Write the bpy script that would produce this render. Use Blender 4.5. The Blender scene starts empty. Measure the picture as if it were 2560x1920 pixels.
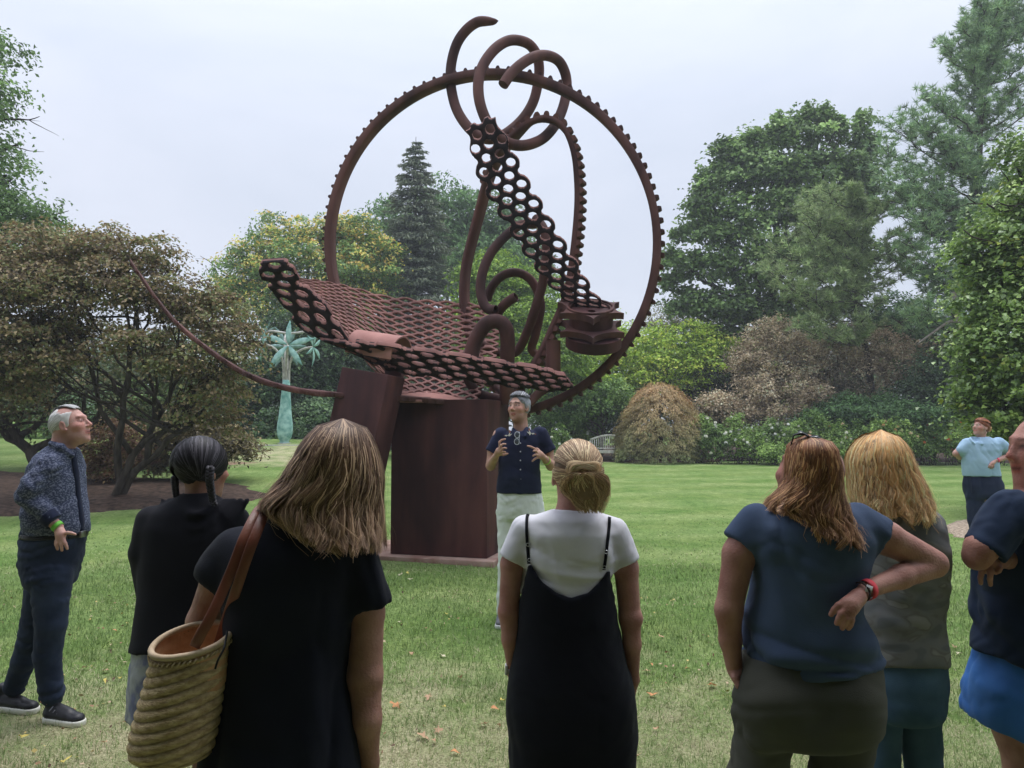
import bpy, math, random
import numpy as np
from mathutils import Vector, Matrix

sc = bpy.context.scene
RS = np.random.RandomState(7)
random.seed(7)

# ------------------------------------------------------------------ camera
CAM_H = 1.58
PITCH = math.radians(3.27)
FPX = 1923.0
cam_d = bpy.data.cameras.new('camera')
cam_d.sensor_width = 36.0
cam_d.lens = 36.0 * FPX / 2560.0
cam_d.clip_start = 0.05
cam_d.clip_end = 2000.0
cam = bpy.data.objects.new('camera', cam_d)
sc.collection.objects.link(cam)
cam.location = (0, 0, CAM_H)
cam.rotation_euler = (math.pi / 2 + PITCH, 0, 0)
sc.camera = cam

# ------------------------------------------------------------------ sky and sun
SUN_EL, SUN_AZ = math.radians(74), math.radians(28)      # high soft light from beyond the sculpture
world = bpy.data.worlds.new('World')
sc.world = world
world.use_nodes = True
wt = world.node_tree
wt.nodes.clear()
w_out = wt.nodes.new('ShaderNodeOutputWorld')
w_sky = wt.nodes.new('ShaderNodeTexSky')
w_sky.sky_type = 'NISHITA'
w_sky.sun_disc = False
w_sky.sun_elevation = SUN_EL
w_sky.sun_rotation = SUN_AZ
w_bg1 = wt.nodes.new('ShaderNodeBackground')
w_bg1.inputs['Strength'].default_value = 0.10
wt.links.new(w_sky.outputs[0], w_bg1.inputs['Color'])
w_tc = wt.nodes.new('ShaderNodeTexCoord')
w_map = wt.nodes.new('ShaderNodeMapping')
w_map.inputs['Scale'].default_value = (1.0, 1.0, 2.6)
w_map.inputs['Location'].default_value = (0.35, 0.2, 0.0)
wt.links.new(w_tc.outputs['Generated'], w_map.inputs['Vector'])
w_n = wt.nodes.new('ShaderNodeTexNoise')
w_n.inputs['Scale'].default_value = 1.6
w_n.inputs['Detail'].default_value = 5.0
w_n.inputs['Roughness'].default_value = 0.58
w_n.inputs['Distortion'].default_value = 0.4
wt.links.new(w_map.outputs[0], w_n.inputs['Vector'])
w_cr = wt.nodes.new('ShaderNodeValToRGB')
w_cr.color_ramp.elements[0].position = 0.25
w_cr.color_ramp.elements[0].color = (0.590, 0.655, 0.775, 1)
w_cr.color_ramp.elements[1].position = 0.78
w_cr.color_ramp.elements[1].color = (0.800, 0.835, 0.950, 1)
wt.links.new(w_n.outputs[0], w_cr.inputs[0])
w_sep = wt.nodes.new('ShaderNodeSeparateXYZ')
wt.links.new(w_tc.outputs['Generated'], w_sep.inputs[0])
w_mr = wt.nodes.new('ShaderNodeMapRange')          # overcast sky: brighter towards the zenith
w_mr.inputs['From Min'].default_value = 0.0
w_mr.inputs['From Max'].default_value = 1.0
w_mr.inputs['To Min'].default_value = 0.76
w_mr.inputs['To Max'].default_value = 2.9
w_pw = wt.nodes.new('ShaderNodeMath'); w_pw.operation = 'POWER'; w_pw.use_clamp = True
w_pw.inputs[1].default_value = 3.0
wt.links.new(w_sep.outputs['Z'], w_pw.inputs[0])
wt.links.new(w_pw.outputs[0], w_mr.inputs['Value'])
w_bg2 = wt.nodes.new('ShaderNodeBackground')
wt.links.new(w_cr.outputs[0], w_bg2.inputs['Color'])
wt.links.new(w_mr.outputs[0], w_bg2.inputs['Strength'])
w_mix = wt.nodes.new('ShaderNodeMixShader')
w_mix.inputs[0].default_value = 0.93
wt.links.new(w_bg1.outputs[0], w_mix.inputs[1])
wt.links.new(w_bg2.outputs[0], w_mix.inputs[2])
wt.links.new(w_mix.outputs[0], w_out.inputs['Surface'])

sun_d = bpy.data.lights.new('sun', 'SUN')
sun_d.energy = 1.5
sun_d.angle = math.radians(28)
sun_d.color = (1.0, 0.965, 0.91)
sun = bpy.data.objects.new('sun', sun_d)
sc.collection.objects.link(sun)
_sd = Vector((math.sin(SUN_AZ) * math.cos(SUN_EL), math.cos(SUN_AZ) * math.cos(SUN_EL), math.sin(SUN_EL)))
sun.rotation_euler = _sd.to_track_quat('Z', 'Y').to_euler()
sun.location = (10, 20, 40)

sc.view_settings.view_transform = 'Standard'
sc.view_settings.look = 'None'
sc.view_settings.exposure = 0.46
sc.view_settings.gamma = 1.0
sc.cycles.max_bounces = 6
sc.cycles.diffuse_bounces = 3
sc.cycles.transmission_bounces = 3
sc.cycles.use_denoising = True

# ------------------------------------------------------------------ helpers
def P(px, py, Y):
    """point of the place seen at pixel (px,py) of the 2560x1920 photograph, Y metres ahead"""
    r, u = (px - 1280.0) / FPX, (960.0 - py) / FPX
    cy, sy = math.cos(PITCH), math.sin(PITCH)
    dy, dz = cy - u * sy, sy + u * cy
    t = Y / dy
    return np.array([r * t, Y, CAM_H + dz * t])

def M(px, Y):            # metres spanned by px pixels at depth Y
    return px * Y / FPX

def smooth(a, b, x):
    t = np.clip((x - a) / (b - a), 0, 1)
    return t * t * (3 - 2 * t)

def terrain(x, y):
    x = np.asarray(x, float); y = np.asarray(y, float)
    base = 0.22 * smooth(12, 34, y)
    left = 1.12 * np.clip((y - 13.0) / 12.5, 0, 1.05) ** 1.0
    wl = smooth(-2.2, -5.5, x + 0.10 * (y - 13))
    h = base * (1 - wl) + (left + base * 0.0) * wl
    far = smooth(36, 60, y) * 0.8
    und = 0.02 * np.sin(x * 0.7 + 1.3) * np.sin(y * 0.55) + 0.012 * np.sin(x * 1.9 + y * 1.1)
    return h + far + und * smooth(3, 8, y)

def new_mesh(name, V, F=None, tris=None, quads=None, cols=None, smooth_shade=True):
    me = bpy.data.meshes.new(name)
    V = np.asarray(V, np.float32)
    if F is not None:
        me.from_pydata(V.tolist(), [], F)
    else:
        n3 = 0 if tris is None else len(tris)
        n4 = 0 if quads is None else len(quads)
        idx = []
        if n3: idx.append(np.asarray(tris, np.int32).ravel())
        if n4: idx.append(np.asarray(quads, np.int32).ravel())
        idx = np.concatenate(idx)
        me.vertices.add(len(V)); me.vertices.foreach_set('co', V.ravel())
        me.loops.add(len(idx)); me.loops.foreach_set('vertex_index', idx)
        starts = np.concatenate([np.arange(n3) * 3, n3 * 3 + np.arange(n4) * 4]).astype(np.int32)
        me.polygons.add(n3 + n4); me.polygons.foreach_set('loop_start', starts)
    if cols is not None:
        at = me.color_attributes.new('Col', 'FLOAT_COLOR', 'POINT')
        c = np.ones((len(V), 4), np.float32); c[:, :3] = cols
        at.data.foreach_set('color', c.ravel())
    me.update(calc_edges=True)
    me.validate(verbose=False)
    if smooth_shade:
        me.polygons.foreach_set('use_smooth', np.ones(len(me.polygons), bool))
    return me

def link(name, me, mat=None, parent=None, loc=None):
    o = bpy.data.objects.new(name, me)
    sc.collection.objects.link(o)
    if mat is not None and me is not None:
        me.materials.append(mat)
    if parent is not None:
        o.parent = parent
    if loc is not None:
        o.location = loc
    return o

def thing(name, label, cat, loc=(0, 0, 0), group=None, rz=0.0):
    o = bpy.data.objects.new(name, None)
    sc.collection.objects.link(o)
    o.location = loc; o.rotation_euler = (0, 0, rz)
    o.empty_display_size = 0.2
    o['label'] = label; o['category'] = cat
    if group: o['group'] = group
    return o

def tag(o, label, cat, group=None, kind=None):
    o['label'] = label
    if cat: o['category'] = cat
    if group: o['group'] = group
    if kind: o['kind'] = kind
    return o

def offs(root):
    return np.array(root.location)

# ------------------------------------------------------------------ materials
def mat(name, col, rough=0.7, metal=0.0, spec=0.3, attr=False, var=0.0, vscale=4.0, bump=0.0, bscale=60.0,
        col2=None, sheen=0.0, trans=0.0, detail=4.0, stretch=None, thr=(0.35, 0.65)):
    """principled material; attr multiplies by the mesh colour attribute; col2/var add procedural variation"""
    m = bpy.data.materials.new(name)
    m.use_nodes = True
    nt = m.node_tree
    N, L = nt.nodes, nt.links
    b = N['Principled BSDF']
    b.inputs['Roughness'].default_value = rough
    b.inputs['Metallic'].default_value = metal
    b.inputs['Specular IOR Level'].default_value = spec
    if sheen:
        b.inputs['Sheen Weight'].default_value = sheen
        b.inputs['Sheen Roughness'].default_value = 0.5
    tc = N.new('ShaderNodeTexCoord')
    vec = tc.outputs['Object']
    if stretch:
        mp = N.new('ShaderNodeMapping'); mp.inputs['Scale'].default_value = stretch
        L.new(vec, mp.inputs['Vector']); vec = mp.outputs[0]
    rgb = N.new('ShaderNodeRGB'); rgb.outputs[0].default_value = (*col, 1)
    cur = rgb.outputs[0]
    if col2 is not None or var:
        nz = N.new('ShaderNodeTexNoise'); nz.inputs['Scale'].default_value = vscale
        nz.inputs['Detail'].default_value = detail
        L.new(vec, nz.inputs['Vector'])
        cr = N.new('ShaderNodeValToRGB')
        cr.color_ramp.elements[0].position, cr.color_ramp.elements[1].position = thr
        c2 = col2 if col2 is not None else tuple(min(1, c * (1 + var)) for c in col)
        c1 = col if col2 is not None else tuple(c * (1 - var) for c in col)
        cr.color_ramp.elements[0].color = (*c1, 1)
        cr.color_ramp.elements[1].color = (*c2, 1)
        L.new(nz.outputs[0], cr.inputs[0]); cur = cr.outputs[0]
    if attr:
        at = N.new('ShaderNodeAttribute'); at.attribute_name = 'Col'
        mx = N.new('ShaderNodeMix'); mx.data_type = 'RGBA'; mx.blend_type = 'MULTIPLY'
        mx.inputs[0].default_value = 1.0
        L.new(cur, mx.inputs[6]); L.new(at.outputs['Color'], mx.inputs[7]); cur = mx.outputs[2]
    L.new(cur, b.inputs['Base Color'])
    if bump:
        nb = N.new('ShaderNodeTexNoise'); nb.inputs['Scale'].default_value = bscale
        nb.inputs['Detail'].default_value = 3
        L.new(vec, nb.inputs['Vector'])
        bp = N.new('ShaderNodeBump'); bp.inputs['Strength'].default_value = bump
        bp.inputs['Distance'].default_value = 0.01
        L.new(nb.outputs[0], bp.inputs['Height']); L.new(bp.outputs[0], b.inputs['Normal'])
    if trans:
        tr = N.new('ShaderNodeBsdfTranslucent')
        L.new(cur, tr.inputs['Color'])
        ms = N.new('ShaderNodeMixShader'); ms.inputs[0].default_value = trans
        L.new(b.outputs[0], ms.inputs[1]); L.new(tr.outputs[0], ms.inputs[2])
        L.new(ms.outputs[0], N['Material Output'].inputs['Surface'])
    return m

# ------------------------------------------------------------------ signed-distance modelling
def surface_nets(D, org, h):
    """dense grid -> verts, quads (dual of the zero crossing)"""
    S = D < 0
    nx, ny, nz = D.shape
    def blk(A, i, j, k):
        return A[i:nx - 1 + i, j:ny - 1 + j, k:nz - 1 + k]
    cnt = np.zeros((nx - 1, ny - 1, nz - 1), np.int8)
    for i in (0, 1):
        for j in (0, 1):
            for k in (0, 1):
                cnt += blk(S, i, j, k)
    act = (cnt > 0) & (cnt < 8)
    cells = np.argwhere(act)
    if len(cells) == 0:
        return np.zeros((0, 3)), np.zeros((0, 4), int)
    vid = -np.ones(act.shape, np.int64)
    vid[act] = np.arange(len(cells))
    ci, cj, ck = cells.T
    acc = np.zeros((len(cells), 3)); n = np.zeros(len(cells))
    corners = [(i, j, k) for i in (0, 1) for j in (0, 1) for k in (0, 1)]
    for a in corners:
        for ax in range(3):
            if a[ax] == 1: continue
            b = list(a); b[ax] = 1
            da = D[ci + a[0], cj + a[1], ck + a[2]]
            db = D[ci + b[0], cj + b[1], ck + b[2]]
            cr = (da < 0) != (db < 0)
            t = np.where(cr, da / np.where(cr, da - db, 1), 0)
            for q in range(3):
                v = a[q] + (t if q == ax else 0)
                acc[:, q] += np.where(cr, v, 0)
            n += cr
    V = (cells + acc / n[:, None]) * h + org
    Q = []
    for ax in range(3):
        s0 = [slice(None)] * 3; s1 = [slice(None)] * 3
        s0[ax] = slice(0, -1); s1[ax] = slice(1, None)
        A, B = S[tuple(s0)], S[tuple(s1)]
        E = np.argwhere(A != B)
        o1, o2 = [(1, 2), (2, 0), (0, 1)][ax]
        m = (E[:, o1] > 0) & (E[:, o2] > 0) & (E[:, o1] < D.shape[o1] - 1) & (E[:, o2] < D.shape[o2] - 1)
        E = E[m]
        if len(E) == 0: continue
        flip = A[E[:, 0], E[:, 1], E[:, 2]]
        def g(d1, d2):
            e = E.copy(); e[:, o1] += d1; e[:, o2] += d2
            return vid[e[:, 0], e[:, 1], e[:, 2]]
        q = np.stack([g(-1, -1), g(0, -1), g(0, 0), g(-1, 0)], 1)
        q[~flip] = q[~flip][:, ::-1]
        Q.append(q)
    return V, np.concatenate(Q)

def mesh_sdf(f, lo, hi, h, margin=0.0):
    """mesh the zero set of f(points) inside the box; blocks far from the surface are skipped"""
    lo = np.asarray(lo, float); hi = np.asarray(hi, float)
    B = 6
    nb = np.maximum(np.ceil((hi - lo) / h / B).astype(int), 1)
    n = nb * B + 1
    cx = [lo[a] + (np.arange(nb[a]) * B + B / 2) * h for a in range(3)]
    C = np.stack(np.meshgrid(*cx, indexing='ij'), -1).reshape(-1, 3)
    dc = f(C)
    D = np.empty(n, np.float32)
    Dv = np.repeat(np.repeat(np.repeat(dc.reshape(nb), B, 0), B, 1), B, 2)
    D[:-1, :-1, :-1] = Dv
    D[-1] = D[-2]; D[:, -1] = D[:, -2]; D[:, :, -1] = D[:, :, -2]
    rad = h * B * 0.5 * 1.7321 * 1.35 + h + margin
    near = (np.abs(dc) < rad).reshape(nb)
    M_ = np.zeros(n, bool)
    idx = np.argwhere(near)
    g = np.arange(B + 1)
    G = np.stack(np.meshgrid(g, g, g, indexing='ij'), -1).reshape(-1, 3)
    for s in range(0, len(idx), 4000):
        I = (idx[s:s + 4000, None, :] * B + G[None]).reshape(-1, 3)
        M_[I[:, 0], I[:, 1], I[:, 2]] = True
    I = np.argwhere(M_)
    for s in range(0, len(I), 400000):
        J = I[s:s + 400000]
        D[J[:, 0], J[:, 1], J[:, 2]] = f(lo + J * h)
    return surface_nets(D, lo, h)

def smin(a, b, k):
    hh = np.clip(0.5 + 0.5 * (b - a) / k, 0, 1)
    return b * (1 - hh) + a * hh - k * hh * (1 - hh)

def smax(a, b, k):
    return -smin(-a, -b, k)

def sd_cap(p, a, b, ra, rb=None, flat=None, fk=1.0):
    """round cone a->b; flat: unit direction along which the section is squashed by fk (<1)"""
    a = np.asarray(a, float); b = np.asarray(b, float)
    rb = ra if rb is None else rb
    ab = b - a
    t = np.clip(((p - a) @ ab) / (ab @ ab + 1e-12), 0, 1)
    q = p - a - t[:, None] * ab
    if flat is not None:
        f = np.asarray(flat, float); f = f / np.linalg.norm(f)
        c = q @ f
        q = q + ((1.0 / fk - 1.0) * c)[:, None] * f
    r = ra + (rb - ra) * t
    return np.sqrt((q * q).sum(1)) - r

def sd_ell(p, c, r, R=None):
    q = p - np.asarray(c, float)
    if R is not None: q = q @ R
    r = np.asarray(r, float)
    k0 = np.sqrt(((q / r) ** 2).sum(1)); k1 = np.sqrt(((q / (r * r)) ** 2).sum(1))
    return np.where(k1 > 1e-9, k0 * (k0 - 1.0) / np.maximum(k1, 1e-9), -r.min())

def sd_loft(p, rows, ex=2.3):
    """vertical loft, rows (z, cx, cy, half width, half depth) in any order"""
    R = np.array(sorted(rows, key=lambda r: r[0]), float)
    zz = np.linspace(R[0, 0], R[-1, 0], 160)
    T = []
    for c in range(1, 5):
        v = np.interp(zz, R[:, 0], R[:, c])
        k = 5
        vp = np.concatenate([np.full(k, v[0]), v, np.full(k, v[-1])])
        T.append(np.convolve(vp, np.hanning(2 * k + 3)[1:-1] / np.hanning(2 * k + 3)[1:-1].sum(), 'valid'))
    z = np.clip(p[:, 2], zz[0], zz[-1])
    cx, cy, a, b = [np.interp(z, zz, t) for t in T]
    qx, qy = np.abs(p[:, 0] - cx) / a, np.abs(p[:, 1] - cy) / b
    k = (qx ** ex + qy ** ex) ** (1 / ex)
    d = (k - 1) * np.minimum(a, b) * 0.9
    dz = np.maximum(zz[0] - p[:, 2], p[:, 2] - zz[-1])
    return np.maximum(d, dz)

def waves(p, seed, scale, n=5, aniso=(1, 1, 1)):
    """smooth pseudo-noise from warped sines, about -1..1"""
    r = np.random.RandomState(seed)
    q = p * np.asarray(aniso, float) / scale
    w = q + 0.6 * np.sin(q[:, [1, 2, 0]] * 1.7 + r.rand(3) * 6)
    s = 0
    for i in range(n):
        k = r.randn(3); k /= np.linalg.norm(k)
        s = s + np.sin((w @ k) * (2.2 + 1.8 * i) + r.rand() * 6.28) / (1 + 0.55 * i)
    return s / 1.9

# ------------------------------------------------------------------ sweeps
def resample(pts, n, closed=False):
    """smooth Catmull-Rom through pts, n samples evenly spaced"""
    P_ = np.asarray(pts, float)
    if closed: P_ = np.vstack([P_[-1], P_, P_[0], P_[1]])
    else: P_ = np.vstack([2 * P_[0] - P_[1], P_, 2 * P_[-1] - P_[-2]])
    out = []
    for i in range(1, len(P_) - 2):
        t = np.linspace(0, 1, 24, endpoint=False)[:, None]
        a, b, c, d = P_[i - 1], P_[i], P_[i + 1], P_[i + 2]
        out.append(0.5 * ((2 * b) + (-a + c) * t + (2 * a - 5 * b + 4 * c - d) * t * t + (-a + 3 * b - 3 * c + d) * t ** 3))
    if not closed: out.append(P_[-2][None])
    O = np.vstack(out)
    if closed: O = np.vstack([O, O[:1]])
    s = np.concatenate([[0], np.cumsum(np.linalg.norm(np.diff(O[:, :3], axis=0), axis=1))])
    u = np.linspace(0, s[-1], n + 1)[:-1] if closed else np.linspace(0, s[-1], n)
    return np.stack([np.interp(u, s, O[:, k]) for k in range(O.shape[1])], 1)

def frames(C, closed=False):
    T = np.gradient(C, axis=0) if not closed else (np.roll(C, -1, 0) - np.roll(C, 1, 0))
    T /= np.linalg.norm(T, axis=1)[:, None] + 1e-12
    N = np.zeros_like(C)
    n = np.array([0, -1.0, 0.3]); n -= n @ T[0] * T[0]
    if np.linalg.norm(n) < 1e-3: n = np.array([1.0, 0, 0]) - T[0][0] * T[0]
    n /= np.linalg.norm(n); N[0] = n
    for i in range(1, len(C)):
        n = N[i - 1] - N[i - 1] @ T[i] * T[i]
        N[i] = n / (np.linalg.norm(n) + 1e-12)
    return T, N, np.cross(T, N)

def tube(C, R, seg=16, caps=True, hollow=0.0):
    """verts, quads/tris of a tube along C; hollow>0 leaves the far end open with an inner wall"""
    C = np.asarray(C, float); n = len(C)
    R = np.broadcast_to(np.asarray(R, float), (n,))
    T, N, B = frames(C)
    a = np.linspace(0, 2 * np.pi, seg, endpoint=False)
    ring = lambda C_, R_, N_, B_: C_[:, None] + R_[:, None, None] * (np.cos(a)[None, :, None] * N_[:, None] + np.sin(a)[None, :, None] * B_[:, None])
    V = ring(C, R, N, B).reshape(-1, 3)
    rows = n
    if hollow > 0:
        V2 = ring(C[::-1][:6], R[::-1][:6] * (1 - hollow), N[::-1][:6], B[::-1][:6]).reshape(-1, 3)
        V = np.vstack([V, V2]); rows = n + 6
    i = np.arange(rows - 1)[:, None] * seg; j = np.arange(seg)[None]
    j2 = (j + 1) % seg
    Q = np.stack([i + j, i + j2, i + seg + j2, i + seg + j], -1).reshape(-1, 4)
    tr = []
    if caps:
        c0 = len(V); V = np.vstack([V, C[0][None]])
        tr += [(c0, (k + 1) % seg, k) for k in range(seg)]
        end = C[-1] if hollow == 0 else C[::-1][5]
        c1 = len(V); V = np.vstack([V, end[None]])
        b = (rows - 1) * seg
        tr += [(c1, b + k, b + (k + 1) % seg) for k in range(seg)]
    return V, Q, np.array(tr, int).reshape(-1, 3)

class Bag:
    """collects geometry for one mesh"""
    def __init__(s): s.V = []; s.T = []; s.Q = []; s.C = []; s.n = 0
    def add(s, V, Q=None, T=None, col=None):
        V = np.asarray(V, float)
        if Q is not None and len(Q): s.Q.append(np.asarray(Q, int) + s.n)
        if T is not None and len(T): s.T.append(np.asarray(T, int) + s.n)
        s.V.append(V)
        c = np.ones((len(V), 3)) if col is None else np.broadcast_to(np.asarray(col, float), (len(V), 3))
        s.C.append(c); s.n += len(V)
    def box(s, c, sx, sy, sz, R=None, col=None):
        g = np.array([(x, y, z) for z in (-.5, .5) for y in (-.5, .5) for x in (-.5, .5)]) * (sx, sy, sz)
        if R is not None: g = g @ np.asarray(R).T
        s.add(g + np.asarray(c), Q=[(0, 2, 3, 1), (4, 5, 7, 6), (0, 1, 5, 4), (2, 6, 7, 3), (0, 4, 6, 2), (1, 3, 7, 5)], col=col)
    def tube(s, C, R, seg=10, col=None, hollow=0.0):
        V, Q, T = tube(C, R, seg, hollow=hollow); s.add(V, Q, T, col)
    def mesh(s, name, org=(0, 0, 0), smooth_shade=True, cols=True):
        V = np.vstack(s.V) - np.asarray(org)
        return new_mesh(name, V, tris=np.vstack(s.T) if s.T else None, quads=np.vstack(s.Q) if s.Q else None,
                        cols=np.vstack(s.C) if cols else None, smooth_shade=smooth_shade)

def rotm(yaw=0, pitch=0, roll=0):
    return np.array(Matrix.Rotation(yaw, 3, 'Z') @ Matrix.Rotation(pitch, 3, 'X') @ Matrix.Rotation(roll, 3, 'Y'))
def bevel(o, w=0.004, seg=2):
    m = o.modifiers.new('bevel', 'BEVEL'); m.width = w; m.segments = seg; m.limit_method = 'ANGLE'
    return o
def unit(a): return a / (np.linalg.norm(a, axis=-1, keepdims=True) + 1e-9)
def gz(x, y): return float(terrain(x, y))
# ================================================================== ground
def lawn_material():
    m = bpy.data.materials.new('lawn_grass'); m.use_nodes = True
    nt = m.node_tree; N, L = nt.nodes, nt.links
    b = N['Principled BSDF']; b.inputs['Roughness'].default_value = 0.85
    b.inputs['Specular IOR Level'].default_value = 0.1
    tc = N.new('ShaderNodeTexCoord')
    def noise(scale, detail=4, stretch=None, loc=(0, 0, 0)):
        mp = N.new('ShaderNodeMapping'); mp.inputs['Scale'].default_value = stretch or (1, 1, 1)
        mp.inputs['Location'].default_value = loc
        L.new(tc.outputs['Object'], mp.inputs['Vector'])
        n = N.new('ShaderNodeTexNoise'); n.inputs['Scale'].default_value = scale; n.inputs['Detail'].default_value = detail
        L.new(mp.outputs[0], n.inputs['Vector']); return n.outputs[0]
    def ramp(fac, p0, c0, p1, c1):
        r = N.new('ShaderNodeValToRGB')
        r.color_ramp.elements[0].position = p0; r.color_ramp.elements[0].color = (*c0, 1)
        r.color_ramp.elements[1].position = p1; r.color_ramp.elements[1].color = (*c1, 1)
        L.new(fac, r.inputs[0]); return r.outputs[0]
    def mix(fac, a, c, mode='MIX'):
        x = N.new('ShaderNodeMix'); x.data_type = 'RGBA'; x.blend_type = mode
        if isinstance(fac, float): x.inputs[0].default_value = fac
        else: L.new(fac, x.inputs[0])
        L.new(a, x.inputs[6]); L.new(c, x.inputs[7]); return x.outputs[2]
    fine = ramp(noise(26, 6), 0.25, (0.105, 0.185, 0.044), 0.78, (0.30, 0.395, 0.135))
    mid = ramp(noise(0.9, 6), 0.34, (0.70, 0.82, 0.66), 0.68, (1.16, 1.06, 1.12))
    c = mix(1.0, fine, mid, 'MULTIPLY')
    c = mix(1.0, c, ramp(noise(5.5, 8, (1, .55, 1)), 0.3, (0.76, 0.80, 0.74), 0.72, (1.22, 1.16, 1.22)), 'MULTIPLY')
    # mown stripes running nearly across the view
    mp = N.new('ShaderNodeMapping'); mp.inputs['Rotation'].default_value = (0, 0, math.radians(80))
    L.new(tc.outputs['Object'], mp.inputs['Vector'])
    wv = N.new('ShaderNodeTexWave'); wv.inputs['Scale'].default_value = 0.155; wv.inputs['Distortion'].default_value = 2.2
    wv.inputs['Detail'].default_value = 2; wv.inputs['Detail Scale'].default_value = 1.2
    L.new(mp.outputs[0], wv.inputs['Vector'])
    st = ramp(wv.outputs[0], 0.2, (0.90, 0.93, 0.86), 0.8, (1.12, 1.08, 1.18))
    c = mix(1.0, c, st, 'MULTIPLY')
    at = N.new('ShaderNodeAttribute'); at.attribute_name = 'Col'      # R dry straw, G bare earth
    sp = N.new('ShaderNodeSeparateColor'); L.new(at.outputs['Color'], sp.inputs[0])
    def gate(ch, nz, lo, hi):
        a = N.new('ShaderNodeMath'); a.operation = 'ADD'; L.new(ch, a.inputs[0]); L.new(nz, a.inputs[1])
        g = N.new('ShaderNodeMapRange'); g.inputs['From Min'].default_value = lo; g.inputs['From Max'].default_value = hi
        L.new(a.outputs[0], g.inputs['Value']); return g.outputs[0]
    straw = ramp(noise(60, 5), 0.3, (0.26, 0.24, 0.13), 0.7, (0.64, 0.58, 0.37))
    soil = ramp(noise(20, 6), 0.3, (0.20, 0.13, 0.085), 0.7, (0.40, 0.28, 0.19))
    c = mix(gate(sp.outputs['Red'], noise(2.6, 7), 0.78, 1.25), c, straw)
    c = mix(gate(sp.outputs['Green'], noise(1.6, 6), 0.95, 1.12), c, soil)
    L.new(c, b.inputs['Base Color'])
    nb = noise(90, 4); bp = N.new('ShaderNodeBump'); bp.inputs['Strength'].default_value = 0.8
    bp.inputs['Distance'].default_value = 0.04
    L.new(nb, bp.inputs['Height']); L.new(bp.outputs[0], b.inputs['Normal'])
    return m

def dryness(x, y):
    """0..1 how straw-like the lawn is"""
    d = 0.36 * (1 - smooth(3.2, 7.0, y)) + 0.08
    d = d + 0.50 * np.exp(-(((x + 6.2) / 2.6) ** 2 + ((y - 22.5) / 3.0) ** 2) ** 2)     # dry slope under the flower bronze
    d = d + 0.24 * np.exp(-((x - 0.9) / 1.1) ** 2 - ((y - 7.2) / 0.5) ** 2)
    d = d + 0.2 * np.exp(-((x + 1.2) / 2.5) ** 2 - ((y - 4.0) / 1.5) ** 2)
    return np.clip(d, 0, 1)

def bare(x, y):
    d = 0.62 * np.exp(-((x + 7.2 + (y - 20) * 0.0) / 1.3) ** 2 - ((y - 20.3 + 0.35 * (x + 7)) / 0.8) ** 2)
    d = d + 0.5 * np.exp(-((x + 5.2) / 0.6) ** 2 - ((y - 17.2) / 0.35) ** 2)
    return d

def build_lawn():
    xs = np.concatenate([np.linspace(-112, -32, 10)[:-1], np.linspace(-32, 32, 130), np.linspace(32, 112, 10)[1:]])
    ys = np.concatenate([np.linspace(-42, 0, 12)[:-1], np.linspace(0, 44, 130), np.linspace(44, 142, 16)[1:]])
    X, Y = np.meshgrid(xs, ys, indexing='ij')
    Z = terrain(X, Y)
    V = np.stack([X, Y, Z], -1).reshape(-1, 3)
    nx, ny = len(xs), len(ys)
    i = np.arange(nx - 1)[:, None] * ny + np.arange(ny - 1)[None]
    Q = np.stack([i, i + ny, i + ny + 1, i + 1], -1).reshape(-1, 4)
    C = np.stack([dryness(X, Y), bare(X, Y), 0 * X], -1).reshape(-1, 3)
    o = link('lawn', new_mesh('lawn', V, quads=Q, cols=C), lawn_material())
    tag(o, 'mown green lawn with dry straw patches under the group', None, kind='structure')
build_lawn()

def sheet(name, outline, mat_, label, dz=0.02, kind='structure', rise=0.0, step=0.35, seed=1):
    """irregular patch of ground laid just above the lawn; outline = (x,y) ring"""
    O = resample([(a, b, 0) for a, b in outline], 160, closed=True)[:, :2]
    r = np.random.RandomState(seed)
    c = O.mean(0)
    th = np.linspace(0, 2 * np.pi, len(O), endpoint=False)
    wob = 1 + 0.012 * np.sin(th * 23 + 1) + 0.02 * np.sin(th * 9) + 0.012 * r.randn(len(O))
    O = c + (O - c) * wob[:, None]
    V = []; K = 14
    for k in range(K + 1):
        f = k / K
        Pk = c + (O - c) * f
        edge = 1 - f ** 8
        z = terrain(Pk[:, 0], Pk[:, 1]) + (-0.03 if k == K else dz) + rise * edge * (0.7 + 0.3 * np.sin(Pk[:, 0] * 2.1) * np.sin(Pk[:, 1] * 1.7))
        V.append(np.column_stack([Pk, z]))
    V = np.vstack(V); n = len(O)
    i = np.arange(K)[:, None] * n; j = np.arange(n)[None]; j2 = (j + 1) % n
    Q = np.stack([i + j, i + n + j, i + n + j2, i + j2], -1).reshape(-1, 4)
    o = link(name, new_mesh(name, V, quads=Q), mat_)
    tag(o, label, None, kind=kind)
    return o

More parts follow.
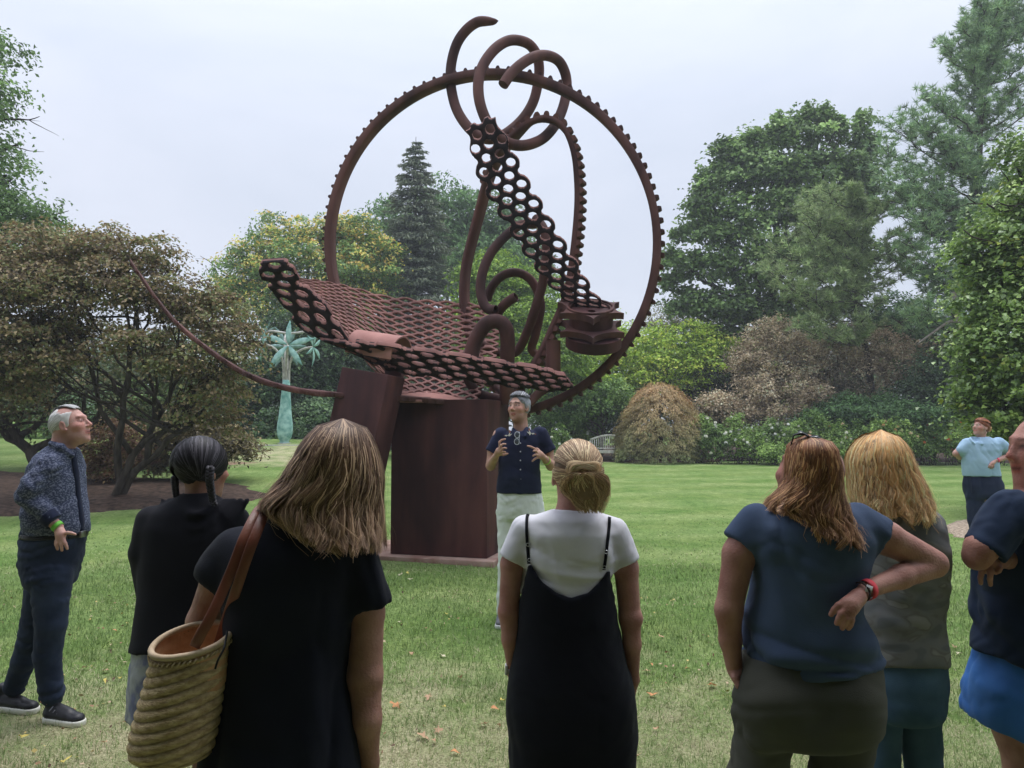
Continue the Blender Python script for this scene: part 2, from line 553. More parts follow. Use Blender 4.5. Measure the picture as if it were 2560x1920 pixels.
MULCH = mat('bark_mulch', (0.022, 0.015, 0.012), rough=0.95, spec=0.1, col2=(0.105, 0.070, 0.052), vscale=9, detail=8, bump=1.0, bscale=45, thr=(0.3, 0.72))
PALE_MULCH = mat('pale_wood_chips', (0.16, 0.12, 0.085), rough=0.95, spec=0.1, col2=(0.42, 0.34, 0.26), vscale=26, detail=8, bump=1.0, bscale=50)
sheet('mulch_bed', [(-14, 13.0), (-10.5, 13.4), (-7.5, 13.6), (-5.6, 14.3), (-4.9, 15.4), (-5.6, 16.8), (-8.2, 17.8), (-12, 18.6), (-18, 18.8), (-22, 15.0)],
      MULCH, 'dark bark mulch bed under the brown maple', dz=0.02, rise=0.10)
sheet('shrub_bed', [(0.8, 33.6), (2.0, 32.0), (3.8, 31.0), (5.6, 30.0), (8.0, 31.2), (10.5, 33.0), (14, 33.6), (18.5, 30.6), (24, 27.0), (32, 26.0), (36, 40), (20, 46), (2, 46), (-3, 40)],
      MULCH, 'mulched shrub bed along the far edge of the lawn', dz=0.03, rise=0.05)
sheet('wood_chip_patch', [(6.4, 11.3), (7.4, 10.9), (9.5, 10.8), (10.5, 12.4), (9.2, 13.8), (7.3, 12.9)], PALE_MULCH,
      'pale wood chip patch behind the light blue shirt', dz=0.03, rise=0.03)

# ---- grass blades standing and lying in the near lawn
def build_grass():
    r = np.random.RandomState(3)
    n = 460000
    # density falls with distance (about constant per picture area), so blades stay readable and cheap
    u = r.rand(n)
    a, b_ = 2.2, 17.0
    y = 1.0 / (1 / a + u * (1 / b_ - 1 / a))
    y = np.where(r.rand(n) < 0.25, r.uniform(2.2, 9, n), y)
    x = (r.rand(n) * 2 - 1) * (y * 0.82 + 1.4)
    keep = ~((x < -4.7) & (y > 12.8))
    x, y = x[keep], y[keep]; n = len(x)
    z = terrain(x, y)
    p = np.stack([x, y, z * 0], 1)
    patch = waves(p, 5, 0.9) * 0.5 + 0.3 * waves(p, 6, 0.35) + 0.25 * waves(p, 16, 2.3)
    dry = np.clip(dryness(x, y) + 0.55 * patch + 0.2 * r.randn(n), 0, 1)
    isdry = r.rand(n) < np.clip(dry * 1.05 - 0.12, 0, 0.92)
    L = r.uniform(0.025, 0.065, n) * (1 + 0.5 * (waves(p, 9, 0.5) > 0.75))
    lean = np.where(isdry, r.uniform(0.9, 1.5, n), r.uniform(0.25, 1.2, n))
    th = r.rand(n) * 6.283
    W = np.maximum(0.0032, y * 0.00085) * r.uniform(0.7, 1.3, n)
    L = L * np.where(y > 8, np.clip(1.0 - (y - 8) * 0.075, 0.25, 1), 1.0)
    lean = np.where(y > 9, np.maximum(lean, 0.8), lean)
    d = np.stack([np.cos(th) * np.sin(lean), np.sin(th) * np.sin(lean), np.cos(lean)], 1)
    sd = np.stack([-np.sin(th + r.uniform(-.7, .7, n)), np.cos(th), 0 * th], 1)
    base = np.stack([x, y, z - 0.004], 1)
    V = np.empty((n, 3, 3))
    V[:, 0] = base - sd * W[:, None] * .6
    V[:, 1] = base + sd * W[:, None] * .6
    tip = base + d * L[:, None]; tip[:, 2] = np.maximum(tip[:, 2], z + 0.004)
    V[:, 2] = tip
    T = np.arange(n)[:, None] * 3 + [0, 1, 2]
    g = np.array([0.105, 0.175, 0.045]); g2 = np.array([0.28, 0.37, 0.135]); s1 = np.array([0.52, 0.47, 0.30]); s2 = np.array([0.30, 0.27, 0.15])
    k = np.clip(0.45 + 0.35 * patch + 0.25 * r.randn(n), 0, 1)[:, None]; q = r.rand(n)[:, None]
    col = np.where(isdry[:, None], s1 * q + s2 * (1 - q), g * (1 - k) + g2 * k)
    C = np.repeat(col, 3, 0)
    mt = mat('grass_blade', (1, 1, 1), rough=0.6, spec=0.25, attr=True, trans=0.25)
    o = link('grass', new_mesh('grass', V.reshape(-1, 3), tris=T, cols=C, smooth_shade=False), mt)
    tag(o, 'short mixed green and straw coloured grass blades of the lawn', 'grass', kind='stuff')
build_grass()

# ---- fallen leaves lying on the grass
def build_fallen():
    r = np.random.RandomState(11)
    cols = {'yellow': (0.62, 0.50, 0.13), 'tan': (0.50, 0.31, 0.19), 'orange': (0.58, 0.27, 0.12), 'pale': (0.62, 0.55, 0.38)}
    mats = {k: mat('fallen_leaf_' + k, c, rough=0.7, var=0.2, vscale=40, trans=0.15) for k, c in cols.items()}
    def leaf_mesh(seed, palmate):
        q = np.random.RandomState(seed)
        pts = []
        m = 11 if palmate else 10
        for k in range(m):
            a = k / m * 6.283
            rad = (1.0 if k % 2 == 0 else 0.45) if palmate else (1.0 if k in (0,) else 0.62 - 0.14 * abs(math.cos(a)))
            pts.append((math.cos(a) * rad, math.sin(a) * rad * (1 if palmate else 0.7), 0.22 * math.cos(a * 2 + seed) * rad + 0.08 * q.randn()))
        V = [(0, 0, 0)] + pts
        F = [(0, 1 + k, 1 + (k + 1) % m) for k in range(m)]
        return V, F
    meshes = {}
    for kind in cols:
        for v in range(2):
            V, F = leaf_mesh(hash(kind) % 97 * 0 + v * 3 + len(kind), kind != 'yellow' and v == 0)
            me = new_mesh('fallen_leaf', V, F=F); me.materials.append(mats[kind]); meshes[kind, v] = me
    # leaves the photograph shows clearly (pixel, kind)
    spots = [(300, 1702, 'yellow'), (262, 1708, 'yellow'), (55, 1850, 'yellow'), (76, 1648, 'pale'), (160, 1912, 'yellow'), (288, 1582, 'orange'),
             (265, 1683, 'tan'), (72, 1771, 'tan'), (210, 1676, 'tan'), (318, 1812, 'tan'), (180, 1790, 'orange'), (262, 1865, 'tan'),
             (1256, 1758, 'yellow'), (1235, 1778, 'orange'), (1210, 1818, 'tan'), (1248, 1822, 'tan'), (1106, 1645, 'pale'), (1018, 1436, 'yellow'),
             (1000, 1440, 'pale'), (1028, 1452, 'pale'), (1116, 1540, 'yellow'), (1195, 1510, 'tan'), (1140, 1390, 'yellow'), (1628, 1667, 'orange'),
             (1617, 1684, 'tan'), (1651, 1596, 'tan'), (1632, 1744, 'orange'), (1718, 1678, 'orange'), (1780, 1720, 'orange'), (1590, 1900, 'tan'),
             (1060, 1850, 'tan'), (1085, 1862, 'tan'), (1095, 1835, 'tan'), (1135, 1888, 'orange'), (1110, 1775, 'yellow'), (1150, 1700, 'tan'),
             (1070, 1750, 'tan'), (2391, 1173, 'yellow'), (2517, 1221, 'yellow'), (2385, 1622, 'tan'), (2398, 1640, 'pale'), (1640, 1830, 'tan'),
             (1000, 1560, 'pale'), (1030, 1640, 'tan'), (990, 1770, 'orange'), (340, 1400, 'yellow'), (1450, 1200, 'yellow'), (350, 1630, 'tan')]
    marks = [((160, 1780), 'the old man\'s front shoe'), ((430, 1900), 'the straw basket'), ((1245, 1700), 'the white watch'), ((1590, 1740), 'the right hip of the black jumpsuit'),
             ((1845, 1700), 'the olive trousers'), ((2450, 1660), 'the blue shorts'), ((2500, 1230), 'the wood chips'), ((1010, 1420), 'the sculpture footing'), ((870, 1700), 'the right elbow over the black dress')]
    words = ['nearest to', 'second nearest to', 'third nearest to', 'fourth nearest to', 'fifth nearest to', 'sixth nearest to', 'seventh nearest to', 'eighth nearest to', 'ninth nearest to', 'tenth nearest to']
    where = {}
    for kind in cols:
        by = {}
        for px, py, kd in spots:
            if kd == kind:
                dd = [math.hypot(px - m[0][0], py - m[0][1]) for m in marks]; q = int(np.argmin(dd)); by.setdefault(q, []).append((dd[q], (px, py)))
        for q, lst in by.items():
            for n_, (_, key) in enumerate(sorted(lst)): where[key + (kind,)] = words[n_] + ' ' + marks[q][1]
    k = 0
    for px, py, kind in spots:
        # meet the ground along the ray
        Y = CAM_H * FPX / max(py - 1070, 30)
        for _ in range(8):
            q = P(px, py, Y); Y += (q[2] - float(terrain(q[0], Y))) * FPX / max(py - 1070, 30) * 0.9
        q = P(px, py, Y)
        v = k % 2
        o = link('fallen_leaf', meshes[kind, v])
        s = r.uniform(0.026, 0.040) * (1.35 if Y > 8 else 1)
        o.scale = (s, s * r.uniform(0.7, 1), s)
        o.rotation_euler = (r.uniform(-.5, .5), r.uniform(-.5, .5), r.uniform(0, 6.28))
        o.location = (q[0], Y, float(terrain(q[0], Y)) + 0.022)
        tag(o, {'yellow': 'small yellow fallen leaf ', 'tan': 'curled tan fallen leaf ', 'orange': 'small orange brown fallen leaf ', 'pale': 'pale dry fallen leaf '}[kind] + where[(px, py, kind)],
            'leaf', group=kind + ' fallen leaves on the lawn')
        k += 1
    # countless crumbs of leaf litter
    n = 1700
    y = r.uniform(2.8, 7.5, n); x = (r.rand(n) * 2 - 1) * y * 0.68
    keep = (waves(np.stack([x, y, 0 * x], 1), 22, 1.1) > -0.1)
    x, y = x[keep], y[keep]; n = len(x)
    z = terrain(x, y) + 0.02
    c = np.stack([x, y, z], 1)
    A = r.randn(n, 3) * [1, 1, 0.45]; A /= np.linalg.norm(A, axis=1)[:, None]
    Bv = np.cross(A, r.randn(n, 3) * [.3, .3, 1]); Bv /= np.linalg.norm(Bv, axis=1)[:, None]
    s = r.uniform(0.006, 0.016, n)[:, None]
    V = np.stack([c - A * s, c + Bv * s * .7, c + A * s, c - Bv * s * .7], 1).reshape(-1, 3)
    i = np.arange(n)[:, None] * 4
    T = np.concatenate([i + [0, 1, 2], i + [0, 2, 3]], 1).reshape(-1, 3)
    col = np.array([(0.30, 0.17, 0.10), (0.45, 0.33, 0.22), (0.5, 0.38, 0.14), (0.12, 0.07, 0.045)])[r.randint(0, 4, n)]
    o = link('leaf_litter', new_mesh('leaf_litter', V, tris=T, cols=np.repeat(col, 4, 0), smooth_shade=False),
             mat('leaf_litter', (1, 1, 1), attr=True, rough=0.8))
    tag(o, 'brown crumbs of leaf litter scattered in the near grass', 'leaf litter', kind='stuff')
build_fallen()
# ================================================================== rusted steel sculpture
def rust_material(name, base, light, streak=1.0, bump=0.25):
    m = bpy.data.materials.new(name); m.use_nodes = True
    nt = m.node_tree; N, L = nt.nodes, nt.links
    b = N['Principled BSDF']; b.inputs['Roughness'].default_value = 0.78
    b.inputs['Specular IOR Level'].default_value = 0.25
    tc = N.new('ShaderNodeTexCoord')
    def noise(scale, st=(1, 1, 1), det=6, dist=0.0):
        mp = N.new('ShaderNodeMapping'); mp.inputs['Scale'].default_value = st
        L.new(tc.outputs['Object'], mp.inputs['Vector'])
        n = N.new('ShaderNodeTexNoise'); n.inputs['Scale'].default_value = scale; n.inputs['Detail'].default_value = det
        n.inputs['Distortion'].default_value = dist
        L.new(mp.outputs[0], n.inputs['Vector']); return n.outputs[0]
    r = N.new('ShaderNodeValToRGB'); e = r.color_ramp.elements
    e[0].position = 0.3; e[0].color = (*base, 1); e[1].position = 0.72; e[1].color = (*light, 1)
    L.new(noise(3.2, (1, 1, 0.35), 8, 0.5), r.inputs[0])
    r2 = N.new('ShaderNodeValToRGB'); e = r2.color_ramp.elements
    e[0].position = 0.36; e[0].color = (0.46, 0.44, 0.50, 1); e[1].position = 0.62; e[1].color = (1.08, 1.0, 0.98, 1)
    L.new(noise(1.3, (2.2, 2.2, 0.35), 5), r2.inputs[0])
    x = N.new('ShaderNodeMix'); x.data_type = 'RGBA'; x.blend_type = 'MULTIPLY'; x.inputs[0].default_value = 0.95 * streak
    L.new(r.outputs[0], x.inputs[6]); L.new(r2.outputs[0], x.inputs[7])
    r3 = N.new('ShaderNodeValToRGB'); e = r3.color_ramp.elements      # pale scratches and lichen dots
    e[0].position = 0.70; e[0].color = (1, 1, 1, 1); e[1].position = 0.80; e[1].color = (1.5, 1.45, 1.5, 1)
    L.new(noise(16, (1, 1, 1), 3), r3.inputs[0])
    x2 = N.new('ShaderNodeMix'); x2.data_type = 'RGBA'; x2.blend_type = 'MULTIPLY'; x2.inputs[0].default_value = 0.5
    L.new(x.outputs[2], x2.inputs[6]); L.new(r3.outputs[0], x2.inputs[7])
    L.new(x2.outputs[2], b.inputs['Base Color'])
    bp = N.new('ShaderNodeBump'); bp.inputs['Strength'].default_value = bump; bp.inputs['Distance'].default_value = 0.004
    L.new(noise(70, det=4), bp.inputs['Height']); L.new(bp.outputs[0], b.inputs['Normal'])
    return m
RUST = rust_material('weathered_steel', (0.080, 0.038, 0.033), (0.165, 0.078, 0.065))
RUST_D = rust_material('dark_weathered_steel', (0.062, 0.026, 0.027), (0.120, 0.050, 0.046))
RUST_SHADE = rust_material('shade_dark_weathered_steel', (0.012, 0.008, 0.010), (0.030, 0.017, 0.018), streak=0.5)  # strip faces: their lack of light put into a near-black colour
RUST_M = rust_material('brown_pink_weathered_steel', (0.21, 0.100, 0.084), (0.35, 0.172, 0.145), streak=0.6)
RUST_P = rust_material('pinkish_weathered_steel', (0.31, 0.145, 0.122), (0.46, 0.235, 0.200), streak=0.4)

root_c = P(1100, 1400, 9.3)
SC = thing('steel_sculpture', 'tall abstract rusted steel sculpture of toothed rings, bent pipes and perforated strips on a block',
           'sculpture', (root_c[0], 9.3, 0.0))
SO = offs(SC)
def part(name, bag, m, parent=None, bev=0.0, smooth_shade=True, label=None):
    o = link(name, bag.mesh(name, SO, smooth_shade=smooth_shade, cols=False), m, SC if parent is None else parent)
    if bev: bevel(o, bev)
    if label: o['label'] = label
    return o

# ---- footing and block
def prism(bag, quad, z0, z1):
    q = np.asarray(quad, float)
    V = np.vstack([np.column_stack([q, np.full(4, z0)]), np.column_stack([q, np.full(4, z1)])])
    bag.add(V, Q=[(3, 2, 1, 0), (4, 5, 6, 7), (0, 1, 5, 4), (1, 2, 6, 5), (2, 3, 7, 6), (3, 0, 4, 7)])
fr = np.array([-0.293, 9.08]); fl = np.array([-1.475, 9.42])
u = (fr - fl) / np.linalg.norm(fr - fl); back = np.array([-u[1], u[0]])
br = fr + back * 0.92; bl = fl + back * 0.92
ZT = P(1218, 998, 9.08)[2]
b = Bag(); prism(b, [fl, fr, br, bl], 0.06, ZT)
part('block', b, RUST_D, bev=0.006, smooth_shade=False)
b = Bag()
s0 = fl - u * 1.15 - back * 0.16; s1 = fr + u * 0.13 - back * 0.16
prism(b, [s0, s1, s1 + back * 1.25, s0 + back * 1.25], -0.05, 0.055)
CONC = mat('rust_stained_concrete', (0.24, 0.13, 0.10), rough=0.9, col2=(0.38, 0.26, 0.21), vscale=5, detail=8, bump=0.3, bscale=60)
part('footing_slab', b, CONC, bev=0.012, smooth_shade=False)

# ---- leaning box leg
b = Bag()
TL, TR = P(855, 917, 8.95), P(971, 937, 8.72)
BL, BR = P(742, 1400, 8.95), P(872, 1408, 8.70)
bk = np.array([0.13, 0.44, -0.01])
V = [TL, TR, BR, BL, TL + bk, TR + bk, BR + bk, BL + bk]
b.add(V, Q=[(0, 3, 2, 1), (4, 5, 6, 7), (0, 1, 5, 4), (1, 2, 6, 5), (2, 3, 7, 6), (3, 0, 4, 7)])
part('leaning_leg', b, RUST_D, bev=0.01, smooth_shade=False)
b = Bag()      # dark upright strut between leg and block carrying the saddle
c0 = P(985, 1010, 9.35); b.box((c0[0] - 0.02, 9.5, (ZT + 0.02 + P(985, 880, 9.4)[2]) / 2), 0.2, 0.26, P(985, 880, 9.4)[2] - ZT - 0.02)
part('upright_strut', b, RUST_D, bev=0.006, smooth_shade=False)

# ---- big toothed ring
def ring_path(cx, cy, rx, ry, Yc, dY, t0, t1, n):
    t = np.radians(np.linspace(t0, t1, n))
    return np.array([P(cx + rx * math.cos(a), cy - ry * math.sin(a), Yc + dY * math.cos(a)) for a in t])
def rect_sweep(C, out, wid, dep, closed=False, caps=True):
    """rectangular bar along C; out = unit vectors (radial), wid radial size, dep size along the binormal"""
    T = np.gradient(C, axis=0); T /= np.linalg.norm(T, axis=1)[:, None]
    if closed:
        T = np.roll(C, -1, 0) - np.roll(C, 1, 0); T /= np.linalg.norm(T, axis=1)[:, None]
    out = out - (out * T).sum(1)[:, None] * T; out /= np.linalg.norm(out, axis=1)[:, None]
    B = np.cross(T, out)
    V = np.stack([C - out * wid / 2 - B * dep / 2, C + out * wid / 2 - B * dep / 2, C + out * wid / 2 + B * dep / 2, C - out * wid / 2 + B * dep / 2], 1).reshape(-1, 3)
    n = len(C); m = n if closed else n - 1
    i = (np.arange(m) * 4)[:, None]; k = np.arange(4)[None]; k2 = (k + 1) % 4
    nx = ((np.arange(m) + 1) % n * 4)[:, None]
    Q = np.stack([i + k, i + k2, nx + k2, nx + k], -1).reshape(-1, 4).tolist()
    if not closed: Q += [[0, 3, 2, 1], [4 * (n - 1) + q for q in (0, 1, 2, 3)]]
    return V, Q, T, out, B
RY, RDY = 10.05, -0.52
C = ring_path(1234, 610, 409, 424, RY, RDY, 0, 360, 145)[:-1]
cen = P(1234, 610, RY)
V, Q, T, out, B = rect_sweep(C, C - cen, 0.10, 0.17, closed=True)
b = Bag(); b.add(V, Q)
ring = part('toothed_ring', b, RUST, smooth_shade=False); bevel(ring, 0.006, 1)
def tooth_mesh(w, d, l):
    # tapered cog: broad root, rounded crest
    pr = [(-.5, 0), (.5, 0), (.42, .55), (.24, .95), (0, 1.0), (-.24, .95), (-.42, .55)]
    V = [(a * w, -d / 2, c * l) for a, c in pr] + [(a * w, d / 2, c * l) for a, c in pr]
    n = len(pr)
    F = [tuple(range(n)), tuple(range(2 * n - 1, n - 1, -1))] + [((k + 1) % n, k, k + n, (k + 1) % n + n) for k in range(n)]
    me = new_mesh('tooth', V, F=F, smooth_shade=False); me.materials.append(RUST); return me
def teeth(parent, C, T, out, B, n, w, d, l, lift, skip=lambda p: False, side=0.0):
    me = tooth_mesh(w, d, l)
    s = np.concatenate([[0], np.cumsum(np.linalg.norm(np.diff(C, axis=0), axis=1))])
    for q in np.linspace(s[0], s[-1], n, endpoint=False):
        c, t, o_, b_ = [np.array([np.interp(q, s, A[:, k]) for k in range(3)]) for A in (C, T, out, B)]
        if skip(c): continue
        o_ = o_ / np.linalg.norm(o_); t = t - t @ o_ * o_; t /= np.linalg.norm(t)
        R = Matrix((t, np.cross(o_, t), o_)).transposed()
        o = bpy.data.objects.new('tooth', me); sc.collection.objects.link(o)
        o.parent = parent
        o.location = Vector(c - SO + o_ * lift)
        o.rotation_euler = R.to_euler()
Cc = np.vstack([C, C[:1]]); Tc = np.vstack([T, T[:1]]); oc = np.vstack([out, out[:1]]); Bc = np.vstack([B, B[:1]])
teeth(ring, Cc, Tc, oc, Bc, 98, 0.060, 0.11, 0.052, 0.047)

# ---- smaller toothed ring seen almost edge on
pts = [(1278, 351, 9.9), (1300, 327, 9.78), (1323, 308, 9.72), (1348, 298, 9.72), (1370, 298, 9.72), (1392, 306, 9.72), (1413, 326, 9.72), (1430, 361, 9.72), (1441, 405, 9.72), (1446, 459, 9.72), (1447, 506, 9.72), (1444, 560, 9.72), (1438, 620, 9.72), (1430, 680, 9.72), (1419, 735, 9.72), (1403, 778, 9.72), (1385, 818, 9.72), (1367, 858, 9.72), (1345, 900, 9.72), (1318, 945, 9.76), (1288, 975, 9.9), (1255, 975, 10.1), (1225, 945, 10.3), (1200, 900, 10.42), (1180, 850, 10.5), (1167, 800, 10.55), (1161, 745, 10.6), (1163, 690, 10.6), (1170, 645, 10.6), (1181, 600, 10.56), (1193, 555, 10.5), (1205, 510, 10.42), (1217, 465, 10.32), (1233, 420, 10.2), (1255, 382, 10.04)]
C2 = resample([P(*q) for q in pts], 150, closed=True)
cen2 = C2.mean(0)
V, Q, T2, o2, B2 = rect_sweep(C2, C2 - cen2, 0.070, 0.15, closed=True)
b = Bag(); b.add(V, Q); ring2 = part('inner_toothed_ring', b, RUST, smooth_shade=False)
Cc = np.vstack([C2, C2[:1]]); Tc = np.vstack([T2, T2[:1]]); oc = np.vstack([o2, o2[:1]]); Bc = np.vstack([B2, B2[:1]])
teeth(ring2, Cc, Tc, oc, Bc, 76, 0.080, 0.15, 0.055, 0.032, skip=lambda q: q[0] < -0.35 and q[2] < 5.0)

# ---- bent pipes
def pipe(name, pts, r, n=70, hollow=0.0, taper=None, m=RUST, seg=20):
    W = [P(*q) for q in pts]
    C = resample(W, n)
    R = np.full(n, r)
    if taper: R[-taper:] = r * np.sqrt(np.clip(1 - np.linspace(0, 1, taper) ** 2, 0.002, 1))
    b = Bag(); b.tube(C, R, seg, hollow=hollow)
    o = part(name, b, m)
    md = o.modifiers.new('edge', 'EDGE_SPLIT'); md.split_angle = math.radians(50)
    return o
# the coil at the top: one pipe of more than two turns
coil = [(1258, 212, 9.55), (1276, 186, 9.60), (1304, 160, 9.68), (1336, 142, 9.8), (1368, 139, 9.95), (1396, 152, 10.1), (1412, 180, 10.2), (1417, 212, 10.25),
        (1413, 248, 10.2), (1402, 284, 10.1), (1384, 318, 9.95), (1356, 347, 9.8), (1320, 362, 9.65), (1284, 362, 9.55), (1250, 345, 9.5), (1222, 312, 9.5),
        (1204, 272, 9.52), (1196, 232, 9.55), (1198, 192, 9.6), (1212, 155, 9.68), (1238, 122, 9.78), (1268, 103, 9.88), (1296, 101, 9.98), (1324, 112, 10.1),
        (1342, 138, 10.2), (1348, 172, 10.28), (1344, 212, 10.3), (1334, 252, 10.28), (1314, 288, 10.2), (1286, 318, 10.1), (1254, 340, 9.98), (1222, 348, 9.95),
        (1190, 336, 9.98), (1162, 308, 10.05), (1141, 272, 10.15), (1130, 232, 10.22), (1126, 194, 10.25), (1130, 150, 10.25), (1143, 108, 10.22), (1165, 76, 10.18),
        (1192, 56, 10.12), (1216, 53, 10.1), (1232, 54, 10.08), (1246, 52, 10.06)]
pipe('coiled_pipe', coil, 0.069, n=260, taper=9)
pipe('looped_pipe', [(1340, 560, 9.95), (1300, 563, 9.9), (1276, 580, 9.82), (1250, 604, 9.75), (1228, 632, 9.68), (1212, 664, 9.62), (1203, 697, 9.58), (1202, 730, 9.55),
                     (1209, 758, 9.5), (1222, 773, 9.46), (1240, 775, 9.4)], 0.062, hollow=0.12)
pipe('long_curved_pipe', [(1262, 1000, 9.7), (1238, 995, 9.75), (1200, 985, 9.7), (1176, 960, 9.6), (1166, 925, 9.55), (1170, 880, 9.8), (1200, 860, 10.2), (1245, 880, 10.25),
                          (1290, 880, 10.15), (1318, 830, 9.95), (1332, 790, 9.8), (1345, 750, 9.72), (1356, 710, 9.68), (1363, 665, 9.66), (1366, 620, 9.66), (1360, 575, 9.7), (1340, 545, 9.85)], 0.060, n=110)
pipe('second_curved_pipe', [(1322, 1010, 9.75), (1345, 985, 9.8), (1375, 962, 9.9), (1385, 935, 10.0), (1360, 900, 10.12), (1330, 875, 10.1), (1338, 840, 10.0), (1347, 800, 9.95), (1352, 760, 9.92), (1340, 720, 9.9),
                            (1322, 695, 9.9), (1296, 682, 9.9), (1268, 684, 9.92), (1244, 699, 9.94), (1226, 724, 9.96), (1218, 752, 9.98)], 0.057, n=110)
pipe('cut_stub_pipe', [(1236, 800, 9.66), (1244, 784, 9.62), (1258, 765, 9.55), (1274, 751, 9.5), (1290, 742, 9.46)], 0.060, n=30, hollow=0.14)
pipe('arched_pipe', [(1174, 925, 9.42), (1178, 893, 9.42), (1184, 862, 9.4), (1196, 836, 9.38), (1214, 812, 9.36), (1236, 803, 9.34), (1257, 810, 9.34), (1267, 830, 9.36), (1269, 860, 9.4),
                     (1268, 910, 9.5), (1267, 960, 9.6), (1267, 1006, 9.68)], 0.091, n=70, seg=24)
# short upright tube with rim
b = Bag()
a0, a1 = P(1383, 936, 9.5), P(1383, 852, 9.5)
b.tube(np.array([a0 + (a1 - a0) * t for t in (0, .5, .97, .98, 1)]), [0.092, 0.092, 0.092, 0.097, 0.097], 12)
part('short_upright_tube', b, RUST, bev=0.004, smooth_shade=False)

# ---- perforated strips: plates with a triangular lattice of round holes, modelled in (s,t,w) and bent
def strip(name, ctrl, half, thick, m, res=0.088, hole=0.36, edge=0.10, closed_tip=True, wave=0.0, tdir=(0.05, 0.7, 0.7)):
    """ctrl rows: (s, px, py, Y, bx, by, bY): centre pixel/depth at lattice row s and across-vector per unit t"""
    A = np.array(ctrl, float)
    s0, s1 = A[0, 0], A[-1, 0]
    def interp(s, c):
        # smooth interpolation
        x = A[:, 0]
        k = np.interp(s, x, A[:, c])
        d = 0.5
        return (np.interp(np.clip(s - d, s0, s1), x, A[:, c]) + 2 * k + np.interp(np.clip(s + d, s0, s1), x, A[:, c])) / 4
    tk = thick
    def f(p):
        s, t, w = p.T
        k = np.round(s)
        d = None
        for kk in (k - 1, k, k + 1):
            off = 0.5 * (np.abs(kk) % 2)
            tt = np.round(t - off) + off
            dd = np.sqrt(((s - kk) * 0.866) ** 2 + (t - tt) ** 2) - hole
            d = dd if d is None else np.minimum(d, dd)
        hw = np.interp(s, half[0], half[1]) + wave * np.cos(2 * np.pi * s / 2)
        body = np.maximum(np.abs(t) - hw, np.maximum(s0 - s, s - s1) * 0.866)
        q = np.maximum(body, -d)
        return np.maximum(q, np.abs(w) - 0.5)
    hmax = max(half[1]) + wave + 0.2
    # anisotropic grid: scale w so that it is 3 cells thick
    def g(p): return f(p * [1, 1, 1 / (res * 3.0)])
    def g2(p):
        q = p.copy(); q[:, 2] = q[:, 2] / (res * 3.0)
        s = f(q)
        return s
    V, Q = mesh_sdf(g2, (s0 - 0.4, -hmax, -res * 3.0), (s1 + 0.4, hmax, res * 3.0), res)
    s, t, w = V[:, 0], V[:, 1], V[:, 2] / (res * 3.0)
    px = interp(s, 1) + interp(s, 4) * t; py = interp(s, 2) + interp(s, 5) * t
    Yd = interp(s, 3) + interp(s, 6) * t
    W = np.array([P(a, b_, c) for a, b_, c in zip(px, py, Yd)])
    nrm = np.array(tdir) / np.linalg.norm(tdir)
    W = W + nrm[None] * ((w + 0.5) * tk)[:, None]
    b = Bag(); b.add(W, Q)
    o = part(name, b, m)
    # one steel: light on hole walls, shade on faces, both put into the colour
    o.data.materials.append(RUST_M if m is RUST_SHADE else m)
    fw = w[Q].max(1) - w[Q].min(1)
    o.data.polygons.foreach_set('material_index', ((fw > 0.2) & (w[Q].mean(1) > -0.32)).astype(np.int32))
    md = o.modifiers.new('edge', 'EDGE_SPLIT'); md.split_angle = math.radians(42)
    return o

# hanging strip from the coil down to the sprockets (plate faces down towards the viewer)
# lattice rows step down the strip; across = to the right
S1 = [(0, 1196, 300, 9.0, 33, -16, -0.01), (1, 1209, 331, 9.027, 33, -14, -0.01), (2, 1222, 362, 9.055, 33, -12, -0.01), (4, 1243, 420, 9.11, 33.5, -12, -0.01), (6, 1270, 474, 9.165, 33.5, -12, -0.01), (8, 1300, 522, 9.22, 34, -11, -0.01), (10, 1331, 573, 9.275, 34, -10, -0.01), (12, 1361, 622, 9.33, 34, -8, -0.01), (14, 1392, 668, 9.385, 33.5, -6, -0.01), (16, 1422, 712, 9.44, 32, -3, -0.01), (17.5, 1446, 742, 9.481, 31, 0, -0.01), (19, 1470, 764, 9.523, 30, 2, -0.01), (20, 1487, 772, 9.55, 29, 2, -0.01)]
strip('hanging_perforated_strip', S1, ([0, 2, 4, 17, 20], [1.05, 1.3, 1.48, 1.46, 1.4]), 0.062, RUST_SHADE, hole=0.33, wave=0.13, tdir=(0.02, 0.72, 0.70))
# lower strip: from the upturned tail on the left, across the front, to the right end
S2 = [(-0.6, 680, 652, 8.55, 48, -3, 0.0), (0, 686, 664, 8.55, 48, -3, 0.0), (1, 693, 689, 8.614, 48, -2, 0.0), (2, 708, 711, 8.679, 46, 0, 0.0), (3, 730, 733, 8.743, 44, 3, 0.0), (4, 757, 760, 8.807, 42, 5, 0.0), (5, 779, 795, 8.871, 41, 6, 0.0), (6, 803, 831, 8.936, 40, 8, 0.0), (7, 834, 862, 9.0, 36, 11, 0.025), (8, 873, 882, 9.0, 28, 15, 0.05), (9, 915, 891, 9.0, 21, 19.040000000000003, 0.075), (10, 958, 898, 9.0, 17, 19.040000000000003, 0.1), (11, 1001, 904, 9.0, 16, 19.040000000000003, 0.1), (12, 1046, 911, 9.0, 15.5, 18.48, 0.1), (14, 1135, 921, 9.0, 15, 17.92, 0.1), (16, 1222, 934, 9.0, 14, 17.360000000000003, 0.1), (18, 1304, 945, 9.0, 13, 16.240000000000002, 0.1), (20, 1378, 954, 9.0, 12, 15.120000000000001, 0.1), (21.4, 1428, 957, 9.0, 10, 13.440000000000001, 0.1)]
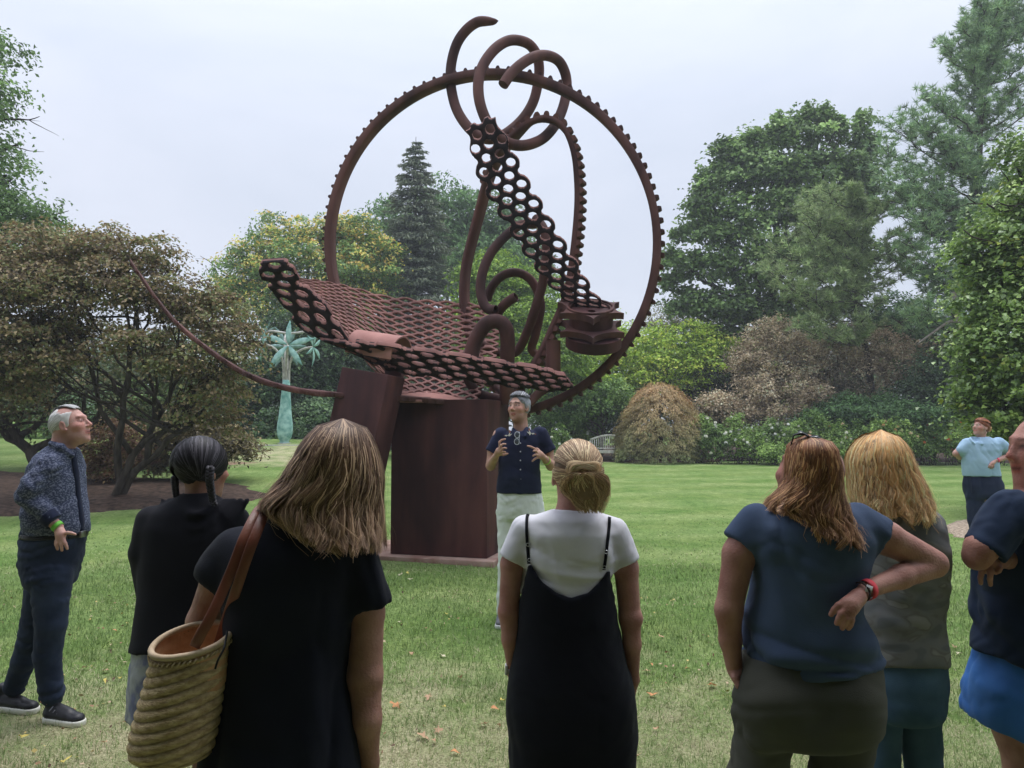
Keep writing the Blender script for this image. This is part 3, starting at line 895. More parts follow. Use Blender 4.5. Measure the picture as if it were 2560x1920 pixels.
strip('lower_perforated_strip', S2, ([-1, -0.2, 0.6, 1.6, 3, 4, 8, 10, 20, 21.4], [0.3, 0.75, 0.95, 1.0, 1.2, 1.45, 1.6, 2.0, 2.0, 1.1]), 0.082, RUST_SHADE, hole=0.315, wave=0.0, tdir=(0.0, 0.62, 0.78))
# long thin strip seen on edge, sweeping out to the left
S3 = []
for k, (px, py, Y) in enumerate([(322, 642, 8.0), (352, 685, 8.05), (388, 737, 8.12), (426, 786, 8.2), (468, 826, 8.28), (514, 862, 8.36), (560, 895, 8.45), (606, 924, 8.53),
                                 (654, 945, 8.62), (704, 960, 8.72), (756, 971, 8.82), (810, 977, 8.92), (866, 981, 9.05), (922, 984, 9.12), (978, 986, 9.18), (1030, 990, 9.24), (1080, 994, 9.3), (1140, 1001, 9.36)]):
    S3.append((k * 1.5, px, py, Y, 0.8, -1.5, 0.16))
strip('thin_sweeping_strip', S3, ([0, 1, 25.5], [0.5, 0.7, 0.8]), 0.07, RUST, hole=0.25, wave=0.10, tdir=(0.1, 0.0, -1.0))

# ---- expanded metal sheet
def expanded():
    du, dv = 1.0, 0.5
    NU, NV = 11.0, 16.0
    def f(p):
        u_, v_, w = p[:, 0] / 2.4, p[:, 1], p[:, 2] / 0.18
        d = None
        for oy in (0, 0.5):
            x = (u_ - oy) - np.round(u_ - oy); yv = (v_ / 1.0 - oy) - np.round(v_ / 1.0 - oy)
            # lens-shaped opening
            q = (np.abs(x) / 0.5) ** 1.15 + (np.abs(yv) / 0.5) ** 1.15
            dd = (q - 0.61) * 0.20
            d = dd if d is None else np.minimum(d, dd)
        body = np.maximum(np.maximum(-u_, u_ - NU) * 2.4, np.maximum(-v_, v_ - NV))
        # ragged cut: left lower corner missing
        body = np.maximum(body, -d)
        return np.maximum(body, np.abs(w) - 0.5)
    V, Q = mesh_sdf(f, (-0.5, -0.3, -0.2), (NU * 2.4 + 0.5, NV + 0.3, 0.2), 0.115)
    uu, vv, w = V[:, 0] / NU / 2.4, V[:, 1] / NV, V[:, 2] / 0.18
    top = np.array([(732, 694, 10.2), (800, 700, 10.3), (862, 712, 10.4), (960, 738, 10.5), (1060, 749, 10.55), (1150, 754, 10.6), (1242, 762, 10.6)], float)
    bot = np.array([(735, 770, 9.75), (815, 828, 9.6), (890, 880, 9.45), (995, 985, 9.4), (1060, 1001, 9.4), (1120, 1003, 9.4), (1190, 1004, 9.4)], float)
    x = np.linspace(0, 1, 7)
    it = lambda A, c, q: np.interp(q, x, A[:, c])
    e = vv ** 1.0
    bow = np.sin(np.pi * vv)
    px = it(top, 0, uu) * (1 - e) + it(bot, 0, uu) * e + bow * (6 + 22 * smooth(0.8, 1, uu)) - bow * 4 * (1 - smooth(0, .3, uu))
    py = it(top, 1, uu) * (1 - e) + it(bot, 1, uu) * e
    Yd = it(top, 2, uu) * (1 - e) + it(bot, 2, uu) * e + 0.10 * bow
    W = np.array([P(a, b_, c) for a, b_, c in zip(px, py, Yd)])
    n = np.array([0.0, -0.55, 0.83]); W = W + w[:, None] * 0.035 * n
    b = Bag(); b.add(W, Q)
    o = part('expanded_metal_sheet', b, RUST_M)
    md = o.modifiers.new('edge', 'EDGE_SPLIT'); md.split_angle = math.radians(45)
expanded()

# ---- triangular plate on the block and curved saddle shell
b = Bag()
tp = [P(985, 992, 9.3), P(1026, 961, 9.75), (P(1180, 1003, 9.32)), P(1000, 1000, 9.12)]
V = np.array(tp + [q - np.array([0, 0, 0.03]) for q in tp])
b.add(V, Q=[(0, 3, 2, 1), (4, 5, 6, 7), (0, 1, 5, 4), (1, 2, 6, 5), (2, 3, 7, 6), (3, 0, 4, 7)])
part('triangular_plate', b, RUST_P, smooth_shade=False)
def saddle():
    A, Bp = P(892, 872, 9.3), P(1004, 890, 9.05)
    ax = (Bp - A) / np.linalg.norm(Bp - A)
    up = np.array([0, 0.0, 1.0]); up -= up @ ax * ax; up /= np.linalg.norm(up)
    sd = np.cross(ax, up)
    R0, R1 = 0.215, 0.235
    b = Bag(); n = 26
    th = np.radians(np.linspace(-15, 195, n))
    ring = lambda c, R: [c + R * (np.cos(a) * sd + np.sin(a) * up) for a in th]
    V = ring(A, R1) + ring(Bp, R1) + ring(Bp, R0) + ring(A, R0)
    Q = []
    for s_ in range(4):
        for k in range(n - 1):
            a_, c_ = s_ * n, ((s_ + 1) % 4) * n
            Q.append((a_ + k, a_ + k + 1, c_ + k + 1, c_ + k))
    b.add(V, Q)
    o = part('curved_saddle_plate', b, RUST_P); md = o.modifiers.new('e', 'EDGE_SPLIT'); md.split_angle = math.radians(40)
saddle()

# ---- stack of sprocket discs
def sprocket(name, c, R, rad, teeth_n, thick, depth, hole_r=0.0, m=RUST, ph=0.0):
    """disc with concave bites between pointed teeth, in the plane of R (columns: right, up-slope, normal)"""
    n = teeth_n * 16
    a = np.arange(n) / n * 2 * np.pi + ph
    k = (np.arange(n) % 16) / 16.0
    rr = rad * (1 - depth * np.sqrt(np.clip(1 - (2 * k - 1) ** 2, 0, 1)))
    O = np.stack([rr * np.cos(a), rr * np.sin(a)], 1)
    I = np.stack([np.full(n, max(hole_r, 0.02)) * np.cos(a), np.full(n, max(hole_r, 0.02)) * np.sin(a)], 1)
    def L(P2, z): return c + P2[:, :1] * R[:, 0] + P2[:, 1:] * R[:, 1] + z * R[:, 2]
    V = np.vstack([L(O, thick / 2), L(O, -thick / 2), L(I, -thick / 2), L(I, thick / 2)])
    Q = []
    for s_ in range(4):
        for j in range(n):
            a_, c_ = s_ * n, ((s_ + 1) % 4) * n
            Q.append((a_ + j, a_ + (j + 1) % n, c_ + (j + 1) % n, c_ + j)[::-1])
    b = Bag(); b.add(V, Q)
    o = part(name, b, m); md = o.modifiers.new('e', 'EDGE_SPLIT'); md.split_angle = math.radians(30)
    return o
tilt = math.radians(27)
Rn = np.array([[1, 0, 0], [0, math.cos(tilt), math.sin(tilt) * -1], [0, math.sin(tilt), math.cos(tilt)]])
Rn = Rn @ rotm(yaw=0.0)
nrm = Rn[:, 2]
c1 = P(1475, 776, 9.45)
ax2 = np.array([0.02, 0.0, -1.0])
sprocket('sprocket_disc', c1, Rn, 0.45, 6, 0.080, 0.34, 0.25, RUST, ph=0.5236)
sprocket('sprocket_disc', P(1478, 822, 9.46), Rn, 0.45, 6, 0.078, 0.34, 0.1, RUST, ph=0.48)
sprocket('round_hub', P(1478, 797, 9.46), Rn, 0.27, 40, 0.20, 0.0, 0.05, RUST_D)
sprocket('round_base_disc', P(1484, 850, 9.5), Rn, 0.345, 40, 0.14, 0.0, 0.05, RUST_D)
# raised collar on the top disc
b = Bag()
t = np.linspace(0, 2 * np.pi, 49)
Cc = np.array([c1 + nrm * 0.05 + 0.285 * (math.cos(a) * Rn[:, 0] + math.sin(a) * Rn[:, 1]) for a in t])
b.tube(Cc, 0.016, 8); part('collar', b, RUST)
# ================================================================== trees and shrubs
def leaf_mat(name, trans=0.3, rough=0.55, spec=0.3):
    return mat(name, (1, 1, 1), rough=rough, spec=spec, attr=True, trans=trans)
LEAF = leaf_mat('foliage'); LEAF_G = leaf_mat('glossy_foliage', 0.25, 0.38, 0.45); NEEDLE = leaf_mat('needle_foliage', 0.15, 0.6, 0.2)
PETAL = leaf_mat('petals', 0.2, 0.6, 0.2)
BARK = mat('bark', (0.030, 0.024, 0.020), rough=0.95, spec=0.1, col2=(0.085, 0.070, 0.058), vscale=12, stretch=(1, 1, 0.25), detail=6, bump=0.6, bscale=30)
BARK_P = mat('pale_bark', (0.12, 0.10, 0.085), rough=0.95, spec=0.1, col2=(0.24, 0.21, 0.18), vscale=9, stretch=(1, 1, 0.3), detail=6, bump=0.6, bscale=30)


def leaves(cen, nrm, L, W, r, fold=0.25, droop=None):
    """n small folded leaves -> verts (n*4), tris"""
    n = len(cen)
    nrm = unit(nrm)
    d = r.randn(n, 3)
    if droop is not None: d = d * 0.6 + droop
    d = unit(d - (d * nrm).sum(1)[:, None] * nrm)
    s = np.cross(nrm, d)
    L = np.broadcast_to(L, (n,))[:, None]; W = np.broadcast_to(W, (n,))[:, None]
    V = np.stack([cen - d * L * .5, cen + s * W * .5 + nrm * W * fold, cen + d * L * .5 - nrm * L * 0.12, cen - s * W * .5 + nrm * W * fold], 1)
    i = np.arange(n)[:, None] * 4
    T = np.concatenate([i + [0, 1, 2], i + [0, 2, 3]], 1).reshape(-1, 3)
    return V.reshape(-1, 3), T

def lobes_px(lst):
    """(px, py, Y, rx_px, ry_px[, depth factor]) -> centres and radii in metres"""
    C, R = [], []
    for l in lst:
        px, py, Y, rx, ry = l[:5]; f = l[5] if len(l) > 5 else 1.0
        C.append(P(px, py, Y)); R.append((M(rx, Y), M(rx, Y) * f, M(ry, Y)))
    return np.array(C), np.array(R)

LEAF_GAIN = np.array([1.50, 1.42, 1.22])
def crown_geo(C, R, nclump, per, clump_r, leaf, cols, seed, flat=0.55, shell=0.55, up=0.8, aspect=0.55, droop=None, hue=0.12, tip=None, tipfrac=0.0, jag=0.18, zcut=None):
    """leaves in clumps, clumps in ellipsoid lobes. cols: list of leaf colours."""
    r = np.random.RandomState(seed)
    vol = (R[:, 0] * R[:, 2]) ** 1.0
    k = r.choice(len(C), nclump, p=vol / vol.sum())
    d = unit(r.randn(nclump, 3)); d[:, 2] = np.abs(d[:, 2]) * np.where(r.rand(nclump) < 0.68, 1, -1)
    rad = np.where(r.rand(nclump) < shell, r.uniform(0.84, 1.0 + jag, nclump), r.rand(nclump) ** 0.5 * 0.92)
    wob = 1 + jag * waves(C[k] + d * R[k], seed + 5, max(R.max() * 0.5, 0.3))
    cc = C[k] + d * R[k] * (rad * wob)[:, None]
    if zcut is not None:
        m = cc[:, 2] > zcut; cc, k, d = cc[m], k[m], d[m]; nclump = len(cc)
    ctone = r.randn(nclump) * hue
    outn = unit((cc - C[k]) / R[k] ** 1.0)
    # leaves
    idx = np.repeat(np.arange(nclump), per); n = len(idx)
    cs = clump_r * r.uniform(0.6, 1.25, nclump)
    off = r.randn(n, 3) * 0.5; off[:, 2] *= flat
    cen = cc[idx] + off * cs[idx][:, None]
    cen[:, 2] -= (off[:, 0] ** 2 + off[:, 1] ** 2) * cs[idx] * 0.35          # clumps sag at their rims
    nr = unit(outn[idx] * 0.55 + np.array([0, 0, up]) + 0.55 * r.randn(n, 3))
    L = leaf * r.uniform(0.65, 1.35, n)
    V, T = leaves(cen, nr, L, L * aspect, r, droop=droop)
    cols = np.array(cols)
    pick = (r.rand(n) * 0.55 + (ctone[idx] / (hue * 4 + 1e-6) + 0.5) * 0.45)
    ci = np.clip((pick * len(cols)).astype(int), 0, len(cols) - 1)
    col = cols[ci] * (1 + ctone[idx] + 0.14 * r.randn(n))[:, None]
    if tip is not None:                                    # flower sprays / young leaves at the outer ends of some clumps
        tc = r.rand(nclump) < tipfrac
        sel = tc[idx] & (off[:, 2] > -0.05) & (r.rand(n) < 0.75)
        col[sel] = np.array(tip)[r.randint(0, len(tip), sel.sum())] * (1 + 0.15 * r.randn(sel.sum()))[:, None]
    col = np.clip(col * LEAF_GAIN, 0.004, 0.85)
    return V, T, np.repeat(col, 4, 0), cc

def limb(bag, a, b, ra, rb, r, wig=0.12, n=9, seg=7, sag=0.0):
    a = np.asarray(a, float); b = np.asarray(b, float)
    t = np.linspace(0, 1, n)[:, None]
    L = np.linalg.norm(b - a)
    w = np.cumsum(r.randn(n, 3), 0) * 0.25; w -= w[0] + (w[-1] - w[0]) * t
    C = a + (b - a) * t + w * L * wig * 0.5 + np.array([0, 0, 1]) * (4 * t * (1 - t)) * L * sag
    bag.tube(C, np.linspace(ra, rb, n), seg)
    return C

def tree(name, label, base, C, R, crowns, trunk_r, seed, cat='tree', group=None, barkm=None, nlimb=14, fork=0.35, crown_name='crown', twigs=0, lean=(0, 0), stems=1, leafm=None):
    r = np.random.RandomState(seed)
    base = np.asarray(base, float); base[2] = float(terrain(base[0], base[1])) - 0.05
    root = thing(name, label, cat, tuple(base), group)
    bag = Bag()
    top = C[np.argmax(C[:, 2])]
    ends = []
    for s_ in range(stems):
        bb = base + np.array([r.randn() * 0.15, r.randn() * 0.15, 0]) * (stems > 1) * trunk_r * 8
        tgt = C[r.randint(len(C))] if stems > 1 else np.array([C[:, 0].mean() * .5 + base[0] * .5, C[:, 1].mean() * .5 + base[1] * .5, top[2]])
        tr = limb(bag, bb, bb + (tgt - bb) * 0.92, trunk_r, trunk_r * 0.25, r, 0.08 if stems == 1 else 0.16, n=14, seg=9)
        # root flare
        bag.tube(np.array([bb - [0, 0, .1], bb + (tr[1] - tr[0]) * 0.25]), [trunk_r * 1.5, trunk_r * 1.02], 9)
        for q in range(nlimb // stems):
            f = r.uniform(fork, 0.98); a = tr[int(f * 13)]
            e = C[r.randint(len(C))] + unit(r.randn(3)) * R.mean(0) * 0.55
            if e[2] < a[2] - 0.2 * abs(R.mean()): e[2] = a[2] + 0.1
            rr = trunk_r * (1 - f) * 0.75 + trunk_r * 0.14
            c = limb(bag, a, e, rr, rr * 0.2, r, 0.2, sag=-0.04)
            for _ in range(2 + twigs):
                s0 = c[r.randint(3, 8)]
                e2 = s0 + (e - a) * r.uniform(0.25, 0.5) + unit(r.randn(3)) * R.mean() * 0.4
                e2[2] = min(e2[2], C[:, 2].max() + R[:, 2].max() * .3)
                limb(bag, s0, e2, rr * 0.35, rr * 0.07, r, 0.25, n=6, seg=5)
    o = link('trunk', bag.mesh('trunk', base, cols=False), barkm or BARK, root)
    for i, (V, T, c, _) in enumerate(crowns):
        nm = crown_name if i == 0 else 'foliage'
        link(nm, new_mesh(nm, V - base, tris=T, cols=c, smooth_shade=False), leafm or LEAF, root)
    return root

def at_base(px, Y):
    p = P(px, 1000, Y); return np.array([p[0], Y, 0.0])

# ---------- colour families (linear albedo)
G_DARK = [(0.040, 0.075, 0.034), (0.060, 0.115, 0.045), (0.085, 0.155, 0.058), (0.12, 0.20, 0.075)]
G_MID = [(0.065, 0.125, 0.045), (0.10, 0.185, 0.06), (0.15, 0.25, 0.085), (0.20, 0.31, 0.11)]
G_LIME = [(0.12, 0.21, 0.045), (0.22, 0.35, 0.06), (0.34, 0.47, 0.08), (0.46, 0.56, 0.12)]
G_BLUE = [(0.055, 0.105, 0.062), (0.085, 0.155, 0.088), (0.12, 0.20, 0.115), (0.15, 0.23, 0.12)]
BROWN = [(0.075, 0.060, 0.045), (0.110, 0.088, 0.060), (0.17, 0.130, 0.083), (0.24, 0.195, 0.115), (0.15, 0.165, 0.078), (0.11, 0.13, 0.062), (0.085, 0.105, 0.055)]
PINKB = [(0.19, 0.16, 0.12), (0.31, 0.26, 0.20), (0.45, 0.375, 0.30), (0.58, 0.49, 0.40)]

# ---------- left side
def build_left():
    # tall green tree beyond the frame edge on the left
    C, R = lobes_px([(-40, 105, 22, 85, 60), (-50, 225, 22, 95, 42), (-70, 300, 22, 100, 60), (-30, 420, 22, 90, 70), (0, 500, 22, 85, 60), (70, 540, 22, 75, 55), (40, 600, 22, 100, 80), (-180, 250, 23, 170, 260), (-160, 560, 23, 190, 230), (60, 640, 22.5, 120, 120)])
    g = crown_geo(C, R, 560, 60, 0.55, 0.14, G_DARK + G_MID[1:3], 21, flat=0.6, droop=np.array([.2, 0, -.5]), hue=0.16, jag=.10)
    tree('tall_broadleaf_tree', 'tall dark green broadleaf tree rising at the far left edge', at_base(-120, 22.5), C, R, [g], 0.30, 22)
    # big brown japanese maple
    C, R = lobes_px([(100, 640, 15, 150, 75), (265, 625, 14.8, 115, 62), (370, 650, 14.6, 60, 60), (60, 720, 14.5, 160, 75), (240, 720, 14.6, 150, 70), (400, 740, 14.5, 110, 60), (520, 770, 14.6, 95, 52),
                     (575, 820, 14.7, 52, 42), (30, 840, 14.3, 140, 75), (190, 830, 15.4, 110, 55), (560, 880, 14.6, 90, 50), (585, 905, 14.9, 45, 32), (480, 830, 15.3, 90, 45), (-60, 700, 15, 150, 120), (-30, 900, 14.5, 140, 90), (130, 900, 14.2, 80, 38), (330, 850, 14.0, 70, 34), (420, 900, 14.2, 60, 34),
                     (20, 960, 14.6, 90, 60), (560, 965, 14.8, 65, 45), (570, 1050, 15.0, 48, 45), (500, 1010, 15.1, 60, 40)])
    g = crown_geo(C, R, 860, 74, 0.37, 0.074, BROWN, 31, flat=0.26, shell=0.6, droop=np.array([.1, 0, -.35]), hue=0.2, aspect=0.7, jag=0.16)
    t = tree('brown_maple_tree', 'wide bronze brown maple with layered crown at the left', at_base(285, 15.0), C, R, [g], 0.085, 32, nlimb=24, fork=0.25, twigs=3, stems=3)
    # second maple behind it, greener
    C, R = lobes_px([(60, 1000, 19, 120, 70), (220, 960, 19.5, 130, 70), (380, 900, 20, 110, 60), (480, 960, 20, 100, 70), (330, 1030, 19, 90, 45), (-60, 950, 19, 120, 110)])
    g = crown_geo(C, R, 420, 40, 0.5, 0.11, [(0.04, 0.06, 0.03), (0.06, 0.085, 0.04), (0.09, 0.11, 0.05), (0.12, 0.10, 0.06)], 33, flat=0.35, hue=0.2)
    tree('shaded_maple_tree', 'dark green shaded maple standing behind the old man', at_base(120, 19.3), C, R, [g], 0.16, 34, nlimb=16, fork=0.15, stems=2)
    # low reddish maple by the mulch bed
    C, R = lobes_px([(300, 1085, 16.8, 62, 34), (262, 1125, 16.7, 50, 40), (335, 1130, 16.9, 52, 40), (285, 1160, 16.6, 60, 30), (240, 1160, 16.8, 40, 28)])
    g = crown_geo(C, R, 230, 34, 0.26, 0.075, [(0.10, 0.055, 0.045), (0.15, 0.085, 0.06), (0.17, 0.12, 0.07), (0.12, 0.12, 0.05)], 35, flat=0.35, hue=0.2)
    tree('small_red_maple', 'low reddish maple bush at the upper edge of the mulch bed', at_base(285, 16.8), C, R, [g], 0.05, 36, nlimb=8, fork=0.2)
    # drooping maple beside the braided woman
    C, R = lobes_px([(470, 1070, 17.5, 70, 36), (540, 1095, 17.4, 75, 36), (600, 1120, 17.3, 45, 30), (430, 1120, 17.5, 62, 40), (510, 1150, 17.3, 60, 28), (400, 1160, 17.5, 40, 26)])
    g = crown_geo(C, R, 300, 36, 0.28, 0.085, [(0.075, 0.065, 0.045), (0.12, 0.105, 0.065), (0.17, 0.15, 0.085), (0.22, 0.19, 0.11)], 37, flat=0.35, hue=0.2, droop=np.array([0.1, 0, -0.5]))
    tree('drooping_brown_maple', 'drooping olive brown maple above the braided woman', at_base(480, 17.6), C, R, [g], 0.07, 38, nlimb=12, fork=0.15)
    # greens glimpsed behind the trunks
    for i, (px, py, Y, rx, ry, cset, lab) in enumerate([
            (40, 1070, 30, 110, 70, G_MID, 'mid green bush seen between the trunks at far left'),
            (230, 1040, 31, 110, 90, G_BLUE, 'blue green bush behind the maple trunks'),
            (430, 1010, 32, 120, 100, G_MID, 'leafy green bush behind the drooping maple'),
            (400, 1130, 27, 90, 45, G_LIME, 'low lime green bush under the maple branches')]):
        C, R = lobes_px([(px, py, Y, rx, ry), (px - rx * .5, py + ry * .4, Y, rx * .6, ry * .6), (px + rx * .5, py + ry * .35, Y, rx * .6, ry * .6)])
        g = crown_geo(C, R, 170, 34, 0.55, 0.16, cset, 40 + i)
        tree('background_bush', lab, at_base(px, Y), C, R, [g], 0.08, 45 + i, cat='bush', nlimb=7, fork=0.2)

# ---------- middle background
def build_mid():
    # golden rain tree with yellow sprays
    C, R = lobes_px([(880, 585, 38, 75, 55), (800, 600, 38, 70, 55), (700, 600, 38.5, 75, 55), (945, 650, 38, 60, 70), (640, 660, 38, 85, 60), (760, 690, 37, 110, 80), (880, 700, 37, 90, 80), (600, 720, 38, 70, 55),
                     (700, 790, 38, 110, 80), (860, 800, 38, 110, 80), (960, 760, 39, 60, 70), (560, 740, 39, 50, 45)])
    g = crown_geo(C, R, 850, 56, 0.62, 0.17, G_MID, 51, flat=0.42, hue=0.15, tip=[(0.62, 0.50, 0.12), (0.74, 0.60, 0.20), (0.55, 0.38, 0.14)], tipfrac=0.6)
    tree('golden_rain_tree', 'rounded green tree covered in yellow flower sprays behind the ring', at_base(770, 39), C, R, [g], 0.28, 52, nlimb=16)
    # broad green tree right of the spruce
    C, R = lobes_px([(1120, 510, 46, 60, 60), (1185, 560, 46, 80, 70), (1250, 600, 46, 70, 75), (1110, 620, 46, 80, 80), (1200, 690, 45, 120, 90), (1310, 700, 46, 70, 90), (980, 560, 47, 60, 60), (1280, 800, 46, 90, 80), (960, 660, 47, 60, 80)])
    g = crown_geo(C, R, 800, 40, 0.95, 0.30, [(0.055, 0.11, 0.05), (0.085, 0.165, 0.07), (0.12, 0.22, 0.095), (0.15, 0.25, 0.11)], 53, flat=0.3, droop=np.array([0, 0, -1.2]), hue=0.13, aspect=0.42)
    tree('broad_green_tree', 'broad fresh green tree with drooping leaves behind the spruce', at_base(1180, 46), C, R, [g], 0.3, 54)
    # spruce: whorled drooping boughs
    base = at_base(1035, 40.0); r = np.random.RandomState(55)
    zt = P(1035, 342, 40)[2]; base[2] = gz(base[0], base[1])
    root = thing('spruce_tree', 'pointed dark grey green spruce standing inside the big ring', 'spruce', tuple(base))
    bag = Bag(); bag.tube(np.array([base, base + [0, 0, (zt - base[2]) * .5], [base[0], base[1], zt]]), [0.26, 0.14, 0.012], 8)
    VV, TT, CC = [], [], []; nv = 0
    H = zt - base[2]
    for f in np.concatenate([np.linspace(0.04, 0.93, 84), [0.95, 0.965, 0.98]]):
        z = base[2] + H * f
        Rr = (1 - f) ** 0.58 * 3.35 * (0.84 + 0.30 * r.rand()) + 0.03
        if f < 0.3: Rr *= 1.0
        nb = int(7 + 15 * (1 - f))
        for q in range(nb):
            th = r.rand() * 6.283; L = Rr * r.uniform(0.72, 1.1)
            d = np.array([math.cos(th), math.sin(th), 0])
            if d[1] > 0.6: continue
            m = int(10 + L * 24)
            t = r.rand(m) ** 0.75
            spine = np.array([base[0], base[1], z]) + d * (t * L)[:, None] + np.array([0, 0, 1]) * (L * (0.12 * t - 0.42 * t * t + 0.22 * t ** 4))[:, None]
            side = np.cross(d, [0, 0, 1])
            off = side * (r.randn(m) * 0.20 * L * (1 - 0.6 * t))[:, None] + np.array([0, 0, -1]) * (np.abs(r.randn(m)) * 0.07)[:, None]
            cen = spine + off
            nr = unit(np.array([0, 0, 1.0]) + 0.5 * r.randn(m, 3) + d * 0.3)
            V, T = leaves(cen, nr, r.uniform(0.18, 0.38, m), r.uniform(0.06, 0.11, m), r, droop=d * 1.6 + np.array([0, 0, -.3]))
            VV.append(V); TT.append(T + nv); nv += len(V)
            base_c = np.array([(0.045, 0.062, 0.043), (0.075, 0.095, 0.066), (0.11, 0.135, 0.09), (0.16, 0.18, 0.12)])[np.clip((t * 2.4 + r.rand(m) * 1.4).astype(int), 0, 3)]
            CC.append(np.repeat(base_c * (1 + 0.15 * r.randn(m))[:, None], 4, 0))
            if q % 2 == 0: bag.tube(np.array([[base[0], base[1], z], spine[np.argmax(t)]]), [0.03, 0.008], 4)
    link('trunk', bag.mesh('trunk', base, cols=False), BARK, root)
    link('crown', new_mesh('crown', np.vstack(VV) - base, tris=np.vstack(TT), cols=np.clip(np.vstack(CC) * 1.55, .004, 1), smooth_shade=False), NEEDLE, root)
    # lime green tree seen through the pipe loops
    C, R = lobes_px([(1180, 690, 33, 50, 50), (1240, 680, 33, 70, 55), (1330, 720, 33, 80, 60), (1280, 800, 32.5, 110, 75), (1390, 830, 33, 90, 70), (1190, 790, 33, 60, 80), (1330, 900, 32, 110, 70), (1230, 900, 33, 90, 70),
                     (1430, 900, 33, 80, 60)])
    g = crown_geo(C, R, 760, 40, 0.55, 0.15, [(0.07, 0.13, 0.03), (0.11, 0.20, 0.038), (0.18, 0.29, 0.05), (0.25, 0.36, 0.065)], 57, flat=0.28, hue=0.2)
    tree('lime_green_tree', 'bright lime green tree showing through the pipe loops', at_base(1290, 33), C, R, [g], 0.12, 58, nlimb=14, fork=0.2)
    # dark evergreens under the golden rain tree and behind the bronze
    for i, (px, py, Y, rx, ry, lab) in enumerate([
            (720, 900, 30.0, 90, 120, 'dark green evergreen directly behind the bronze flower'),
            (830, 930, 30.5, 90, 120, 'dark green evergreen between bronze and leaning leg'),
            (620, 1010, 30.5, 80, 90, 'low dark evergreen left of the bronze pedestal'),
            (930, 960, 31.5, 90, 110, 'dark evergreen hidden behind the leaning leg'),
            (780, 1060, 28.5, 120, 55, 'low black green hedge right behind the bronze slab'),
            (560, 1075, 29.5, 110, 50, 'low dark hedge far behind the braided woman')]):
        C, R = lobes_px([(px, py, Y, rx, ry), (px - 30, py + ry * .5, Y, rx, ry * .55), (px + 30, py + ry * .6, Y, rx * .9, ry * .5), (px, py - ry * .6, Y, rx * .6, ry * .6)])
        g = crown_geo(C, R, 330, 36, 0.5, 0.15, [(0.022, 0.045, 0.026), (0.038, 0.075, 0.038), (0.065, 0.118, 0.055), (0.095, 0.16, 0.07)], 60 + i, flat=0.35, hue=0.2)
        tree('dark_evergreen', lab, at_base(px, Y), C, R, [g], 0.12, 66 + i, cat='tree', nlimb=8, fork=0.1)

# ---------- pines with long needles in tufts
def pine(name, label, base, branches, trunk, seed, tuft=0.42, cols=G_BLUE, dens=1.0, group=None, trunk_r=0.22, barkm=None):
    """branches: list of (start, end) polylines in metres; tufts of needles along their outer parts"""
    r = np.random.RandomState(seed)
    base = np.asarray(base, float); base[2] = gz(base[0], base[1])
    root = thing(name, label, 'pine', tuple(base), group)
    bag = Bag()
    C = resample(trunk, 16); bag.tube(C, np.linspace(trunk_r, 0.02, 16), 9)
    VV, TT, CC = [], [], []; nv = 0
    for a, e in branches:
        c = limb(bag, a, e, trunk_r * .13, 0.012, r, 0.22, n=10, seg=5, sag=-0.06)
        L = np.linalg.norm(e - a)
        nt = int((9 + L * 9) * dens)
        for q in range(nt):
            t = r.uniform(0.08, 1.0) ** 0.8
            p = c[min(int(t * 9.99), 9)] + unit(r.randn(3)) * [1, 1, .55] * L * 0.17 * r.rand() ** 0.5
            p[2] += 0.08 * L * r.rand()
            m = 22
            d = unit(r.randn(m, 3) * [1, 1, .8] + unit(p - c[4]) * 0.5 + [0, 0, .55])
            ln = tuft * r.uniform(0.55, 1.0, m)
            s = unit(np.cross(d, r.randn(m, 3)))
            w = 0.046 * tuft / 0.42
            V = np.stack([p + d * 0.02 - s * w / 2, p + d * 0.02 + s * w / 2, p + d * ln[:, None] + [0, 0, -.02]], 1).reshape(-1, 3)
            T = (np.arange(m)[:, None] * 3 + [0, 1, 2])
            VV.append(V); TT.append(T + nv); nv += len(V)
            tone = 1 + 0.18 * r.randn()
            col = np.array(cols)[r.randint(0, len(cols), m)] * tone
            CC.append(np.repeat(col, 3, 0))
            if q % 3 == 0: bag.tube(np.array([c[min(int(t * 9), 8)], p]), [0.014, 0.006], 4)
    link('trunk', bag.mesh('trunk', base, cols=False), barkm or BARK, root)
    link('crown', new_mesh('crown', np.vstack(VV) - base, tris=np.vstack(TT), cols=np.clip(np.vstack(CC) * 1.3, .004, 1), smooth_shade=False), NEEDLE, root)
    return root

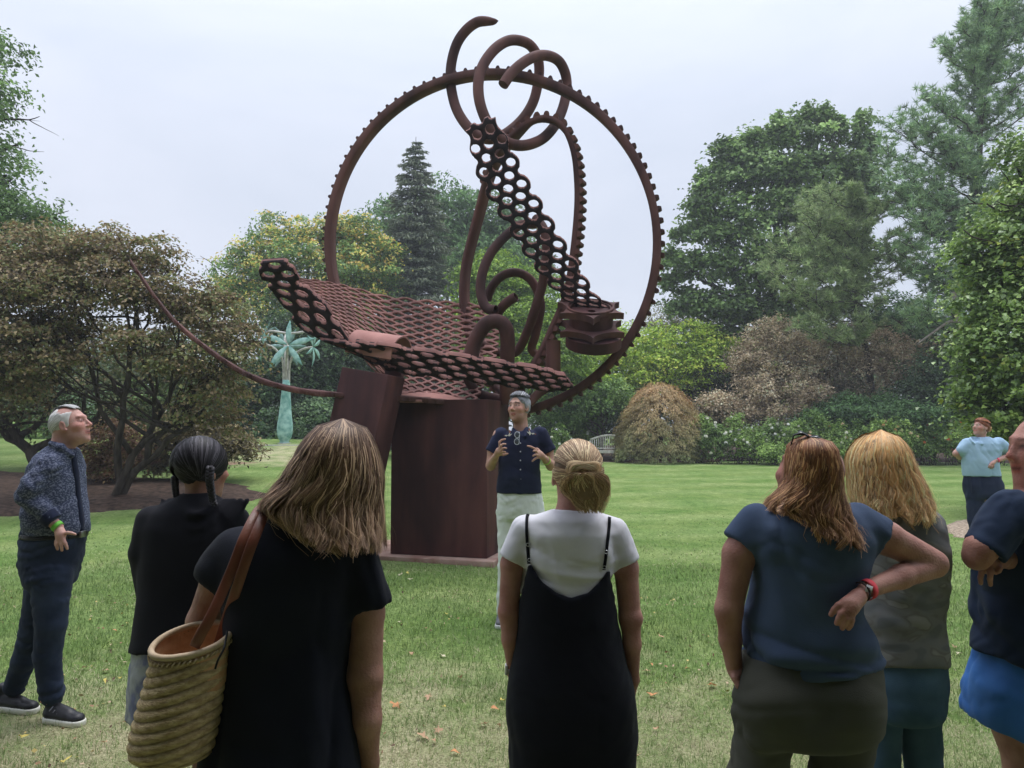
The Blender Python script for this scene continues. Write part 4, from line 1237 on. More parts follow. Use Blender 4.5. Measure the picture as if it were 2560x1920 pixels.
def build_right():
    # tall dark maple
    C, R = lobes_px([(1812, 400, 37, 30, 50), (1875, 385, 37, 34, 52), (1935, 345, 37, 38, 50), (2020, 325, 37, 40, 55), (2075, 345, 37.2, 28, 50), (2150, 350, 37.5, 26, 60), (1766, 500, 37, 34, 50), (1752, 560, 37, 40, 45),
                     (1835, 480, 37, 58, 60), (1915, 440, 36.8, 62, 62), (2010, 420, 36.8, 66, 66), (2090, 430, 37.2, 60, 60), (2150, 460, 37.6, 50, 60), (1790, 600, 36.8, 62, 55), (1880, 560, 36.6, 75, 55), (1985, 530, 36.6, 75, 60), (2080, 540, 37, 70, 60),
                     (1712, 665, 37, 42, 34), (1800, 690, 36.7, 72, 48), (1900, 665, 36.5, 75, 50), (2000, 650, 36.6, 75, 55), (2100, 660, 37.2, 70, 60), (1715, 745, 37, 40, 30), (1790, 770, 37, 70, 42), (1880, 780, 36.9, 75, 42), (1980, 775, 37, 75, 45),
                     (2080, 780, 37.5, 75, 50), (1850, 850, 37.5, 60, 35), (1960, 850, 37.5, 70, 35)])
    g = crown_geo(C, R, 780, 66, 0.74, 0.21, [(0.07, 0.12, 0.055), (0.105, 0.18, 0.072), (0.155, 0.245, 0.095), (0.22, 0.325, 0.13)], 71, flat=0.34, hue=0.2, jag=0.3, aspect=0.75, shell=0.75)
    C2, R2 = lobes_px([(1825, 395, 37, 16, 42), (1800, 430, 37, 14, 30), (1872, 375, 37, 16, 44), (1900, 395, 37, 14, 34), (1950, 322, 37, 17, 44), (1985, 350, 37, 14, 34), (2025, 300, 37, 18, 46), (2065, 305, 37, 16, 44), (2100, 330, 37, 14, 40), (2150, 322, 37, 13, 46),
                       (1760, 455, 37, 15, 34), (1738, 505, 37, 18, 26), (1700, 585, 37, 20, 22), (1682, 640, 37, 22, 18), (1676, 705, 37, 24, 16), (1690, 770, 37, 20, 16), (2175, 380, 37.5, 16, 40)])
    g2 = crown_geo(C2, R2, 330, 30, 0.32, 0.19, [(0.085, 0.14, 0.06), (0.125, 0.205, 0.08), (0.18, 0.28, 0.11)], 76, flat=0.8, hue=0.15, jag=0.2, aspect=0.75, shell=0.5)
    tree('tall_dark_maple', 'tall dark green maple rising right of the sculpture', at_base(1930, 37.5), C, R, [g, g2], 0.34, 72, nlimb=22, fork=0.25)
    # pines
    def br(px0, py0, Y0, px1, py1, Y1): return (P(px0, py0, Y0), P(px1, py1, Y1))
    r = np.random.RandomState(73)
    B = []
    trunk = [at_base(2190, 33.5), P(2170, 900, 33.3), P(2140, 780, 33), P(2150, 650, 33), P(2170, 520, 33)]
    for _ in range(58):
        y = r.uniform(455, 830); xl = np.interp(y, [455, 520, 600, 700, 760, 830], [2060, 1985, 1925, 1890, 1930, 1990])
        x = r.uniform(xl, 2345); x = xl + (x - xl) * (0.55 if r.rand() < .5 else 1)
        B.append(br(2150 + r.uniform(-25, 25), min(max(y + 35 + abs(x - 2150) * .28, 520), 860), 33, x, y, 32.2 + r.uniform(-1.3, 1.1)))
    pine('shorter_pine', 'olive green pine with upswept branch tips in front of the maple', at_base(2190, 33.5), B, trunk, 74,
         cols=[(0.15, 0.21, 0.09), (0.21, 0.28, 0.125), (0.28, 0.35, 0.16), (0.34, 0.39, 0.20)], tuft=0.34, dens=1.4)
    B = []
    trunk = [at_base(2440, 31.5), P(2440, 800, 31.5), P(2445, 500, 31.5), P(2455, 250, 31.5), P(2460, 20, 31.5)]
    for _ in range(120):
        y = r.uniform(-60, 800); xl = np.interp(y, [-60, 30, 110, 180, 260, 330, 420, 560, 800], [2470, 2400, 2350, 2310, 2285, 2230, 2195, 2200, 2230])
        x = xl + (2660 - xl) * r.rand() ** 1.35
        B.append(br(2452, min(y + 50 + abs(x - 2450) * .35, 850), 31.5, x, y, 31.2 + r.uniform(-1.7, 1.3)))
    pine('tall_white_pine', 'tall blue green white pine at the upper right', at_base(2440, 31.5), B, trunk, 75,
         cols=[(0.13, 0.205, 0.115), (0.19, 0.29, 0.155), (0.26, 0.37, 0.19), (0.31, 0.41, 0.21)], tuft=0.36, dens=1.4, trunk_r=0.3)
    # broken pale limb hanging below the pines
    # yellow green spreading tree
    C, R = lobes_px([(1600, 850, 36, 70, 42), (1690, 845, 36, 80, 40), (1780, 865, 36, 60, 38), (1560, 900, 36, 80, 45), (1650, 905, 35.5, 90, 45), (1740, 910, 35.5, 70, 40), (1590, 955, 35.5, 80, 35), (1500, 920, 36, 60, 60), (1690, 960, 36, 70, 35), (1480, 840, 38, 60, 70)])
    g = crown_geo(C, R, 620, 38, 0.60, 0.15, G_LIME, 77, flat=0.22, hue=0.2)
    tree('yellow_green_tree', 'spreading yellow green tree above the rust coloured dome shrub', at_base(1640, 36), C, R, [g], 0.10, 78, nlimb=16, fork=0.25, twigs=1)
    # grey twiggy half bare tree
    rr = np.random.RandomState(79); base = at_base(1690, 39); base[2] = gz(base[0], 39)
    root = thing('half_bare_tree', 'grey twiggy half bare small tree above the yellow green one', 'tree', tuple(base))
    bag = Bag()
    for q in range(16):
        e = P(rr.uniform(1610, 1840), rr.uniform(750, 850), 39 + rr.uniform(-1, 1))
        c = limb(bag, base + [rr.uniform(-.5, .5), 0, 2.5], e, 0.07, 0.012, rr, 0.3, n=10, seg=5)
        for _ in range(10):
            s0 = c[rr.randint(4, 10)]; limb(bag, s0, s0 + unit(rr.randn(3) + [0, 0, .6]) * rr.uniform(.5, 1.5), 0.018, 0.005, rr, 0.3, n=5, seg=4)
    limb(bag, base, base + [0, 0, 2.7], 0.14, 0.10, rr, 0.05)
    link('trunk', bag.mesh('trunk', base, cols=False), BARK_P, root)
    C, R = lobes_px([(1700, 800, 39, 90, 45), (1780, 830, 39, 50, 40), (1640, 820, 39, 50, 40)])
    g = crown_geo(C, R, 170, 26, 0.5, 0.12, [(0.14, 0.15, 0.09), (0.20, 0.20, 0.12), (0.10, 0.13, 0.06)], 80)
    link('crown', new_mesh('crown', g[0] - base, tris=g[1], cols=g[2], smooth_shade=False), LEAF, root)
    # smoke bushes
    for i, (lob, lab) in enumerate([
            ([(1930, 860, 34, 75, 55), (1900, 930, 33.5, 60, 60), (1990, 900, 34, 70, 60), (1870, 900, 34, 50, 45)], 'tall brown pink smoke bush, the left one of three'),
            ([(2110, 860, 34, 95, 50), (2200, 880, 34, 80, 50), (2060, 900, 34, 80, 55), (2150, 930, 34, 90, 50), (2260, 910, 34, 50, 45)], 'widest brown pink smoke bush with a flat domed top'),
            ([(1940, 985, 33, 95, 65), (2010, 1000, 33, 70, 60), (1880, 1020, 33, 45, 35), (1950, 1030, 33, 90, 40)], 'rounded pinkish smoke bush in front of the taller ones'),
            ([(1790, 1015, 33, 45, 28), (1830, 1035, 33, 50, 30)], 'low pale pink smoke bush beside the rust dome shrub'),
            ([(2090, 960, 33.5, 60, 50), (2130, 1000, 33.5, 60, 40), (2070, 1010, 33.5, 50, 30)], 'greyish smoke bush right of the rounded pink one'),
            ([(2330, 890, 33, 38, 38), (2250, 905, 33, 40, 40)], 'small brown tuft of smoke bush before the dark conifers')]):
        C, R = lobes_px(lob)
        g = crown_geo(C, R, 90 * len(lob) + 60, 50, 0.36, 0.095, PINKB if i != 4 else [(0.09, 0.08, 0.065), (0.14, 0.13, 0.10), (0.20, 0.18, 0.14), (0.11, 0.14, 0.08)], 81 + i, flat=0.7, hue=0.16, shell=0.7, jag=0.14,
                      tip=[(0.16, 0.20, 0.07), (0.11, 0.15, 0.06)], tipfrac=0.07, aspect=0.7)
        tree('smoke_bush', lab, at_base(lob[0][0], lob[0][2]), C, R, [g], 0.07, 91 + i, cat='smoke bush', nlimb=10, fork=0.15)
    # rust coloured dome maple
    C, R = lobes_px([(1648, 1040, 31, 88, 62), (1650, 1000, 31, 50, 38), (1600, 1070, 30.6, 52, 45), (1700, 1070, 30.6, 55, 45), (1648, 1085, 30.4, 75, 40)])
    base = at_base(1650, 31); bz = gz(base[0], 31)
    rr = np.random.RandomState(101)
    n = 1400
    # weeping layers: clumps on stacked skirts
    th = rr.rand(n) * 6.283; f = rr.rand(n) ** 0.7
    ctr = P(1648, 1110, 31); hz = P(1648, 966, 31)[2] - bz; rad = M(103, 31)
    prof = lambda q: np.sqrt(np.clip(1 - (1 - q) ** 1.75, 0, 1))
    rr_ = rad * prof(f) * (0.94 + 0.09 * np.sin(th * 5 + f * 9) + 0.05 * rr.randn(n))
    cc = np.stack([ctr[0] + rr_ * np.cos(th), 31 + rr_ * np.sin(th), bz + hz * (1 - f) ** 1.0 + 0.15 + 0.06 * rr.randn(n)], 1)
    per = 26; idx = np.repeat(np.arange(n), per); m = len(idx)
    outv = np.stack([np.cos(th), np.sin(th), -0.9 + 0 * th], 1)
    cen = cc[idx] + outv[idx] * (rr.rand(m) * 0.22)[:, None] + rr.randn(m, 3) * [0.06, 0.06, 0.03]
    nr = unit(np.stack([np.cos(th), np.sin(th), 1.2 + 0 * th], 1)[idx] + 0.35 * rr.randn(m, 3))
    V, T = leaves(cen, nr, rr.uniform(.06, .12, m), 0.036, rr, droop=outv[idx] * 1.5)
    hcol = np.clip((cen[:, 2] - bz) / hz + 0.18 * waves(cen, 7, 0.5) , 0, 1)[:, None]
    col = (1 - hcol) * np.array([0.20, 0.24, 0.09]) + hcol * np.array([0.56, 0.37, 0.19])
    col = np.clip(col * (1 + 0.2 * rr.randn(m))[:, None], .01, 1)
    g = (V, T, np.repeat(col, 4, 0), None)
    tree('dome_maple_shrub', 'rust orange dome shaped weeping maple shrub beside the bench', base, C * [1, 1, .8], R * .5, [g], 0.07, 102, cat='shrub', nlimb=5, fork=0.2)
    # dark conifers and shrubs at the right rear
    for i, (lob, cs, lab, nm) in enumerate([
            ([(2240, 800, 35, 75, 60), (2290, 830, 35, 60, 50), (2200, 830, 35, 50, 40)], [(0.035, 0.085, 0.035), (0.055, 0.13, 0.05), (0.08, 0.18, 0.065)], 'fresh dark green broadleaf under the pines', 'understorey_tree'),
            ([(2330, 960, 31, 70, 90), (2400, 1000, 31, 80, 80), (2280, 1010, 31, 60, 60), (2420, 900, 31.5, 70, 70)], [(0.030, 0.055, 0.035), (0.05, 0.085, 0.05), (0.075, 0.12, 0.06)], 'soft dark conifer behind the light blue shirt', 'dark_conifer'),
            ([(2120, 1030, 30.5, 70, 40), (2210, 1035, 30, 80, 42), (2300, 1045, 29.5, 70, 40), (2040, 1055, 31, 50, 30)], [(0.04, 0.085, 0.04), (0.065, 0.13, 0.055), (0.09, 0.17, 0.07)], 'wide mid green shrub above the orange roses', 'broad_shrub'),
            ([(1500, 1000, 33, 70, 45), (1430, 1010, 33, 70, 50), (1560, 1010, 34, 50, 40)], G_MID, 'mid green shrub behind the bench', 'background_bush'),
            ([(1420, 950, 34, 70, 50), (1490, 960, 34, 60, 40)], G_LIME[:3], 'lime leaved shrub right of the ring', 'background_bush'),
            ([(1380, 1060, 34.5, 60, 60), (1440, 1070, 34.5, 60, 50), (1500, 1060, 34.5, 60, 50)], [(0.06, 0.12, 0.04), (0.10, 0.18, 0.06), (0.14, 0.24, 0.08)], 'dense light green shrub left of the bench', 'background_bush'),
            ([(1780, 960, 37, 90, 80), (1850, 980, 37, 80, 80), (1740, 1040, 36, 60, 60)], [(0.02, 0.03, 0.022), (0.035, 0.05, 0.03), (0.05, 0.07, 0.04)], 'very dark shrub shaded between lime tree and smoke bush', 'background_bush')]):
        C, R = lobes_px(lob)
        g = crown_geo(C, R, 100 * len(lob) + 60, 36, 0.45, 0.13, cs, 110 + i, flat=0.4, hue=0.18)
        tree(nm, lab, at_base(lob[0][0], lob[0][2]), C, R, [g], 0.08, 120 + i, cat='tree' if 'tree' in nm or 'conifer' in nm else 'shrub', nlimb=8, fork=0.15)
    # right edge linden with large glossy leaves hanging in sprays
    C, R = lobes_px([(2600, 420, 14.5, 90, 110), (2560, 560, 14.2, 90, 90), (2500, 640, 14.2, 90, 80), (2600, 700, 14, 130, 120), (2480, 760, 14, 85, 80), (2540, 860, 13.9, 120, 90), (2450, 880, 13.8, 75, 60), (2600, 980, 14, 130, 110),
                     (2500, 980, 13.8, 85, 70), (2440, 1010, 14, 55, 40), (2700, 600, 15, 140, 300), (2560, 1080, 14, 90, 60)])
    g = crown_geo(C, R, 1050, 42, 0.38, 0.098, [(0.07, 0.12, 0.05), (0.105, 0.175, 0.065), (0.15, 0.235, 0.08), (0.21, 0.31, 0.105), (0.28, 0.38, 0.13)], 131, flat=0.35, hue=0.16, up=1.2, aspect=0.8, droop=np.array([-.5, -.3, -.25]), tip=[(0.25, 0.30, 0.06), (0.18, 0.24, 0.06)], tipfrac=0.07, jag=0.2)
    tree('linden_tree', 'glossy large leaved green tree filling the right edge', at_base(2680, 14.6), C, R, [g], 0.2, 132, nlimb=22, fork=0.1, leafm=LEAF_G)
    # pale limb between the pines and smoke bush
    bag = Bag(); a = P(2412, 800, 30); q1 = P(2370, 845, 30); q2 = P(2300, 900, 30.2)
    p0 = at_base(2402, 30.2); p0[2] = gz(p0[0], 30.2)
    bag.tube(resample([p0, P(2400, 960, 30.1), P(2402, 860, 30), P(2390, 780, 30), P(2384, 730, 30)], 14), np.linspace(0.16, 0.09, 14), 8)
    bag.tube(resample([P(2400, 802, 30), P(2370, 806, 29.9), P(2335, 830, 29.8), P(2300, 855, 29.7), P(2293, 862, 29.7)], 12), np.linspace(0.075, 0.03, 12), 7)
    o = link('dead_tree_stem', bag.mesh('dead_tree_stem', p0, cols=False), BARK_P, None, tuple(p0))
    tag(o, 'pale bare stem with one limb bending left under the pines', 'tree')

# ---------- rose hedge in front of the shrubs
def build_roses():
    r = np.random.RandomState(141)
    spec = []
    for px, py, Y, rx, ry, fl in [(1400, 1110, 29.5, 42, 38, 'white'), (1462, 1100, 33.6, 46, 34, 'white'), (1745, 1075, 30.5, 36, 40, 'white'), (1790, 1095, 30, 40, 40, 'white'), (1840, 1080, 30.3, 40, 44, 'white'), (1880, 1100, 29.8, 40, 36, 'white'),
                                  (1930, 1085, 30, 42, 42, 'white'), (1935, 1125, 29.0, 34, 18, None), (1990, 1090, 29.8, 44, 40, 'white'), (2040, 1080, 29.6, 44, 46, 'peach'), (2090, 1095, 29.2, 44, 42, 'peach'), (2110, 1115, 28.8, 36, 30, 'white'), (2150, 1095, 29, 44, 40, 'peach'),
                                  (2200, 1090, 28.6, 42, 42, 'peach'), (2250, 1085, 28.4, 44, 44, 'peach'), (2330, 1090, 29.0, 48, 46, 'red'), (2375, 1085, 29.0, 48, 50, 'red'), (2420, 1105, 29.0, 44, 40, 'red'), (2300, 1110, 29.0, 34, 30, 'peach'), (2490, 1090, 29.0, 60, 50, 'red')]:
        spec.append((px, py, Y, rx, ry, fl))
    cnt = {}
    for i, (px, py, Y, rx, ry, fl) in enumerate(spec):
        C, R = lobes_px([(px, py + 6, Y, rx * .8, ry * .85), (px - rx * .45, py + ry * .35, Y - .1, rx * .5, ry * .55), (px + rx * .45, py + ry * .3, Y, rx * .5, ry * .6), (px, py - ry * .4, Y, rx * .4, ry * .5)])
        cs = [(0.09, 0.16, 0.05), (0.14, 0.23, 0.07), (0.20, 0.31, 0.095), (0.26, 0.37, 0.12)] if i % 3 else [(0.07, 0.13, 0.045), (0.11, 0.19, 0.06), (0.17, 0.26, 0.085)]
        g = crown_geo(C, R, 125, 26, 0.26, 0.095, cs, 150 + i, flat=0.6, hue=0.18, shell=0.5, jag=0.3)
        lab = {'white': 'white flowered rose bush', 'peach': 'light green rose bush with peach buds', 'red': 'rose bush with orange red blooms', None: 'tuft of green ornamental grass'}[fl]
        where = ['left of the bench', 'touching the bench arm'] if px < 1600 else None
        near = {1745: 'right beside the rust dome shrub', 1790: 'second from the rust dome shrub', 1840: 'third from the rust dome shrub', 1880: 'in front of the dark gap', 1930: 'below the pink smoke bush', 1990: 'just left of the sunglasses',
                2040: 'above the sunglasses', 2090: 'between the two blonde heads', 2110: 'low between the two right heads', 2150: 'above the camouflage shirt woman', 2200: 'right above the blonde hair', 2250: 'behind the blonde hair, right side',
                2330: 'left of the light blue shirt', 2375: 'directly behind the light blue shirt', 2420: 'behind the auburn head', 2300: 'low by the wood chips', 2490: 'rightmost in the hedge', 1935: '', 1400: 'farthest left along the hedge', 1462: 'touching the bench arm'}[px]
        base = at_base(px, Y); base[2] = gz(base[0], Y) - 0.02
        root = thing('rose_bush' if fl else 'grass_tuft', (lab + ' ' + near) if fl else 'bright green ornamental grass tuft in front of the rose hedge', 'bush' if fl else 'grass', tuple(base), 'roses along the bed' if fl else None)
        bag = Bag()
        for q in range(9):
            e = C[r.randint(len(C))] + unit(r.randn(3)) * R[0] * 0.6
            limb(bag, base + [r.uniform(-.2, .2), r.uniform(-.1, .1), 0], e, 0.014, 0.005, r, 0.2, n=5, seg=4)
        link('stems', bag.mesh('stems', base, cols=False), BARK, root)
        link('foliage', new_mesh('foliage', g[0] - base, tris=g[1], cols=g[2], smooth_shade=False), LEAF, root)
        if fl:
            fc = {'white': [(0.85, 0.85, 0.78), (0.8, 0.78, 0.66)], 'peach': [(0.75, 0.42, 0.22), (0.8, 0.62, 0.4)], 'red': [(0.72, 0.11, 0.05), (0.7, 0.2, 0.08)]}[fl]
            k = {'white': 13, 'peach': 5, 'red': 9}[fl]
            pos = g[3][r.choice(len(g[3]), k * 4)]
            pos = pos[(pos[:, 1] < C[0][1] + 0.1)][:k] + [0, -0.12, 0.08]
            VV, TT, CC = [], [], []; nv = 0
            for p_ in pos:
                m = 12
                d = unit(r.randn(m, 3)); d[:, 2] = np.abs(d[:, 2])
                V, T = leaves(p_ + d * 0.045, d, 0.12, 0.10, r, fold=-0.2)
                VV.append(V); TT.append(T + nv); nv += len(V); CC.append(np.tile(fc[r.randint(2)], (len(V), 1)) * r.uniform(.85, 1.1))
            if len(VV):
                o = link('blossoms', new_mesh('blossoms', np.vstack(VV) - base, tris=np.vstack(TT), cols=np.vstack(CC), smooth_shade=False), PETAL, root)

# ---------- far wood that closes the horizon
def build_wood():
    r = np.random.RandomState(161)
    C, R = [], []
    for px in np.arange(-900, 3500, 120):
        for lay in range(2):
            Y = 58 + r.uniform(-3, 3) + lay * 2
            py = (1010 if lay == 0 else 930) + r.uniform(-35, 35)
            if 1380 < px < 1700 or 480 < px < 700: py += 30
            p = P(px + r.uniform(-40, 40), py, Y); C.append(p); R.append((M(130, Y), 2.5, M(100, Y)))
    C, R = np.array(C), np.array(R)
    V, T, c, _ = crown_geo(C, R, 2300, 24, 1.6, 0.56, [(0.030, 0.055, 0.028), (0.045, 0.080, 0.038), (0.065, 0.11, 0.05), (0.085, 0.14, 0.06)], 162, flat=0.6, hue=0.2)
    o = link('distant_woodland', new_mesh('distant_woodland', V, tris=T, cols=c, smooth_shade=False), LEAF)
    tag(o, 'dark green distant woodland closing the garden behind all trees', 'woodland', kind='stuff')
build_left(); build_mid(); build_right(); build_roses(); build_wood()
# ================================================================== unseen tree canopy added behind and above the camera to shade the group
def build_shade():
    C = []; R = []
    r = np.random.RandomState(201)
    for x in np.arange(-12, 12.1, 3.0):
        for y, z, rz in ((-1.6, 6.0, 1.7), (-4.0, 7.2, 3.0), (-6.8, 6.4, 4.0), (-7.6, 2.4, 2.8)):
            C.append((x + r.uniform(-.8, .8), y + r.uniform(-.5, .5), z + r.uniform(-.6, .6))); R.append((2.5, 2.3, rz))
    C, R = np.array(C), np.array(R)
    V, T, c, _ = crown_geo(C, R, 1700, 24, 1.4, 0.60, [tuple(v / 1.4 for v in g_) for g_ in G_DARK], 202, flat=0.5, hue=.15, jag=.05)
    # nothing of it may hang into the view: keep clear of the rising upper edge of the picture
    q = V.reshape(-1, 4, 3)
    ok = (q[:, :, 2] > CAM_H + 1.2 + np.maximum(q[:, :, 1], 0) * 0.95).all(1) | (q[:, :, 1] < -1.0).all(1)
    V = q[ok].reshape(-1, 3); c = c.reshape(-1, 4, 3)[ok].reshape(-1, 3)
    n = len(V) // 4; i = np.arange(n)[:, None] * 4; T = np.concatenate([i + [0, 1, 2], i + [0, 2, 3]], 1).reshape(-1, 3)
    o = link('shade_canopy', new_mesh('shade_canopy', V, tris=T, cols=c, smooth_shade=False), LEAF)
    tag(o, 'unseen dark tree canopy added behind and above to shade the group', 'canopy', kind='stuff')
build_shade()
# ================================================================== verdigris flower sculpture
def build_bronze():
    Y = 25.0
    g0 = P(711, 1111, Y); base = np.array([g0[0], Y, g0[2]])
    root = thing('flower_sculpture', 'tall green patinated bronze flower sculpture with slender vase foot and drooping blooms', 'sculpture', tuple(base))
    verd = mat('verdigris_bronze', (0.12, 0.30, 0.26), rough=0.65, spec=0.3, col2=(0.40, 0.62, 0.55), vscale=5.5, detail=8, bump=0.2, bscale=30)
    verd_d = mat('dark_patina_bronze', (0.12, 0.22, 0.20), rough=0.6, spec=0.3, col2=(0.26, 0.40, 0.36), vscale=6, detail=6)
    silver = mat('bare_bronze_stem', (0.33, 0.31, 0.27), rough=0.45, spec=0.4, col2=(0.55, 0.53, 0.48), vscale=8)
    stone = mat('pale_stone_slab', (0.36, 0.34, 0.31), rough=0.9, col2=(0.50, 0.48, 0.45), vscale=6)
    slab = Bag(); slab.box((base[0] + 0.5, Y + 0.4, base[2] - 0.06), 3.0, 2.2, 0.12)
    so = link('stone_slab', slab.mesh('stone_slab', (base[0], Y, base[2] - 0.1), cols=False, smooth_shade=False), stone, None, (base[0], Y, base[2] - 0.1)); bevel(so, 0.01)
    tag(so, 'pale flat stone slab under the bronze flower', 'slab')
    prof = [(1112, 26), (1108, 25), (1104, 22), (1100, 26), (1093, 33), (1085, 37), (1072, 39), (1058, 37), (1040, 32), (1020, 28), (995, 24), (970, 20.5), (950, 17.5)]
    b = Bag(); b.tube(np.array([P(711 + (1112 - y) * 0.03, y, Y) for y, w in prof]), [M(w / 2, Y) for y, w in prof], 28)
    link('vase_foot', b.mesh('vase_foot', base, cols=False), verd, root)
    b = Bag(); b.tube(np.array([P(711, 1112, Y), P(711, 1107, Y)]), M(17, Y), 12); link('base_ring', b.mesh('base_ring', base, cols=False), stone, root)
    def stem(pts):
        b = Bag(); b.tube(resample([P(*q) for q in pts], 26), M(3.0, Y), 9); link('stem', b.mesh('stem', base, cols=False), silver, root)
    stem([(709, 955, Y), (709, 925, Y), (706, 900, Y - .05), (695, 880, Y - .1), (680, 867, Y - .1), (663, 861, Y - .1)])
    stem([(723, 955, Y), (723, 925, Y), (728, 898, Y - .05), (742, 882, Y - .1), (760, 872, Y - .1), (781, 868, Y - .1)])
    stem([(714, 955, Y), (715, 910, Y - .1), (718, 880, Y - .25), (720, 864, Y - .45)])
    stem([(718, 955, Y), (718, 900, Y + .1), (717, 860, Y + .25), (717, 834, Y + .4)])
    stem([(716, 955, Y + .05), (713, 890, Y + .4), (712, 850, Y + .6), (716, 834, Y + .9)])
    stem([(663, 845, Y), (666, 832, Y), (680, 828, Y), (716, 833, Y + .2), (745, 832, Y), (770, 827, Y)])
    # one leaf-like petal in local coordinates: grows along +x from the hub
    t = np.linspace(0, 1, 9); w = 0.112 * np.sin(np.pi * t ** 0.9) ** 0.9 * (t > 0); w[-1] = 0.004; w[0] = 0.018
    PV, PF = [], []
    for k in range(9):
        z = 0.08 * math.sin(t[k] * 2.4) - 0.05 * t[k] ** 2
        PV += [(t[k], -w[k], z + 0.25 * w[k]), (t[k], 0, z), (t[k], w[k], z + 0.25 * w[k])]
    for k in range(8):
        a = k * 3; PF += [(a, a + 3, a + 4, a + 1), (a + 1, a + 4, a + 5, a + 2)]
    me = new_mesh('petal', PV, F=PF); me.materials.append(verd)
    me2 = new_mesh('petal', PV, F=PF); me2.materials.append(verd_d)
    def flower(c, nrm, L, ph, mesh_, angles=None):
        n = unit(np.array(nrm, float)); a = unit(np.cross(n, [0, 0, 1.0]) if abs(n[2]) < .95 else np.array([1., 0, 0])); b_ = np.cross(n, a)
        for k in range(6 if angles is None else len(angles)):
            th = ph + k * math.pi / 3 if angles is None else math.radians(angles[k] + 180)
            x = a * math.cos(th) + b_ * math.sin(th); y = np.cross(n, x)
            o = bpy.data.objects.new('petal', mesh_); sc.collection.objects.link(o); o.parent = root
            o.location = Vector(c - base + x * 0.04)
            o.rotation_euler = Matrix((x, y, n)).transposed().to_euler(); s_ = L * (0.9 + 0.2 * ((k * 37) % 5) / 5); o.scale = (s_, s_, s_)
            md = o.modifiers.new('solid', 'SOLIDIFY'); md.thickness = 0.02
    flower(P(720, 862, Y - .5), (0.0, -1, 0.1), 0.84, 0, me, angles=(88, 157, 233, 306, 14))
    flower(P(660, 861, Y - .1), (-1.0, -.16, 0.15), 0.55, 0.5, me)
    flower(P(783, 867, Y - .1), (1.0, -.14, -0.05), 0.62, 0.5, me)
    flower(P(716, 866, Y + 1.0), (0, 1, 0.1), 0.72, 0.0, me2)
    flower(P(664, 834, Y + .1), (-0.8, .3, 0.6), 0.45, 0.3, me2)
build_bronze()

# ================================================================== garden bench
def build_bench():
    Y = 31.6; p = P(1522, 1146, Y); base = np.array([p[0], Y, gz(p[0], Y)])
    wood = mat('silvered_teak', (0.48, 0.47, 0.40), rough=0.8, spec=0.2, col2=(0.72, 0.70, 0.62), vscale=10, stretch=(1, 1, .2), bump=0.2, bscale=40)
    root = thing('garden_bench', 'weathered grey wooden garden bench with arched slatted back beside the dome shrub', 'bench', tuple(base), rz=math.radians(-17))
    W, D = 1.7, 0.52
    def pc(name, boxes, bev=0.004):
        b = Bag()
        for c, s_ in boxes: b.box(c, *s_)
        o = link(name, b.mesh(name, cols=False, smooth_shade=False), wood, root); bevel(o, bev, 1); return o
    for sx in (-1, 1):
        pc('leg', [((sx * (W / 2 - .03), -D / 2, .31), (.07, .07, .62))])
        pc('leg', [((sx * (W / 2 - .03), D / 2, .42), (.07, .07, .84))])
        pc('armrest', [((sx * (W / 2 - .03), -0.03, .645), (.085, D + .1, .035))])
        pc('side_rail', [((sx * (W / 2 - .03), 0, .36), (.04, D, .06))])
    for k in range(5):
        pc('seat_slat', [((0, -D / 2 + .03 + k * .115, .435), (W - .06, .09, .025))])
    pc('front_rail', [((0, -D / 2, .375), (W - .1, .03, .08))])
    pc('lower_back_rail', [((0, D / 2 - .01, .52), (W - .1, .035, .06))])
    arch = lambda x: 0.86 + 0.20 * math.cos(min(abs(x) / (W / 2), 1) * math.pi / 2)
    b = Bag(); C = np.array([(x, D / 2 - .01, arch(x)) for x in np.linspace(-W / 2 + .03, W / 2 - .03, 17)])
    V, Q, _, _, _ = rect_sweep(C, np.tile([0, 0, 1.0], (17, 1)), 0.085, 0.04); b.add(V, Q)
    link('arched_top_rail', b.mesh('arched_top_rail', cols=False, smooth_shade=False), wood, root)
    for k in range(17):
        x = -W / 2 + .12 + k * (W - .24) / 16
        pc('back_slat', [((x, D / 2 - .01, (.55 + arch(x) - .03) / 2), (.038, .02, arch(x) - .03 - .55))], 0.002)
build_bench()
# ================================================================== people
def skin_mat(name, c1, c2):
    m = mat(name, c1, rough=0.55, spec=0.35, attr=True, col2=c2, vscale=16, detail=8, bump=0.22, bscale=160)
    b = m.node_tree.nodes['Principled BSDF']
    b.inputs['Subsurface Weight'].default_value = 0.12
    b.inputs['Subsurface Radius'].default_value = (0.012, 0.005, 0.003)
    return m
SKIN = skin_mat('skin', (0.30, 0.145, 0.108), (0.42, 0.225, 0.172))
SKIN_R = skin_mat('ruddy_skin', (0.33, 0.145, 0.110), (0.46, 0.235, 0.185))
HAIR = mat('hair', (1, 1, 1), rough=0.55, spec=0.28, attr=True)

def cloth_mat(name, c, c2=None, vs=3.0, rough=0.85, weave=400.0, bump=0.18, **k):
    return mat(name, c, rough=rough, spec=0.12, sheen=0.04, col2=c2 or tuple(min(1, v * 1.25) for v in c), vscale=vs, bump=bump, bscale=weave, detail=5, **k)

def Rhead(yaw, pitch=0.0, roll=0.0):
    """columns right, forward, up of a head; yaw 0 looks away from the camera (+Y), positive turns to the left (-X)"""
    R = rotm(math.radians(yaw), math.radians(pitch), math.radians(roll))
    return R

